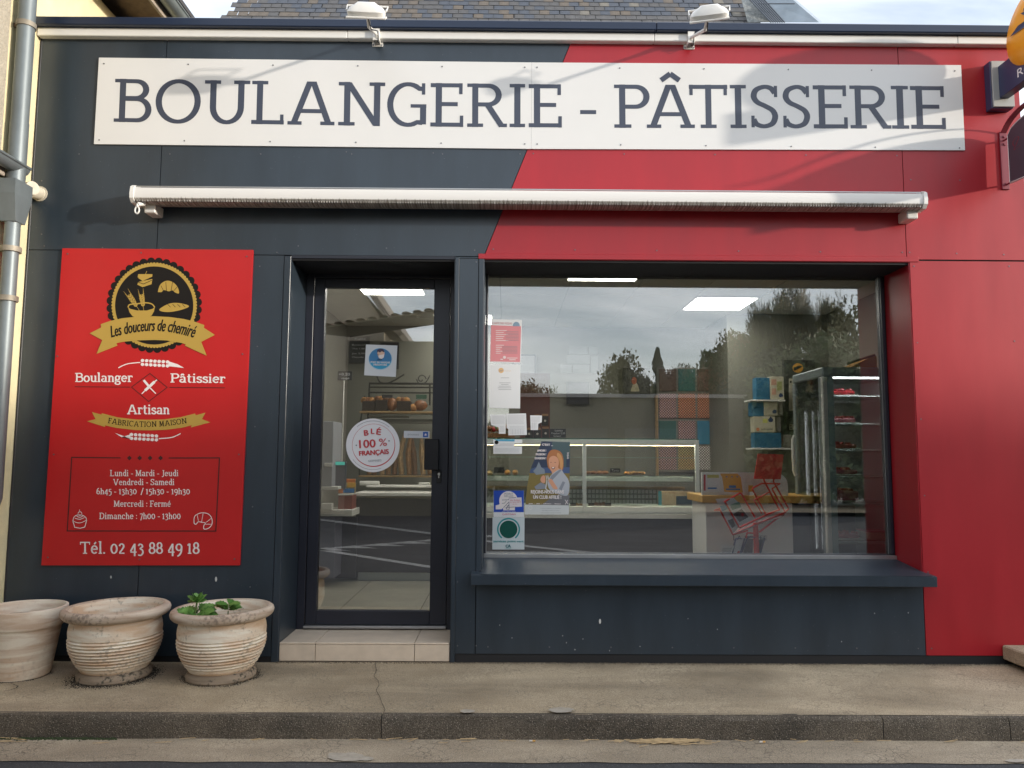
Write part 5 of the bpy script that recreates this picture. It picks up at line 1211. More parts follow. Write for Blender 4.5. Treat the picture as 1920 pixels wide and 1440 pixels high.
pastry(918, 891, ys, .030, .026, PAST[2], 'round bun at the far left of the counter shelf'); pastry(951, 890, ys, .030, .026, PAST[0], 'golden bun right of the dark price card'); pastry(966, 890, ys, .028, .026, PAST[0], 'golden bun beside the judo poster')
pastry(1118, 889, ys, .12, .018, PAST[1], 'row of long glazed pastries left of the price card', n=4); pastry(1190, 889.5, ys, .10, .017, PAST[0], 'row of nut pastries right of the price card', n=6)
pastry(1125, 948, YF+.2, .06, .018, PAST[1], 'small red-brown tarts on the lower deck', n=3); pastry(1085, 949, YF+.2, .04, .016, PAST[0], 'small pastry beside the foot of the judo poster', n=2)
def card(px0, py0, px1, py1, y, label, txt=None, name='price_card', m=None):
    t_ = thing(name, label, 'price card' if name == 'price_card' else 'chalk board', tuple(W((px0+px1)/2, py1, y)))
    pb_(px0, py0, px1, py1, y, y+.006, 'card', m or SLATE, t_, r=.001)
    if txt: sans_obj('lettering', [(s, base_line(a, b_, c, b_, h)) for s, a, c, b_, h in txt], CHALK, t_, y-.001)
    return t_
card(926, 876, 946, 887, YF+.12, 'small dark price card left of the golden buns'); card(1144, 878, 1163, 886, YF+.12, 'small black price card between the two pastry rows', [('Tarte', 1147, 1160, 884, 4)])
card(1069, 943, 1080, 950, YF+.12, 'tiny price card on the lower deck by the post'); card(1103, 943, 1114, 950, YF+.12, 'tiny price card left of the red-brown tarts'); card(1134, 943, 1146, 951, YF+.12, 'tiny price card right of the red-brown tarts')
card(1031, 804, 1061, 820.5, YF+.25, 'black slate card with chalk writing standing on the counter top', [('Sablés', 1040, 1055, 809, 3.4), ('Fondant 2,20', 1034, 1059, 814, 3.6), ('Coeur', 1038, 1052, 819, 3.4)])
# goods on the counter top
bxm = mat('choc_box', (.018, .014, .012), .4); tagm = mat('box_tag', (.55, .50, .42), .5)
for (a, b_, c, d_, lab) in ((984, 802, 1000, 821, 'small dark gift box with pale round tag, left of three'), (1000, 802, 1015, 821, 'small dark gift box with pale round tag, middle of three'), (1016, 800, 1030, 821, 'small dark gift box with pale round tag beside the slate card'),
                            (1015, 776, 1029, 798, 'dark gift box with pale round tag standing on another gift box'), (1001, 777, 1013, 800, 'dark gift box half hidden behind the cut paper sheet')):
    t_ = thing('gift_box', lab, 'gift box', tuple(W((a+c)/2, d_, 2.55)), 'dark gift boxes on the counter')
    pb_(a+.6, b_, c-.6, d_, 2.55, 2.62, 'box', bxm, t_); p = W((a+c)/2, (b_+d_)/2+2, 2.549); MB().disc((p.x, 2.547, p.z), .011, 'y', 14, .003).build('round_tag', tagm, t_)
    pb_(a+1, b_, c-1, b_+4, 2.546, 2.549, 'ribbon', mat('box_ribbon', (.28, .14, .06), .5), t_)
MB().box(XP(975, 760, 3.0), XP(1031, 760, 3.0), 3.0, 3.04, ZP(1000, 822, 3.0), ZP(1000, 700, 3.0)).build('room_divider', mat('dark_red_wood', (.10, .028, .018), .5, var=.2), None, label='dark red-brown wooden divider behind the counter boxes', cat='divider')
bk_ = thing('bread_basket', 'wicker basket of mixed goods at the left end of the counter top', 'basket', tuple(W(935, 818, 2.6)))
pb_(912, 812, 965, 821, 2.55, 2.75, 'basket', mat('wicker', (.22, .10, .04), .8, var=.4, vscale=60, bump=.8, bscale=120), bk_)
cols = [PAST[0], PAST[1], PAST[2], mat('red_wrap', (.4, .03, .03), .4), mat('green_wrap', (.05, .16, .04), .5)]
for k in range(12):
    p = W(916+k*3.4+random.uniform(-1, 1), 808-random.uniform(0, 9), 2.6); MB().ball((p.x, 2.6+random.uniform(0, .08), p.z), random.uniform(.018, .028), jit=.1).build('bun', cols[k % 5], bk_, smooth=True)
sn = thing('snack_box', 'printed cardboard snack box at the right end of the display counter', 'box', tuple(W(1268, 952, YF+.3)))
pb_(1240, 922, 1302, 950, YF+.25, YF+.45, 'box', mat('snack_print', (.42, .24, .12), .6, col2=(.55, .42, .30), vscale=30), sn); pb_(1268, 930, 1298, 949, YF+.24, YF+.248, 'label_card', mat('slate_blue_card', (.03, .05, .08), .5), sn)
pb_(1236, 921, 1241, 949, YF+.245, YF+.3, 'side_flap', mat('teal_card', (.05, .30, .38), .5), sn)

# ---- coloured perforated panel screen
scn = thing('panel_screen', 'screen of small coloured perforated squares on the back wall', 'screen', tuple(W(1290, 880, 3.7)))
def perf(name, c):
    if name in _M: return _M[name]
    m = mat(name, c, .6); t = m.node_tree; nn, ll = t.nodes.new, t.links.new
    tcn = nn('ShaderNodeTexCoord'); mpn = nn('ShaderNodeMapping'); mpn.inputs['Rotation'].default_value = (0, RAD(45), 0); mpn.inputs['Scale'].default_value = (48, 48, 48); ll(tcn.outputs['Object'], mpn.inputs[0])
    sx = nn('ShaderNodeSeparateXYZ'); ll(mpn.outputs[0], sx.inputs[0]); vals = []
    for k in (0, 2):
        f = nn('ShaderNodeMath'); f.operation = 'FRACT'; ll(sx.outputs[k], f.inputs[0]); g = nn('ShaderNodeMath'); g.operation = 'GREATER_THAN'; g.inputs[1].default_value = .36; ll(f.outputs[0], g.inputs[0]); vals.append(g)
    mu = nn('ShaderNodeMath'); mu.operation = 'MULTIPLY'; ll(vals[0].outputs[0], mu.inputs[0]); ll(vals[1].outputs[0], mu.inputs[1])
    mi = nn('ShaderNodeMix'); mi.data_type = 'RGBA'; ll(mu.outputs[0], mi.inputs['Factor']); mi.inputs['A'].default_value = (.04, .03, .03, 1); mi.inputs['B'].default_value = (*c, 1); b = t.nodes['Principled BSDF']
    ll(mi.outputs['Result'], b.inputs['Base Color']); return m
pk, og, yl, wh = perf('perf_pink', (.62, .36, .34)), perf('perf_orange', (.72, .26, .10)), perf('perf_yellow', (.60, .46, .14)), perf('perf_white', (.85, .80, .74))
tl, dg_ = mat('panel_teal', (.02, .16, .26), .5), mat('panel_green', (.02, .10, .09), .5)
cx_ = [(1236, 1268), (1272, 1304), (1308, 1341)]; ry_ = [(692, 733), (738, 784), (789, 833), (837, 881)]
mm = [[mat('panel_brown', (.10, .06, .045), .6), dg_, mat('panel_brown', (.10, .06, .045), .6)], [pk, og, og], [dg_, pk, tl], [pk, yl, wh]]
pb_(1233, 688, 1344, 885, 3.72, 3.76, 'frame', mat('screen_frame', (.16, .15, .13), .6), scn)
for r_, (b0, b1) in enumerate(ry_):
    for c_, (a0, a1) in enumerate(cx_): pb_(a0, b0, a1, b1, 3.705, 3.7195, 'coloured_square', mm[r_][c_], scn, r=.002)
MB().bbox(XP(1231.5, 800, 3.6), XP(1234, 800, 3.6), 3.6, 3.70, 1.0, 1.95, .003).build('wooden_post', WOODL, None, label='thin pale wooden upright left of the coloured screen', cat='post')

# ---- white service desk
YDK = 1.32
dk_ = thing('service_desk', 'white postal service desk with rounded end, leaflets and yellow wood band', 'desk', (XP(1400, 1000, YDK), YDK+.3, FZ))
x0, x1, z1, z0, zb = XP(1318, 950, YDK), XP(1480, 950, YDK), ZP(1400, 886, YDK), ZP(1400, 929, YDK), ZP(1400, 943, YDK)
pts_ = [(x0, z0-.005), (x0, z1), (x1-.10, z1)]+[(x1-.10+.10*math.sin(RAD(a)), z1-.10+.10*math.cos(RAD(a))) for a in range(10, 91, 10)]+[(x1, z0-.005)]
DW = mat('desk_white', (.70, .70, .68), .45, var=.04)
MB().prism(pts_, YDK+.02, YDK+.05).build('upper_screen', DW, dk_)
MB().bbox(x0-.01, x1+.30, YDK-.02, YDK+.5, zb, z0, .004).build('desk_band', mat('yellow_wood', (.62, .36, .08), .45, var=.15, vscale=8), dk_)
MB().bbox(x0+.02, XP(1487, 1000, YDK), YDK, YDK+.45, FZ, zb-.002, .004).build('desk_front', DW, dk_)
MB().bbox(x1+.02, x1+.55, YDK+.05, YDK+.45, FZ, zb-.005, .004).build('desk_return', mat('desk_blue_grey', (.045, .055, .085), .5), dk_)
sans_obj('lettering', [('LA POSTE', base_line(1375, 1013, 1438, 1013, 9))], INK, dk_, YDK-.001)
def sheet_obj(name, P_, y, m, label, cat='leaflet', extras=(), fn=IDN, group=None, th=.0006):
    ps = [W(*fn(a, b_), y) for a, b_ in P_]; n = len(ps)
    t_ = thing(name, label, cat, tuple(ps[0]), group)
    MB().add([(p.x, y, p.z) for p in ps]+[(p.x, y+th, p.z) for p in ps], [tuple(range(n)), tuple(range(2*n-1, n-1, -1))]+[(i, (i+1)%n, n+(i+1)%n, n+i) for i in range(n)]).build('sheet', m, t_)
    for k, (nm, polys, mm_) in enumerate(extras): flat(nm, polys, mm_, t_, y-.0004-EPS*k, fn, step=.00001)
    return t_
YLP = mat('leaflet_yellow', (.75, .42, .06), .5); PAPER = mat('paper_white', (.72, .73, .74), .6); BLU = mat('print_blue', (.05, .20, .48), .5); PNK = mat('print_pink', (.72, .22, .26), .5); GRYP = mat('print_grey', (.25, .26, .28), .6)
sheet_obj('leaflet', [(1343, 886), (1385, 886), (1392, 893), (1398, 928), (1354, 926), (1350, 893)], YDK-.01, PAPER, 'yellow leaflet with white border taped to the desk', extras=[('print', [[(1350, 888), (1383, 888), (1389, 895), (1393, 924), (1358, 922), (1354, 895)]], YLP), ('print', [rectp(1361, 916, 1388, 919), rectp(1367, 910, 1380, 915)]+[rectp(1361, 893, 1364, 895), rectp(1371, 893, 1374, 895), rectp(1381, 893, 1384, 895)], BLU)])
sheet_obj('leaflet', [(1319, 889), (1349, 888), (1351, 922), (1320, 923)], YDK-.006, PAPER, 'white leaflet with red edge at the left end of the desk', extras=[('print', [rectp(1319.5, 890, 1323, 920)], mat('print_red', (.55, .03, .05), .5)), ('print', [rectp(1326, 890, 1348, 896)], mat('print_lime', (.55, .55, .15), .5)), ('print', [rectp(1327, 914, 1344, 917)], BLU)])
sheet_obj('leaflet', [(1399, 893), (1430, 893), (1432, 924), (1401, 924)], YDK-.004, PAPER, 'white leaflet with yellow corner behind the red rack wires', extras=[('print', [rectp(1403, 910, 1412, 922)], YLP)])

# ---- red wire newspaper rack
YRK = .98
RW = mat('rack_red', (.80, .045, .035), .4); BW_ = mat('rack_blue', (.02, .03, .12), .4)
rk = thing('newspaper_rack', 'red wire newspaper rack with a square red sign plate on top', 'newspaper rack', (XP(1416, 1000, YRK), YRK, FZ))
c6 = crop(1300, 840, 6.855)
def wp(X, Y, y): return tuple(W(*c6(X, Y), y))
def wire(pts, m=RW, r_=.0068, name='wire'): return MB().tube([wp(X, Y, YRK+d) for X, Y, d in pts], r_, 6).build(name, m, rk)
ps = [W(*c6(a, b_), YRK) for a, b_ in ((830, 72), (1158, 84), (1120, 402), (778, 398))]
MB().add([(p.x, YRK-.006, p.z) for p in ps]+[(p.x, YRK+.006, p.z) for p in ps], [(0, 1, 2, 3), (7, 6, 5, 4), (0, 1, 5, 4), (1, 2, 6, 5), (2, 3, 7, 6), (3, 0, 4, 7)]).build('sign_plate', mat('plate_red', (.80, .035, .03), .45), rk)
wire([(870, 375, -.01), (900, 380, -.012), (915, 430, 0), (1110, 800, .05)]); wire([(1015, 375, -.01), (1040, 380, -.012), (1030, 430, 0), (1225, 780, .05)])
wire([(1110, 795, .05), (980, 565, 0), (780, 670, -.1), (880, 840, -.1)]); wire([(925, 840, 0), (760, 530, -.1), (765, 515, -.1), (880, 455, 0), (1115, 460, .05), (1015, 520, .02), (1020, 540, .02), (1180, 820, .05)])
wire([(1225, 780, .05), (1180, 825, .03), (850, 1080, -.05)]); wire([(400, 700, -.12), (412, 685, -.12), (600, 578, -.05), (620, 590, -.05), (790, 890, 0)]); wire([(412, 700, -.12), (590, 1020, -.12)])
wire([(275, 800, -.14), (340, 780, -.14), (345, 800, -.14), (510, 1115, -.12), (700, 1060, -.08)]); wire([(275, 803, -.14), (350, 805, -.1)]); wire([(600, 1020, -.1), (960, 850, .0), (1100, 795, .05)]); wire([(510, 1115, -.12), (545, 1090, -.1), (1185, 825, .03)])
wire([(690, 1090, -.05), (780, 1095, -.05)]); wire([(690, 1090, -.05), (680, 1160, -.05)])
tr_ = MB(); a_ = [wp(520, 1100, YRK-.12), wp(590, 1000, YRK-.02), wp(1190, 820, YRK+.06), wp(1160, 880, YRK-.04)]
tr_.add([a_[0], a_[1], a_[2], a_[3]], [(0, 1, 2, 3)]); tr_.build('wire_tray', mat('tray_dark', (.14, .07, .07), .6), rk)
MB().tube([wp(800, 960, YRK-.04), (XP(1419, 1045, YRK-.04), YRK-.04, ZP(1419, 1045, YRK-.04)), (XP(1420, 1045, YRK-.04), YRK-.04, FZ+.02)], .020, 12).build('pole', RW, rk, smooth=True)
MB().lathe((XP(1420, 1045, YRK-.04), YRK-.04, FZ), [(.0, .02), (.17, .02), (.18, 0)], 24).build('foot', RW, rk)
wire([(490, 1400, -.05), (540, 1180, -.05), (550, 1165, -.05), (660, 1160, -.05), (600, 1380, -.05)], BW_); wire([(850, 1390, -.05), (918, 1160, -.05), (700, 1140, -.05), (600, 1400, -.05)], BW_)
wire([(290, 1385, -.08), (330, 1355, -.08), (370, 1375, -.08)], BW_); wire([(860, 1370, -.08), (900, 1360, -.08), (930, 1375, -.08)], BW_)
def paper_(nm, P_, d, m, label, extras=()):
    return sheet_obj(nm, P_, YRK+d, m, label, 'newspaper', extras, c6)
paper_('newspaper', [(285, 655), (520, 640), (620, 740), (750, 930), (600, 985), (520, 1040), (490, 1035)], -.105, PAPER, 'open newspaper with photos held in the red rack', [
    ('print', [[(340, 745), (430, 730), (450, 780), (370, 820)]], mat('news_cyan', (.10, .38, .55), .6)), ('print', [[(470, 730), (590, 690), (620, 760), (500, 800)]], mat('news_green', (.16, .36, .30), .6)),
    ('print', [[(510, 850), (620, 780), (710, 890), (595, 950)]], mat('news_photo', (.16, .13, .14), .6, var=.6, vscale=60)), ('print', [[(440, 930), (510, 905), (540, 1000), (500, 1030)]], mat('news_dark', (.12, .12, .12), .6, var=.5, vscale=60)), ('print', [[(625, 830), (655, 850), (640, 890), (612, 862)]], mat('print_red', (.55, .03, .05), .5))])
paper_('newspaper', [(352, 1250), (370, 1240), (530, 1255), (480, 1385), (340, 1385)], -.10, PAPER, 'newspaper with columns of text in the lower left pocket', [('print', [[(375+i*6, 1285), (500+i*2, 1285), (498, 1291), (375, 1291)] for i in range(1)]+[[(370, 1300+k*14), (490-k*4, 1300+k*14), (489-k*4, 1305+k*14), (368, 1305+k*14)] for k in range(6)], GRYP)])
paper_('magazine', [(545, 1180), (640, 1175), (590, 1385), (500, 1385)], -.03, PAPER, 'pale magazine behind the blue wire frame', [('print', [circ(585, 1345, 22, 12)], mat('print_red', (.55, .03, .05), .5))])
paper_('magazine', [(700, 1160), (770, 1170), (760, 1385), (625, 1385)], -.02, mat('mag_dark', (.10, .09, .11), .5, var=.5, vscale=40), 'dark magazine left of the red pole')
paper_('magazine', [(835, 1175), (905, 1170), (860, 1385), (820, 1385)], -.03, mat('mag_navy', (.03, .04, .09), .5), 'navy magazine right of the red pole')

# ---- cold cabinet
fx, fy0, fy1 = 2.43, 1.0, 1.63; fzt = ZP(1558, 688, fy0)
fr = thing('display_fridge', 'tall glass-sided refrigerated cabinet with cakes at the right of the window', 'display fridge', (2.75, 1.3, FZ))
FM = mat('fridge_frame', (.24, .28, .30), .35, metal=.4); FA = mat('fridge_alu', (.62, .62, .58), .35); FX1 = 3.02
MB().bbox(fx, FX1, fy0, fy1, fzt-.075, fzt, .01).build('top_panel', FM, fr); MB().bbox(fx, FX1, fy0, fy1, FZ, FZ+.28, .01).build('base', FM, fr)
MB().bbox(fx-.004, fx+.035, fy0-.004, fy0+.035, FZ+.281, fzt-.076, .006).build('corner_post', FA, fr)
MB().bbox(fx+.036, fx+.085, fy0+.002, fy0+.03, FZ+.281, fzt-.076, .003).build('front_stile', mat('fridge_teal', (.26, .36, .37), .4), fr)
MB().bbox(fx, fx+.035, fy1-.05, fy1, FZ+.281, fzt-.076, .003).build('corner_post', FM, fr)
MB().bbox(fx, fx+.02, fy0+.036, fy0+.085, FZ+.281, fzt-.076, .003).build('side_stile', FM, fr); MB().bbox(fx, fx+.02, fy0+.086, fy1-.051, FZ+.281, FZ+.34, .003).build('side_rail', FM, fr)
MB().box(fx+.004, fx+.009, fy0+.087, fy1-.052, FZ+.341, fzt-.077).build('side_glass', CG, fr); MB().box(fx+.086, FX1-.02, fy0+.010, fy0+.015, FZ+.281, fzt-.077).build('front_glass', CG, fr)
MB().box(FX1-.03, FX1, fy0+.03, fy1, FZ+.281, fzt-.076).build('back_panel', mat('fridge_inside', (.55, .56, .57), .4), fr)
MB().box(fx+.036, FX1-.03, fy1-.03, fy1, FZ+.281, fzt-.076).build('rear_panel', mat('fridge_inside', (.55, .56, .57), .4), fr)
LED = mat('led_dot', (1, 1, 1), .5, emit=(.92, .95, 1.0), estr=3.5)
for (x_, y_, s_) in ((fx+.030, 1.45, .0036), (fx+.055, 1.36, .0018), (fx+.080, 1.30, .0012)):
    MB().box(x_-s_*.8, x_+s_*.8, y_-.002, y_, FZ+.42, fzt-.32).build('led_strip', LED, fr)
MB().tube([(fx-.03, fy1-.10, 1.45), (fx-.045, fy1-.10, 1.42), (fx-.045, fy1-.10, 1.16), (fx-.03, fy1-.10, 1.12)], .014, 10).build('handle', FA, fr, smooth=True)
MB().box(fx+.09, FX1-.04, fy0+.04, fy0+.07, fzt-.082, fzt-.0765).build('fridge_fill_light', mat('fridge_fill_light', (.9, .9, .9), .5, emit=(.95, .97, 1), estr=9), fr)  # glowing strip added inside the top to brighten shelves and cakes
CK = [mat('cake_red', (.40, .03, .04), .3, var=.4, vscale=40), mat('cake_pink', (.55, .16, .22), .4, var=.3, vscale=40), mat('cake_cream', (.60, .50, .40), .5)]
for k, py in enumerate((742, 794, 843, 892, 942, 1014)):
    z_ = ZP(1610, py, fy0+.05)
    MB().box(fx+.04, FX1-.031, fy0+.04, fy1-.08, z_-.006, z_).build('glass_shelf', SHG, fr)
    MB().bbox(fx+.04, FX1-.031, fy0+.03, fy0+.039, z_-.022, z_-.002, .003).build('shelf_rail', mat('rail_green', (.66, .74, .72), .3, metal=.3), fr)
    for j in range(3): MB().bbox(fx+.10+j*.2, fx+.22+j*.2, fy0+.024, fy0+.0295, z_-.018, z_-.006, .005).build('price_holder', mat('holder_pale', (.45, .52, .52), .4), fr)
    lab = ('on the top shelf', 'on the second shelf from the top', 'on the third shelf from the top', 'on the fourth shelf from the top', 'on the fifth shelf from the top', 'on the lowest visible shelf')[k]
    t_ = thing('cake', 'dark red berry cake '+lab+' of the fridge', 'cake', (fx+.22, fy0+.2, z_), 'cakes in the fridge')
    MB().bbox(fx+.09, fx+.32, fy0+.09, fy0+.33, z_+.001, z_+.010, .003).build('cake_board', OFFW, t_)
    MB().bbox(fx+.11, fx+.30, fy0+.11, fy0+.31, z_+.011, z_+(.045 if k != 4 else .085), .012).build('sponge', CK[k % 2 if k != 4 else 1], t_)
    q = MB()
    for _ in range(22): q.ball((fx+random.uniform(.12, .29), fy0+random.uniform(.12, .30), z_+(.05 if k != 4 else .09)), random.uniform(.010, .017), n=7, m=4)
    q.build('berries', CK[0], t_, smooth=True, kind='stuff')
t_ = thing('cake', 'pale iced cake right of the berry cake on the lowest visible shelf', 'cake', (fx+.5, fy0+.2, ZP(1610, 1014, fy0+.05)), 'cakes in the fridge'); z_ = ZP(1610, 1014, fy0+.05)
MB().bbox(fx+.36, fx+.52, fy0+.09, fy0+.3, z_+.001, z_+.06, .01).build('sponge', CK[2], t_); MB().bbox(fx+.35, fx+.53, fy0+.08, fy0+.31, z_+.0605, z_+.068, .003).build('icing', CK[1], t_)
tb = thing('cardboard_tray', 'orange and brown tray lying tilted on top of the fridge', 'tray', (2.8, 1.2, fzt))
p0, p1 = W(1588, 683, 1.15), W(1640, 668, 1.15)
MB().prism([(p0.x, fzt+.001), (p1.x+.02, fzt+.001), (p1.x+.02, p1.z), (p1.x, p1.z+.01)], 1.16, 1.4).build('tray_side', mat('tray_orange', (.50, .24, .05), .6), tb)
MB().tube([(p0.x, 1.15, p0.z+.004), (p1.x, 1.15, p1.z+.012)], .010, 8).build('tray_rim', mat('tray_rim', (.13, .09, .07), .6), tb)

# ---- wall things behind the desk
pp = thing('postal_noticeboard', 'dark noticeboard with orange oval logo and pale notices', 'noticeboard', tuple(W(1500, 816, 2.9)))
pb_(1471, 675, 1530, 816, 2.9, 2.945, 'board', mat('nb_dark', (.035, .032, .03), .5), pp)
flat('logo', [circ(1496, 690, 10, 20, 9)], mat('logo_orange', (.62, .30, .03), .5), pp, 2.898); flat('logo', [[(1488, 689), (1500, 685), (1505, 687), (1498, 691), (1489, 695)]], BLKP, pp, 2.896)
sans_obj('lettering', [('LA POSTE', base_line(1487, 706, 1505, 706, 3))], CHALK, pp, 2.897)
flat('notice', [rectp(1479, 710, 1501, 770)], mat('notice_cream', (.42, .39, .31), .6), pp, 2.897); flat('notice', [rectp(1480, 795, 1504, 806)], mat('notice_cream', (.42, .39, .31), .6), pp, 2.897)
flat('notice_print', [rectp(1481, 714, 1484, 718)]+[rectp(1485, 722+i*7, 1498, 723+i*7) for i in range(4)]+[circ(1483, 798, 1.2, 8), circ(1483, 803, 1.4, 8), circ(1490, 798, 1, 8), circ(1498, 798, 1, 8), circ(1498, 803, 1, 8)], BLKP, pp, 2.895, step=.00001)
ws = thing('parcel_display', 'wall shelf unit with blue and cream parcel boxes', 'display shelf', tuple(W(1440, 842, 2.7)))
for a, b_, c, d_ in ((1408, 749.5, 1473, 752.5), (1411, 840, 1486, 843)): pb_(a, b_, c, d_, 2.68, 2.9, 'shelf', OFFW, ws)
BB = mat('parcel_blue', (.018, .12, .22), .5, var=.15); CB = mat('parcel_cream', (.48, .45, .34), .6, var=.08); GB = mat('parcel_grey', (.30, .29, .26), .6)
def pbox(a, b_, c, d_, y0, m, lab, ex=None):
    t_ = thing('parcel_box', lab, 'parcel box', tuple(W((a+c)/2, d_, y0)), 'parcel boxes on the wall shelf'); pb_(a, b_, c, d_, y0, y0+.12, 'carton', m, t_)
    if ex: ex(t_, y0)
    return t_
DOG = mat('print_navy', (.02, .04, .12), .5)
pbox(1418, 708, 1443.5, 749, 2.70, BB, 'tall blue parcel box standing on the upper wall shelf')
pbox(1444.5, 706, 1470, 749, 2.70, CB, 'pale parcel box with a small navy figure on the upper wall shelf', lambda t_, y: (flat('print', [[(1460, 741), (1463, 737), (1467, 738), (1469, 743), (1462, 745)]], DOG, t_, y-.002), flat('print', [rectp(1446, 711, 1456, 722), rectp(1447, 728, 1455, 740)], mat('print_skin', (.50, .28, .20), .6), t_, y-.002, step=.00001), flat('print', [rectp(1457, 715, 1466, 732)], mat('print_olive', (.34, .36, .14), .6), t_, y-.0025)))
pbox(1410, 754, 1432, 780, 2.72, BB, 'small blue parcel box under the upper shelf'); pbox(1433, 753, 1458, 779, 2.71, CB, 'cream parcel box with a dark figure under the upper shelf', lambda t_, y: flat('print', [[(1448, 772), (1451, 768), (1456, 769), (1456, 775), (1449, 775)]], DOG, t_, y-.002)); pbox(1459, 753, 1468, 779, 2.74, GB, 'narrow grey carton beside the cream parcel box')
pbox(1414, 781, 1454, 810.5, 2.70, CB, 'cream parcel box with orange dot and shipping name printed on it', lambda t_, y: (flat('print', [[(1440, 787), (1445, 780.6), (1450, 787), (1448, 791), (1442, 791)]], DOG, t_, y-.002), flat('print', [circ(1421, 805, 3.2, 12)], mat('logo_orange2', (.55, .14, .05), .5), t_, y-.002), flat('print', [rectp(1430, 785, 1439, 793)], mat('print_lime', (.55, .55, .15), .5), t_, y-.002), sans_obj('lettering', [('colissimo', base_line(1427, 806.5, 1449, 806.5, 4.4))], BLKP, t_, y-.002)))
pbox(1455, 782, 1464, 809, 2.74, GB, 'grey side carton right of the printed cream parcel box'); pbox(1415, 811.5, 1465, 839.5, 2.70, BB, 'wide blue parcel box standing on the lower wall shelf')
pb_(1468, 815, 1484, 839.5, 2.80, 2.86, 'envelope_stack', GB, None, label='upright stack of grey envelopes right of the wide blue box', cat='envelopes')
def frame_(px0, py0, px1, py1, y, label, inner):
    t_ = thing('picture_frame', label, 'picture frame', tuple(W((px0+px1)/2, py1, y))); pb_(px0, py0, px1, py1, y, y+.03, 'frame', IRON, t_)
    pb_(px0+3, py0+3, px1-3, py1-3, y-.003, y-.0005, 'picture', inner, t_, r=.0005); return t_
frame_(1062, 716, 1105, 758, 3.80, 'black framed picture low on the back wall above the counter', mat('pic_dark', (.012, .012, .02), .4))
f2 = frame_(1168, 690, 1219, 739, 3.78, 'black framed picture with an orange and cream figure on the back wall', mat('pic_dark2', (.03, .03, .03), .4))
flat('figure', [[(1182, 734), (1186, 722), (1192, 716), (1196, 722), (1199, 734)]], mat('fig_cream', (.40, .36, .24), .6), f2, 3.775); flat('figure', [circ(1189, 714, 5, 12, 7)], mat('fig_red', (.38, .09, .04), .6), f2, 3.774)
frame_(960, 664, 1005, 720, 3.80, 'tall framed print on the back wall right of the pink menu', mat('pic_pale', (.20, .20, .21), .4))
pq = thing('printed_notices', 'cluster of faint white notices high on the back wall', 'notices', tuple(W(1092, 700, 3.84)))
for k, (a, b_, c, d_) in enumerate(((1066, 650, 1102, 664), (1104, 650, 1120, 664), (1062, 666, 1106, 682), (1108, 668, 1122, 699), (1050, 684, 1072, 699), (1074, 684, 1105, 699))): pb_(a, b_, c, d_, 3.835, 3.845, 'notice', mat('notice_faint', (.27, .28, .28), .6), pq, r=.001)
stl = thing('bar_stool', 'white metal stool between the desk and the fridge', 'stool', (XP(1503, 1020, 1.5), 1.55, FZ)); sx, szz = XP(1503, 1022, 1.5), ZP(1503, 1021, 1.5)
MB().lathe((sx, 1.6, szz-.03), [(0, .03), (.14, .03), (.16, .018), (.155, 0), (0, 0)], 24).build('seat', OFFW, stl, smooth=True)
for a in (45, 135, 225, 315): MB().tube([(sx+.10*math.cos(RAD(a)), 1.6+.10*math.sin(RAD(a)), szz-.03), (sx+.19*math.cos(RAD(a)), 1.6+.19*math.sin(RAD(a)), FZ)], .011, 8).build('leg', mat('chrome', (.8, .8, .8), .2, metal=1), stl)

# ---- seen through the door
card(655, 630, 693, 680, 3.80, 'tall chalk menu board on the wall left of the mask notice', [('Cafés', 665, 685, 637, 3.5), ('Boissons', 660, 688, 648, 3.2), ('Thé 1,80', 660, 684, 655, 3), ('Jus 2,00', 660, 684, 664, 3), ('Chocolat', 660, 682, 671, 3)], 'chalk_board')
card(712, 642, 748, 692, 3.80, 'chalk menu board on the wall half hidden by the mask notice', [('Pains', 720, 742, 650, 3.5)], 'chalk_board')
pg = card(633, 696, 660, 713, 2.45, 'small chalk sign on a stick reading +0.20 coupé', [('+0.20', 635, 656, 704, 5), ('coupé', 640, 655, 711, 4.2)])
MB().tube([tuple(W(645, 713, 2.46)), tuple(W(640, 905, 2.46))], .006, 8).build('stick', OFFW, pg)
YA = 2.3; ax_0, ax_1 = XP(668, 950, YA), vx0-.01
sc_ = thing('service_counter', 'dark serving counter with pale worktop seen through the door', 'counter', (-.9, YA+.4, FZ))
MB().bbox(ax_0, ax_1, YA, YA+.5, FZ+.08, ZP(740, 935, YA), .004).build('front_panel', DKB, sc_); MB().bbox(ax_0+.02, ax_1, YA+.04, YA+.5, FZ, FZ+.079, .002).build('plinth', GREYM, sc_)
MB().bbox(ax_0-.02, ax_1, YA-.02, YA+.52, ZP(740, 930, YA), ZP(740, 924, YA), .003).build('worktop', OFFW, sc_); MB().bbox(ax_0+.08, ax_1, YA+.0, YA+.3, ZP(740, 934.5, YA), ZP(740, 930.5, YA), .002).build('worktop_edge', mat('taupe', (.25, .22, .17), .6), sc_)
MB().bbox(ax_0+.03, ax_1, YA+.32, YA+.50, ZP(740, 914, YA+.3), ZP(740, 910, YA+.3), .003).build('upper_shelf', OFFW, sc_)
MB().tube([tuple(W(675, 906, YA+.38)), tuple(W(711, 906, YA+.38))], .022, 12).build('paper_roll', OFFW, None, smooth=True, label='white paper roll lying on the serving counter shelf', cat='paper roll')
pb_(785, 905, 805, 909, YA+.35, YA+.45, 'paper_bag', OFFW, None, label='folded white paper bag at the right end of the counter shelf', cat='paper bag')
br = thing('bread_rack', 'black wrought iron bread rack with scrolls seen through the door', 'bread rack', (-.7, 3.3, FZ)); YK = 3.35
kx0, kx1 = XP(691, 800, YK), XP(870, 800, YK)
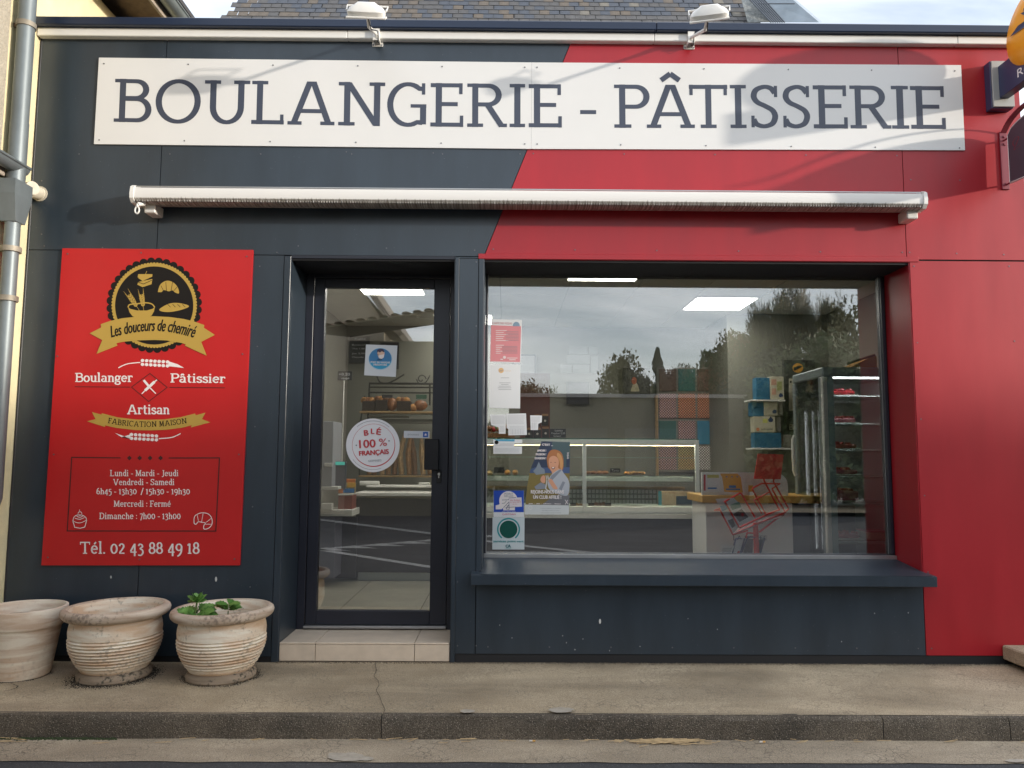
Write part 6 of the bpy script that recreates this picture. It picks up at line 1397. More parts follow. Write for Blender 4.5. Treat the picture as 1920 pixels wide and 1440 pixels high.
def ir(pts, r_=.009, nm='iron_bar'): return MB().tube([tuple(W(a, b_, YK)) for a, b_ in pts], r_, 6).build(nm, IRON, br)
ir([(692, 719), (870, 720)], .012); ir([(692, 726), (870, 727)]); ir([(692, 736), (870, 737)]); ir([(693, 719), (690, 790)], .010, 'iron_post'); ir([(806, 719), (806, 760)], .010, 'iron_post')
ir(smooth_pts([(706, 703), (712, 716), (724, 719), (738, 714), (758, 702)], 5), .009, 'scroll')
ir([(790+9*math.cos(a*.5)*(1-a/16), 711-9*math.sin(a*.5)*(1-a/16)) for a in range(13)], .007, 'scroll'); ir(smooth_pts([(781, 711), (786, 719), (798, 717), (806, 704)], 4), .007, 'scroll')
ir([(684, 742), (682, 760), (676, 790)], .010, 'iron_post'); ir([(674, 790), (674, 895)], .008, 'iron_post')
pb_(674, 771, 870, 775, YK-.12, YK+.12, 'wooden_shelf', WOODL, br); pb_(690, 779, 765, 782, YK-.02, YK+.12, 'rail', mat('taupe', (.25, .22, .17), .6), br); pb_(690, 786, 870, 794, YK+.0, YK+.1, 'rail', mat('taupe2', (.13, .12, .10), .6), br)
pb_(672, 892, 870, 895, YK-.1, YK+.12, 'lower_shelf', WOODL, br)
for k, (a, b_, c, d_, lab) in enumerate(((679, 752, 703, 771, 'dark wicker bread basket at the left of the rack'), (704, 750, 726, 771, 'dark wicker bread basket second from the left of the rack'), (744, 752, 770, 771, 'dark wicker bread basket right of the middle of the rack'))):
    t_ = thing('bread_basket', lab, 'basket', tuple(W((a+c)/2, d_, YK-.1))); pb_(a, b_, c, d_, YK-.10, YK+.05, 'basket', mat('wicker_dark', (.035, .020, .013), .8, var=.4, vscale=60), t_)
    for j in range(3): p = W(a+5+j*7, b_-1, YK); MB().ball((p.x, YK-.03, p.z), .04, .05, .035, jit=.05).build('loaf', PAST[(j+k) % 2], t_, smooth=True)
for k, (a, b_, rx, rz) in enumerate(((735, 760, .06, .07), (775, 762, .05, .04), (788, 760, .075, .055))):
    pastry(a, b_+8, YK-.05, rx, rz, PAST[(k+1) % 2], ('tall crusty loaf in the middle of the rack shelf', 'small round loaf on the rack shelf', 'large pale round loaf at the right of the rack shelf')[k], 'loaf', cat='loaf')
card(716, 740, 736, 746, YK-.12, 'small price card clipped above the baskets'); card(780, 740, 800, 748, YK-.12, 'small green-edged price card above the large loaf', m=mat('green_card', (.02, .09, .05), .5))
BAG = [mat('baguette_gold', (.24, .12, .045), .6, var=.4, vscale=30), mat('baguette_dark', (.13, .06, .025), .6, var=.4, vscale=30), mat('baguette_pale', (.30, .19, .09), .6, var=.3, vscale=30)]
for k in range(11):
    px_ = 692+k*12.5+random.uniform(-3, 3); q = MB().tube([tuple(W(px_, 890, YK+.02)), tuple(W(px_+random.uniform(-4, 5), 850, YK+.05)), tuple(W(px_+random.uniform(-8, 8), random.uniform(805, 830), YK+.08))], [.026, .034, .018], 8)
    q.build('baguette', BAG[k % 3], None, smooth=True, label='upright baguette '+['at the far left of the lower rack', 'second from the left in the lower rack', 'just left of the round sticker edge in the rack', 'behind the left of the round sticker', 'behind the middle of the round sticker', 'behind the right of the round sticker', 'just right of the round sticker', 'left of the black handle, leaning', 'left of the black handle, upright', 'partly behind the black door handle', 'right of the handle at the far end of the rack'][k], cat='baguette', group='baguettes in the rack')
lf = thing('leaflet_stand', 'stand of orange, yellow and blue leaflets at the counter corner', 'leaflet stand', tuple(W(650, 955, 2.1)))
pb_(640, 898, 666, 912, 2.12, 2.14, 'leaflet', mat('lf_orange', (.65, .20, .05), .5), lf); pb_(636, 905, 667, 925, 2.10, 2.115, 'leaflet', mat('lf_cream', (.60, .50, .30), .5), lf); pb_(651, 905, 667, 914, 2.09, 2.098, 'leaflet', YLP, lf); pb_(643, 916, 664, 924, 2.085, 2.093, 'leaflet', BLU, lf); pb_(634, 914, 643, 925, 2.08, 2.09, 'leaflet', mat('lf_orange', (.65, .20, .05), .5), lf)
rb_ = thing('red_box', 'dull red cardboard box under the leaflet stand', 'box', tuple(W(647, 957, 2.05))); pb_(634, 929, 660, 956, 2.05, 2.25, 'carton', mat('dull_red', (.22, .05, .035), .6), rb_); pb_(634, 926.5, 660, 928.6, 2.045, 2.25, 'lid', OFFW, rb_)
lc = thing('till_stand', 'grey cabinet with till screen and white shelf at the left of the door view', 'cabinet', (XP(620, 900, 1.9), 2.1, FZ))
pb_(596, 790, 624, 912, 1.95, 2.3, 'upper_cabinet', mat('cab_grey', (.30, .32, .36), .5), lc); pb_(596, 956, 660, 968, 1.95, 2.3, 'shelf', OFFW, lc); pb_(596, 912, 634, 918, 1.95, 2.3, 'shelf', OFFW, lc)
pb_(623, 865, 648, 918, 2.08, 2.12, 'screen', mat('screen_dark', (.05, .06, .09), .4), lc); pb_(627, 866, 646, 872, 2.07, 2.079, 'display', mat('display_teal', (.04, .42, .34), .5, emit=(.05, .5, .4), estr=.3), lc)
pb_(602, 944, 622, 956, 1.93, 2.0, 'card_terminal', OFFW, lc); pb_(596, 969, 627, 1085, 1.98, 2.3, 'lower_cabinet', mat('cab_lilac', (.16, .16, .21), .5), lc); pb_(608, 868, 623, 875, 1.94, 1.949, 'label_strip', OFFW, lc)
pb_(628, 969, 668, 1085, 2.28, 2.5, 'side_cabinet', DKB, lc)
# ------------------------------------------------------------ papers and stickers on the glass
YG = GLASS_Y-.0008
c8 = crop(890, 480, 4.8); c9 = crop(890, 760, 4.8)
pw = sheet_obj('pink_menu', [(150, 568), (426, 575), (415, 962), (134, 955)], YG, PAPER, 'pink printed menu with white border at the top left of the window', 'poster', [
    ('print', [[(148, 622), (418, 632), (408, 955), (140, 948)]], mat('menu_pink', (.66, .25, .27), .5)), ('print', [circ(375, 632, 32, 20, 40, 0, 180)], mat('menu_blue', (.22, .32, .42), .5)),
    ('print', [rectp(190, 668+k*18, 190+random.uniform(60, 120), 674+k*18) for k in range(6)]+[rectp(190, 800+k*18, 190+random.uniform(40, 80), 806+k*18) for k in range(5)]+[rectp(290, 915, 385, 922), rectp(310, 930, 370, 938), circ(268, 912, 14, 10), rectp(232, 925, 255, 935)], mat('menu_white', (.75, .62, .62), .6)),
    ('print', [rectp(280, 680+k*13, 395, 683+k*13) for k in range(7)]+[rectp(250, 812+k*12, 385, 815+k*12) for k in range(6)], GRYP)], c8)
sans_obj('lettering', [('CARTE DES PIZZAS', base_line(160, 612, 335, 616, 18))], mat('menu_red', (.50, .18, .20), .6), pw, YG-.0022, c8)
nw = sheet_obj('notice_sheet', [(134, 975), (412, 975), (409, 1372), (130, 1365)], YG, PAPER, 'white notice with a small orange logo below the pink menu', 'notice', [('print', [circ(238, 1030, 24, 18)], mat('logo_soft', (.70, .45, .22), .6)), ('print', [rectp(228, 1026, 258, 1030), rectp(222, 1034, 246, 1038)], GRYP)]+[('print', [rectp(235, 1095, 310, 1098)]+[rectp(a, 1140+k*15, b_, 1143+k*15) for k, (a, b_) in enumerate(((222, 322), (238, 305), (215, 325), (208, 330), (215, 330)))], GRYP)], c8)
sans_obj('lettering', [('LA POSTE', base_line(270, 1038, 328, 1038, 7))], mat('logo_soft', (.70, .45, .22), .6), nw, YG-.0022, c8)
lines_ = lambda x0, x1, y0, n, s: [rectp(x0, y0+k*s, x1-random.uniform(0, 12), y0+k*s+1.2) for k in range(n)]
sheet_obj('paper_sheet', [(140, 82), (282, 80), (278, 256), (218, 256), (216, 200), (180, 185), (150, 178), (142, 140)], YG, PAPER, 'curled white sheet with cut corner, leftmost of three small sheets', 'paper', [('print', lines_(155, 272, 98, 8, 9)+lines_(225, 272, 190, 6, 9), GRYP)], c9)
sheet_obj('paper_sheet', [(283, 76), (462, 72), (471, 266), (412, 268), (304, 270), (302, 212), (288, 205)], YG, PAPER, 'widest white sheet with small print, middle of three small sheets', 'paper', [('print', lines_(298, 452, 92, 9, 9)+lines_(315, 455, 190, 7, 10)+[rectp(x, 215, x+1.2, 262) for x in (340, 365, 390, 412, 435)], GRYP)], c9)
sheet_obj('paper_sheet', [(500, 90), (606, 92), (604, 152), (572, 166), (570, 222), (504, 222)], YG, PAPER, 'smallest white timetable with cut corner, rightmost of three small sheets', 'paper', [('print', lines_(508, 596, 104, 6, 8)+lines_(508, 564, 160, 6, 9)+[rectp(x, 150, x+1, 215) for x in (520, 536, 552)], GRYP)], c9)
sheet_obj('paper_sheet', [(168, 306), (426, 308), (426, 342), (358, 342), (358, 370), (426, 370), (425, 437), (168, 436)], YG, PAPER, 'white notched notice with blue header above the blue relay sticker', 'notice', [('print', [[(168, 306), (360, 306), (358, 326), (215, 322)]], mat('hdr_blue', (.08, .36, .55), .5)), ('print', [circ(197, 333, 18, 16)], BLKP), ('print', lines_(222, 350, 345, 2, 8)+lines_(185, 350, 362, 1, 8)+lines_(180, 410, 385, 5, 9), GRYP)], c9)
# blue relay sticker, two layers
BLS = mat('sticker_blue', (.012, .065, .42), .35)
cs_ = crop(910, 910, 11.077)
rs = sheet_obj('relay_sticker', [(172, 108), (800, 108), (803, 655), (170, 655)], YG-.001, PAPER, 'blue and white square sticker of a hand holding a parcel card', 'sticker', [('print', [rectp(175, 108, 798, 556)], BLS), ('print', [circ(480, 320, 192, 40, 200), rectp(370, 440, 615, 520)], WHP),
    ('print', [[(215, 415), (285, 400), (345, 305), (480, 300), (500, 262), (520, 290), (515, 330), (335, 498), (215, 500)]], WHP), ('print', linep([(345, 305), (480, 300), (505, 265), (520, 300), (500, 335), (375, 465)], 9)+linep([(345, 375), (400, 370), (440, 318)], 8)+linep([(490, 350), (495, 500), (430, 490), (490, 400)], 10)+linep([(420, 460), (492, 455)], 9)+linep([(440, 425), (492, 425)], 9), DOG),
    ('print', [[(490, 262), (752, 250), (762, 442), (500, 456)]], mat('card_pink', (.75, .68, .70), .5)), ('print', linep([(485, 262), (640, 254)], 9)+linep([(500, 456), (640, 449)], 9), DOG)], cs_)
sans_obj('lettering', [('POINT', base_line(398, 200, 578, 200, 48)), ('RELAIS', base_line(398, 240, 580, 240, 34))], GRYP, rs, YG-.0045, cs_)
sans_obj('lettering', [('Mr Relais', base_line(520, 330, 720, 320, 34)), ('ch, 20 p 100 %', base_line(515, 365, 745, 355, 24)), ('pts mini', base_line(570, 400, 660, 396, 16))], mat('print_red2', (.55, .10, .12), .5), rs, YG-.0050, cs_)
sans_obj('lettering', [('avec votre carte', base_line(348, 552, 628, 552, 20))], WHP, rs, YG-.0050, cs_); sans_obj('lettering', [('CARTISAN', base_line(352, 618, 628, 615, 34))], mat('print_mag', (.50, .04, .12), .5), rs, YG-.0050, cs_)
TEA = mat('print_teal', (.01, .26, .28), .4)
gs = sheet_obj('service_sticker', [(150, 662), (815, 662), (810, 1332), (145, 1332)], YG, mat('sticker_pale', (.58, .64, .65), .5), 'pale sticker with dark green disc in a teal ring below the blue sticker', 'sticker', [('print', ringp(482, 915, 240, 208, 40, -52, 232), TEA), ('print', [circ(482, 915, 184, 40)], mat('disc_green', (.006, .085, .065), .25))], cs_)
sans_obj('lettering', [('services point vert', base_line(168, 1182, 792, 1182, 46))], TEA, gs, YG-.0015, cs_, bold=2)
sans_obj('lettering', [('CA', base_line(425, 1290, 525, 1285, 60))], mat('ca_teal', (.0, .12, .14), .4), gs, YG-.0015, cs_, bold=4)
flat('print', linep([(425, 1305), (540, 1300)], 8), TEA, gs, YG-.0012, cs_)
# judo poster
cj = crop(970, 810, 8.4667)
SK = mat('skin_print', (.66, .33, .20), .6); HR = mat('hair_print', (.40, .16, .06), .6); HR2 = mat('hair_light', (.58, .30, .12), .6); GI = mat('suit_print', (.44, .46, .50), .6); GI2 = mat('suit_shade', (.24, .26, .30), .6); NV = mat('poster_navy', (.03, .045, .09), .5)
jp = sheet_obj('club_poster', [(385, 150), (836, 160), (830, 700), (818, 1312), (120, 1308), (150, 880), (205, 600), (290, 400)], YG-.0005, mat('poster_tealgrey', (.06, .10, .11), .5), 'sports club poster of a smiling child in a white judo suit', 'poster', [
    ('print', [[(385, 150), (550, 155), (545, 300), (500, 560), (215, 570), (290, 400)]], NV), ('print', [[(780, 420), (833, 425), (830, 560), (778, 555)]], NV),
    ('print', [[(208, 600), (280, 560), (560, 570), (830, 560), (829, 660), (560, 660), (195, 650)]], mat('poster_blue', (.06, .10, .22), .5)),
    ('print', [[(193, 650), (830, 655), (824, 1165), (130, 1150), (155, 870)]], mat('poster_ochre', (.22, .165, .045), .5)), ('print', [[(600, 1000), (826, 1000), (822, 1165), (380, 1158)]], mat('poster_grey', (.16, .16, .17), .5)),
    ('print', [[(250, 620), (300, 565), (340, 470), (380, 560), (430, 590), (440, 660), (300, 680)]], mat('poster_mist', (.22, .26, .30), .5)),
    ('print', [smooth_pts([(478, 520), (470, 400), (520, 300), (600, 280), (690, 320), (730, 420), (730, 560), (700, 620), (640, 560), (560, 600), (500, 580)], 4, True)], HR),
    ('print', [smooth_pts([(640, 330), (700, 380), (725, 500), (705, 610), (680, 560), (668, 460), (630, 380)], 4, True)], HR2),
    ('print', [smooth_pts([(497, 470), (520, 400), (590, 380), (650, 430), (655, 520), (620, 610), (565, 640), (520, 590)], 5, True)], SK), ('print', [[(545, 640), (640, 560), (690, 600), (560, 700)]], SK),
    ('print', [smooth_pts([(500, 740), (560, 660), (680, 590), (740, 660), (810, 760), (828, 880), (790, 1010), (640, 980), (520, 920), (480, 820)], 5, True)], GI),
    ('print', [[(270, 870), (370, 800), (460, 840), (440, 900), (300, 915)], [(540, 690), (680, 590), (700, 610), (520, 800), (490, 790)], [(660, 900), (720, 780), (760, 800), (700, 930)]], GI2),
    ('print', [smooth_pts([(365, 760), (390, 700), (430, 690), (445, 740), (440, 800), (400, 810)], 4, True), smooth_pts([(495, 770), (540, 745), (600, 830), (640, 900), (580, 905), (530, 840)], 4, True)], SK),
    ('print', [rectp(522, 478, 548, 484), rectp(588, 480, 614, 486)]+[smooth_pts([(535, 560), (565, 572), (600, 548), (590, 580), (560, 592)], 3, True)], mat('face_dark', (.16, .04, .03), .6)), ('print', [[(545, 565), (592, 556), (580, 575), (558, 578)]], WHP),
    ('print', linep([(455, 690), (470, 760), (485, 690), (500, 760)], 14)+linep([(470, 760), (450, 900), (520, 960)], 16), mat('belt', (.62, .60, .55), .6)),
    ('print', [[(122, 1152), (822, 1165), (818, 1312), (120, 1308)]], mat('poster_foot', (.60, .62, .61), .6)), ('print', linep([(755, 1075), (810, 1150)], 8)+linep([(800, 1080), (760, 1150)], 8)+ringp(207, 1203, 30, 24, 16), WHP)], cj)
yj = YG-.0095
sans_obj('lettering', [("C'EST ...", base_line(392, 214, 565, 220, 32)), ('AMOUR !', base_line(318, 310, 455, 310, 34)), ('PASSION !', base_line(296, 370, 455, 370, 34)), ('EVASION !', base_line(280, 432, 455, 432, 34)), ('REJOINS-NOUS DANS', base_line(216, 975, 740, 978, 56)), ('UN CLUB AFFILIÉ !', base_line(252, 1058, 695, 1062, 56)), ('Judo  -  club  -  adhésion  -  licence', base_line(180, 1142, 690, 1146, 13))], WHP, jp, yj, cj, bold=2.2)
sans_obj('lettering', [('JUDO', lambda u, v: (800-v*24+12, 322+u*105))], WHP, jp, yj, cj, bold=1)
sans_obj('lettering', [('Cours enfants et adultes', base_line(370, 1218, 690, 1218, 14)), ('Renseignements sur place', base_line(390, 1252, 668, 1252, 14)), ('Inscriptions toute la saison', base_line(375, 1288, 690, 1288, 14))], GRYP, jp, yj, cj)
# door stickers (outer face)
cm_ = crop(590, 600, 7.2); YS = gy-.0012
ms = sheet_obj('mask_notice', [(692, 330), (1117, 345), (1095, 768), (668, 746)], YS, mat('notice_white', (.66, .68, .70), .5), 'white square notice with blue disc requiring a mask, stuck on the door', 'notice', [
    ('print', [circ(886, 526, 160, 40, 148)], mat('mask_ring', (.40, .60, .72), .5)), ('print', [circ(886, 522, 152, 40, 140)], mat('mask_blue', (.04, .20, .42), .5)), ('print', [[(748, 560)]+circ(886, 522, 150, 24, 138, 196, 344)+[(1028, 560)]], mat('mask_cyan', (.03, .36, .60), .5)),
    ('print', [smooth_pts([(845, 440), (860, 410), (910, 400), (940, 430), (938, 480), (900, 530), (862, 500)], 4, True)], mat('mask_skin', (.72, .48, .36), .6)), ('print', [[(865, 475), (938, 462), (934, 505), (900, 528), (862, 505)]], WHP),
    ('print', [[(845, 440), (842, 405), (880, 385), (925, 392), (944, 425), (930, 435), (905, 420), (880, 440), (862, 425)]], mat('mask_hair', (.05, .04, .08), .6)), ('print', linep([(848, 460), (866, 478)], 5)+linep([(850, 530), (900, 525), (905, 540), (840, 540)], 6), BLKP)], cm_)
sans_obj('lettering', [('PORT DU MASQUE', base_line(756, 580, 1014, 586, 24)), ('OBLIGATOIRE', base_line(790, 612, 976, 618, 24))], WHP, ms, YS-.0045, cm_, bold=1)
cb_ = crop(590, 790, 7.2); REDT = mat('text_red', (.50, .035, .045), .5)
bs = sheet_obj('wheat_sticker', circ(786, 324, 362, 56), YS, mat('sticker_white', (.76, .75, .77), .5), 'large round white sticker reading BLÉ 100 % FRANÇAIS on the door', 'sticker', [
    ('print', ringp(796, 324, 291, 287, 50), REDT), ('print', [x for k in range(40) for x in ringp(796, 324, 291, 291-2-12*max(0, math.sin(PI*k/40)), 1, 180+k*5.5, 180+(k+1)*5.5)], REDT),
    ('print', ringp(786, 324, 330, 327, 16, 215, 290)+ringp(786, 324, 332, 328, 14, 48, 130), INK), ('print', [circ(562, 324, 9, 10), circ(1004, 264, 9, 10)], INK)], cb_)
def rot_line(x0, y0, x1, y1, h): return base_line(x0, y0, x1, y1, h)
sans_obj('lettering', [('B', base_line(672, 192, 728, 186, 76)), ('L', base_line(762, 166, 804, 166, 72)), ('É', base_line(832, 174, 888, 182, 80)), ('100', base_line(606, 360, 822, 348, 112)), ('FRANÇAIS', base_line(604, 464, 1000, 436, 66))], REDT, bs, YS-.003, cb_, bold=4)
sans_obj('lettering', [('%', base_line(868, 332, 976, 330, 104))], REDT, bs, YS-.003, cb_, bold=1)
sans_obj('lettering', [('GERMINEO', base_line(725, 550, 900, 540, 30))], GRYP, bs, YS-.003, cb_)
pu = sheet_obj('push_sticker', [(1210, 128), (1545, 132), (1552, 140), (1548, 228), (1210, 222), (1203, 215), (1205, 135)], gy-.0012, mat('push_white', (.60, .62, .66), .5), 'small white door sticker reading poussez with a blue square', 'sticker', [('print', [rectp(1462, 142, 1530, 214)], mat('push_blue', (.01, .09, .42), .5)), ('print', [[(1480, 192), (1488, 170), (1502, 162), (1512, 178), (1508, 195)]], WHP)], cb_)
sans_obj('lettering', [('poussez', base_line(1258, 186, 1408, 190, 28))], GRYP, pu, gy-.003, cb_)
# small suction clips along the top of the window
sk = MB()
for px_ in (1090, 1275, 1460): 
    p = W(px_, 518, GLASS_Y+.02); sk.bbox(p.x-.03, p.x+.03, GLASS_Y+.008, GLASS_Y+.03, p.z-.008, p.z+.008, .006)
sk.build('blind_clip', NAVYD, wf, kind='stuff')
# ------------------------------------------------------------ what stands across the road (seen mirrored in the glass)
BARK = mat('bark', (.07, .05, .035), .9, var=.3, bump=.6)
def leafmat(n, c): return mat(n, c, .6, var=.45, vscale=1.3)
LG = [leafmat('foliage_green', (.075, .105, .03)), leafmat('foliage_olive', (.13, .125, .042)), leafmat('foliage_dark', (.035, .055, .028)), leafmat('foliage_rust', (.16, .10, .035))]
_TM = {}
def crown_mesh(kind, seed, m, n=3600):
    key = (kind, seed, m.name, n)
    if key in _TM: return _TM[key]
    rnd = random.Random(seed); vs = []; fs = []; cl = []
    if kind == 'broad':
        for _ in range(46):
            a = rnd.uniform(0, 2*PI); z = rnd.uniform(-.75, 1); r_ = math.sqrt(max(0, 1-z*z))*rnd.uniform(.35, .9); cl.append((r_*math.cos(a), r_*math.sin(a), z*.85, rnd.uniform(.16, .36)))
    elif kind == 'spiky':
        for _ in range(30):
            a = rnd.uniform(0, 2*PI); z = rnd.uniform(-1, .35); r_ = math.sqrt(max(0, 1-z*z))*rnd.uniform(.3, .85); cl.append((r_*math.cos(a), r_*math.sin(a), z*.85, rnd.uniform(.2, .36)))
        for _ in range(26):
            a = rnd.uniform(0, 2*PI); r_ = rnd.uniform(.1, .95); cl.append((r_*math.cos(a), r_*math.sin(a), .45+rnd.uniform(0, .5)*(1-r_*.4), -rnd.uniform(.10, .17)))
    else:
        for _ in range(60):
            z = rnd.uniform(-1, 1); r_ = (1-(z+1)/2)*.75*rnd.uniform(.3, 1); a = rnd.uniform(0, 2*PI); cl.append((r_*math.cos(a)*1.2, r_*math.sin(a)*1.2, z, .035+.30*(1-(z+1)/2)))
    for k in range(n):
        c = rnd.choice(cl); d = Vector((rnd.gauss(0, 1), rnd.gauss(0, 1), rnd.gauss(0, 1))).normalized()*c[3]*rnd.uniform(.5, 1.15); p = Vector(c[:3])+Vector((d.x, d.y, d.z*(.8 if kind == 'broad' else .5)))
        s_ = rnd.uniform(.022, .050); u = Vector((rnd.gauss(0, 1), rnd.gauss(0, 1), rnd.gauss(0, 1))).normalized(); v = u.orthogonal().normalized()
        if c[3] < 0: p.z = c[2]+abs(d.z)*2.0; u = (Vector((d.x, d.y, .16)).normalized()+u*.3).normalized(); v = u.orthogonal().normalized()*.35; s_ *= 1.1
        elif kind == 'con': u = (Vector((p.x, p.y, -.2)).normalized()+u*.4).normalized(); v = u.orthogonal().normalized()*.5; s_ *= 1.2
        b = len(vs); vs += [tuple(p-u*s_), tuple(p+v*s_*.5), tuple(p+u*s_), tuple(p-v*s_*.5)]; fs.append((b, b+1, b+2, b+3))
    me = bpy.data.meshes.new('crown'); me.from_pydata(vs, [], fs); me.materials.append(m); _TM[key] = me; return me
def tree(x, y, h, rad, label, m, kind='broad', group='trees across the road', seed=1, dens=3600, zr=None):
    t_ = thing('tree' if kind == 'broad' else 'conifer', label, 'tree', (x, y, -.15), group)
    hz = zr or (h*.5 if kind != 'con' else h*.48); cz_ = h-hz
    o = bpy.data.objects.new('crown', crown_mesh(kind, seed, m, dens)); COL.objects.link(o); o.parent = t_; o.scale = (rad, rad, hz*(1/.95)); o.location = (0, 0, cz_); o.rotation_euler = (0, 0, seed*1.3)
    q = MB(); q.tube([(x, y, -.15), (x+.05, y, h*.3), (x-.05, y, h*.62), (x, y, h*.85)], [rad*.09, rad*.07, rad*.045, rad*.02], 8)
    for k in range(5):
        a = k*1.3+seed; q.tube([(x, y, h*(.28+.07*k)), (x+math.cos(a)*rad*.5, y+math.sin(a)*rad*.5, h*(.45+.08*k))], [rad*.04, rad*.012], 6)
    q.build('trunk', BARK, t_); return t_
def tpos(px, py, yr): p = RF(px, py, yr); return p.x, p.y, p.z
specs = [(1000, 712, 24, 1.2, 0, 'broad', 'small round tree mirrored beside the white notice'), (1165, 678, 22, 1.45, 1, 'broad', 'olive rounded tree mirrored left of the conifer'), (1205, 705, 23, 1.1, 0, 'broad', 'low green tree between the round tree and the conifer'),
         (1233, 664, 24, 1.7, 2, 'con', 'dark pointed conifer mirrored in the middle of the window'), (1262, 706, 25, 1.6, 2, 'broad', 'dark low tree right of the conifer'), (1300, 688, 24, 1.7, 2, 'broad', 'dark tree at the foot of the rising tree line'),
         (1345, 655, 22, 1.5, 0, 'broad', 'green tree where the tree line starts to rise'), (1392, 632, 21, 1.5, 3, 'broad', 'rust-tinged tree under the ceiling light'), (1440, 600, 20, 1.5, 0, 'broad', 'tall green tree left of the highest trees'),
         (1478, 570, 19, 1.5, 2, 'spiky', 'highest dark ragged conifer of the tree line'), (1520, 572, 19, 1.3, 2, 'spiky', 'second highest dark conifer beside the feathery tree'), (1575, 578, 19, 1.6, 1, 'broad', 'feathery olive tree right of the high conifers'), (1640, 596, 20, 1.8, 1, 'broad', 'broad olive tree at the right end of the window'),
         (1322, 674, 23, 1.4, 3, 'broad', 'small rust-tinged tree in the rising tree line'), (1368, 646, 22, 1.5, 1, 'broad', 'olive tree in the middle of the rising tree line'), (1416, 617, 21, 1.5, 0, 'broad', 'green tree just below the tall green one'),
         (1720, 585, 20, 2.0, 0, 'broad', 'broad green tree past the right end of the window'), (1540, 640, 16, 2.2, 0, 'broad', 'near bushy tree filling the base of the high trees'), (1440, 668, 18, 2.0, 2, 'broad', 'near dark bushy tree under the ceiling light panel'), (1630, 650, 16, 2.3, 1, 'broad', 'near olive bushy tree at the window edge')]
for k, (px_, py_, yr, rd, mi, kd, lab) in enumerate(specs):
    x, y, z = tpos(px_, py_, yr); tree(x, y, z+.15, rd, lab, LG[mi], kd, seed=k+1, dens=13000 if rd > 1.25 else 9000)
# long low garage
GW = mat('garage_wall', (.10, .095, .085), .9, var=.15); GE = mat('garage_edge', (.45, .44, .42), .6)
ga = thing('garage_row', 'long low flat-roofed garage block across the road', 'garage', (4, -17.5, -.1))
pL, pR = RF(955, 738, 16.5), RF(1392, 738, 16.5)
MB().box(pL.x, pR.x, -20.5, -16.5, -.15, pL.z-.12).build('wall', GW, ga); MB().box(pL.x-.15, pR.x+.15, -20.6, -16.4, pL.z-.119, pL.z-.03).build('roof', mat('garage_roof', (.06, .06, .06), .9), ga); MB().box(pL.x-.17, pR.x+.17, -16.399, -16.36, pL.z-.10, pL.z).build('roof_edge', GE, ga)
for k in range(3):
    a = pL.x+.6+k*2.7
    if a+2.2 < pR.x: MB().box(a, a+2.2, -16.499, -16.44, -.1, 2.1).build('garage_door', mat('garage_door', (.12, .12, .125), .6), ga)
# hedge to the right of it
def hedge(x0, x1, y, h, label, m, n, seed, wd_=1.0):
    rnd = random.Random(seed); mb = MB()
    for _ in range(n):
        x = rnd.uniform(x0, x1); hh_ = h*(1+.10*noise.noise(Vector((x*.6, seed, 0)))+.04*noise.noise(Vector((x*2.4, seed, 3)))); z = hh_*rnd.random()**.6; p = Vector((x, y+rnd.uniform(-wd_, wd_)*.5*(1.1-z/hh_*.5), z+rnd.uniform(0, .12)*2)); s_ = rnd.uniform(.06, .14)
        u = Vector((rnd.gauss(0, 1), rnd.gauss(0, 1), rnd.gauss(0, 1))).normalized(); v = u.orthogonal().normalized()
        mb.add([p-u*s_, p+v*s_*.6, p+u*s_, p-v*s_*.6], [(0, 1, 2, 3)])
    t_ = thing('hedge', label, 'hedge', ((x0+x1)/2, y, -.15)); mb.build('foliage', m, t_, kind='stuff')
    return t_
hedge(pR.x-.2, 16, -15.2, 2.9, 'clipped hedge across the road right of the garages', LG[0], 16000, 3, 1.2)
hedge(-1.5, pL.x+1, -17.2, 2.0, 'low hedge between the tiled-roof hall and the garages', LG[2], 5000, 4, 1.0)
hedge(15.5, 34, -10.0, 5.35, 'added tall screen of unseen trees on the right that shades the lower facade', LG[0], 42000, 5, 2.4)  # added out of view to keep the low sun off the lower facade
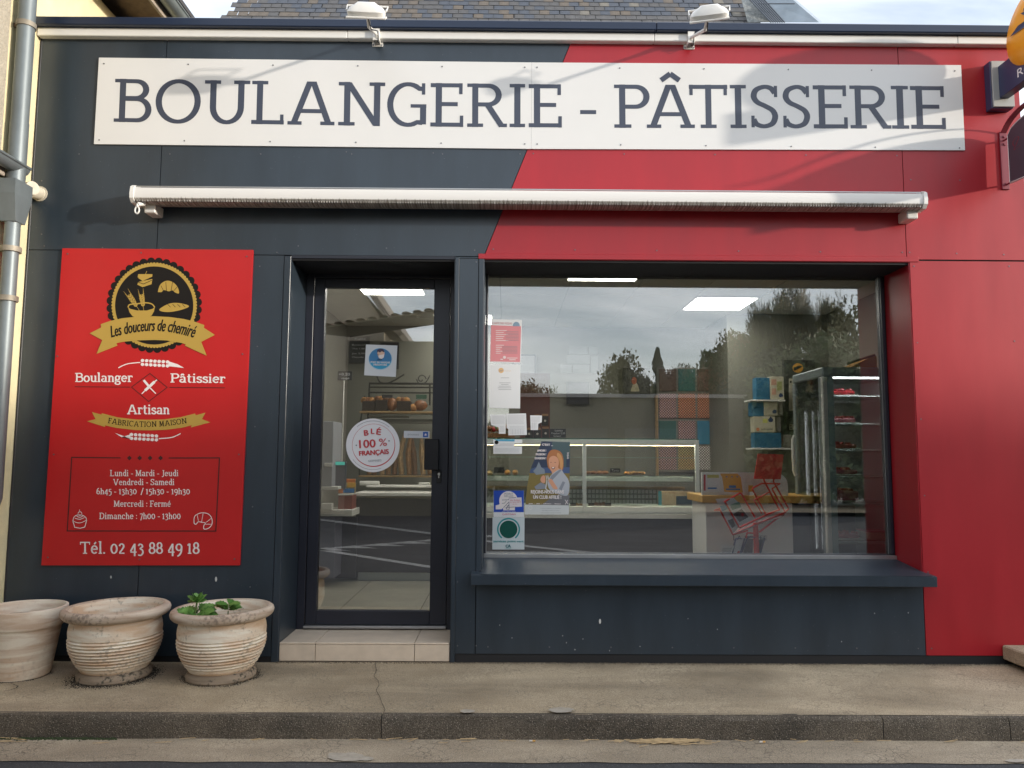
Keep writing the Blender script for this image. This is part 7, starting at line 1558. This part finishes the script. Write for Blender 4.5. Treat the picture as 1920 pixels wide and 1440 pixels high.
# beige gabled house and its open tiled-roof lean-to
BEI = mat('beige_render', (.46, .39, .30), .9, var=.06); RT = [mat('roman_tile', (.30, .17, .11), .8, var=.3, vscale=8), mat('roman_tile_pale', (.40, .28, .19), .8, var=.3, vscale=8)]
ho = thing('beige_house', 'beige rendered house with tiled roof across the road', 'house', (-6, -14, -.1)); YH = 13.0
a0, a1, a2 = RF(560, 400, YH), RF(684, 541, YH), RF(727, 604, YH)
MB().prism([(-14, -.15), (a2.x-.1, -.15), (a2.x-.1, a2.z), (a1.x-.1, a1.z), (a0.x-1.2, a1.z+(a1.x-a0.x)*1.1+1.0), (-14, a1.z-.5)], -YH, -YH-8).build('wall', BEI, ho)
sl_ = (Vector((a2.x, a2.z))-Vector((a1.x, a1.z)))*6; st0 = Vector((a1.x, a1.z))-sl_*.6; en = Vector((a2.x, a2.z))+sl_*.04
MB().prism([tuple(st0), tuple(en), (en.x+.10, en.y+.10), (st0.x+.10, st0.y+.10)], -YH+.25, -YH-8).build('roof', mat('roof_pale', (.30, .26, .22), .8), ho)
ln = thing('tiled_lean_to', 'open market shelter with wavy clay roof tiles across the road', 'shelter', (-4, -9, -.1)); YT = 8.2
b0_, b1_ = RF(560, 607, YT), RF(835, 566, YT)
n = int((b1_.x-b0_.x)/.20)
MB().add([(b0_.x, -YT, b0_.z-.10), (b1_.x, -YT, b1_.z-.10), (b1_.x, -YT-4.5, b1_.z+.5), (b0_.x, -YT-4.5, b0_.z+.5), (b0_.x, -YT, b0_.z-.13), (b1_.x, -YT, b1_.z-.13), (b1_.x, -YT-4.5, b1_.z+.47), (b0_.x, -YT-4.5, b0_.z+.47)], [(0, 1, 2, 3), (7, 6, 5, 4), (0, 1, 5, 4), (1, 2, 6, 5), (3, 0, 4, 7), (2, 3, 7, 6)]).build('roof_deck', mat('taupe_soffit', (.20, .175, .13), .9), ln)
for k in range(n):
    t_ = (k+.5)/n; x = b0_.x+(b1_.x-b0_.x)*t_; z = b0_.z+(b1_.z-b0_.z)*t_-.10
    vs = []; m_ = 6
    for (yy, zz_) in ((-YT+.06, z-.008), (-YT-4.5, z+.6)):
        for j in range(m_+1): a = PI*j/m_; vs.append((x+.085*math.cos(a), yy, zz_+.045*math.sin(a)))
    MB().add(vs, [(j, j+1, m_+2+j, m_+1+j) for j in range(m_)]).build('tile_row', RT[k % 2], ln, smooth=True)
MB().box(b0_.x, b1_.x, -YT-4.5, -YT-4.3, -.15, b0_.z+.35).build('back_wall', mat('taupe_wall', (.16, .15, .115), .9), ln)
for f_ in (.02, .98): xx_ = b0_.x+(b1_.x-b0_.x)*f_; MB().bbox(xx_-.07, xx_+.07, -YT-.2, -YT-.06, -.15, b0_.z+(b1_.z-b0_.z)*f_-.13, .01).build('post', WOOD, ln)
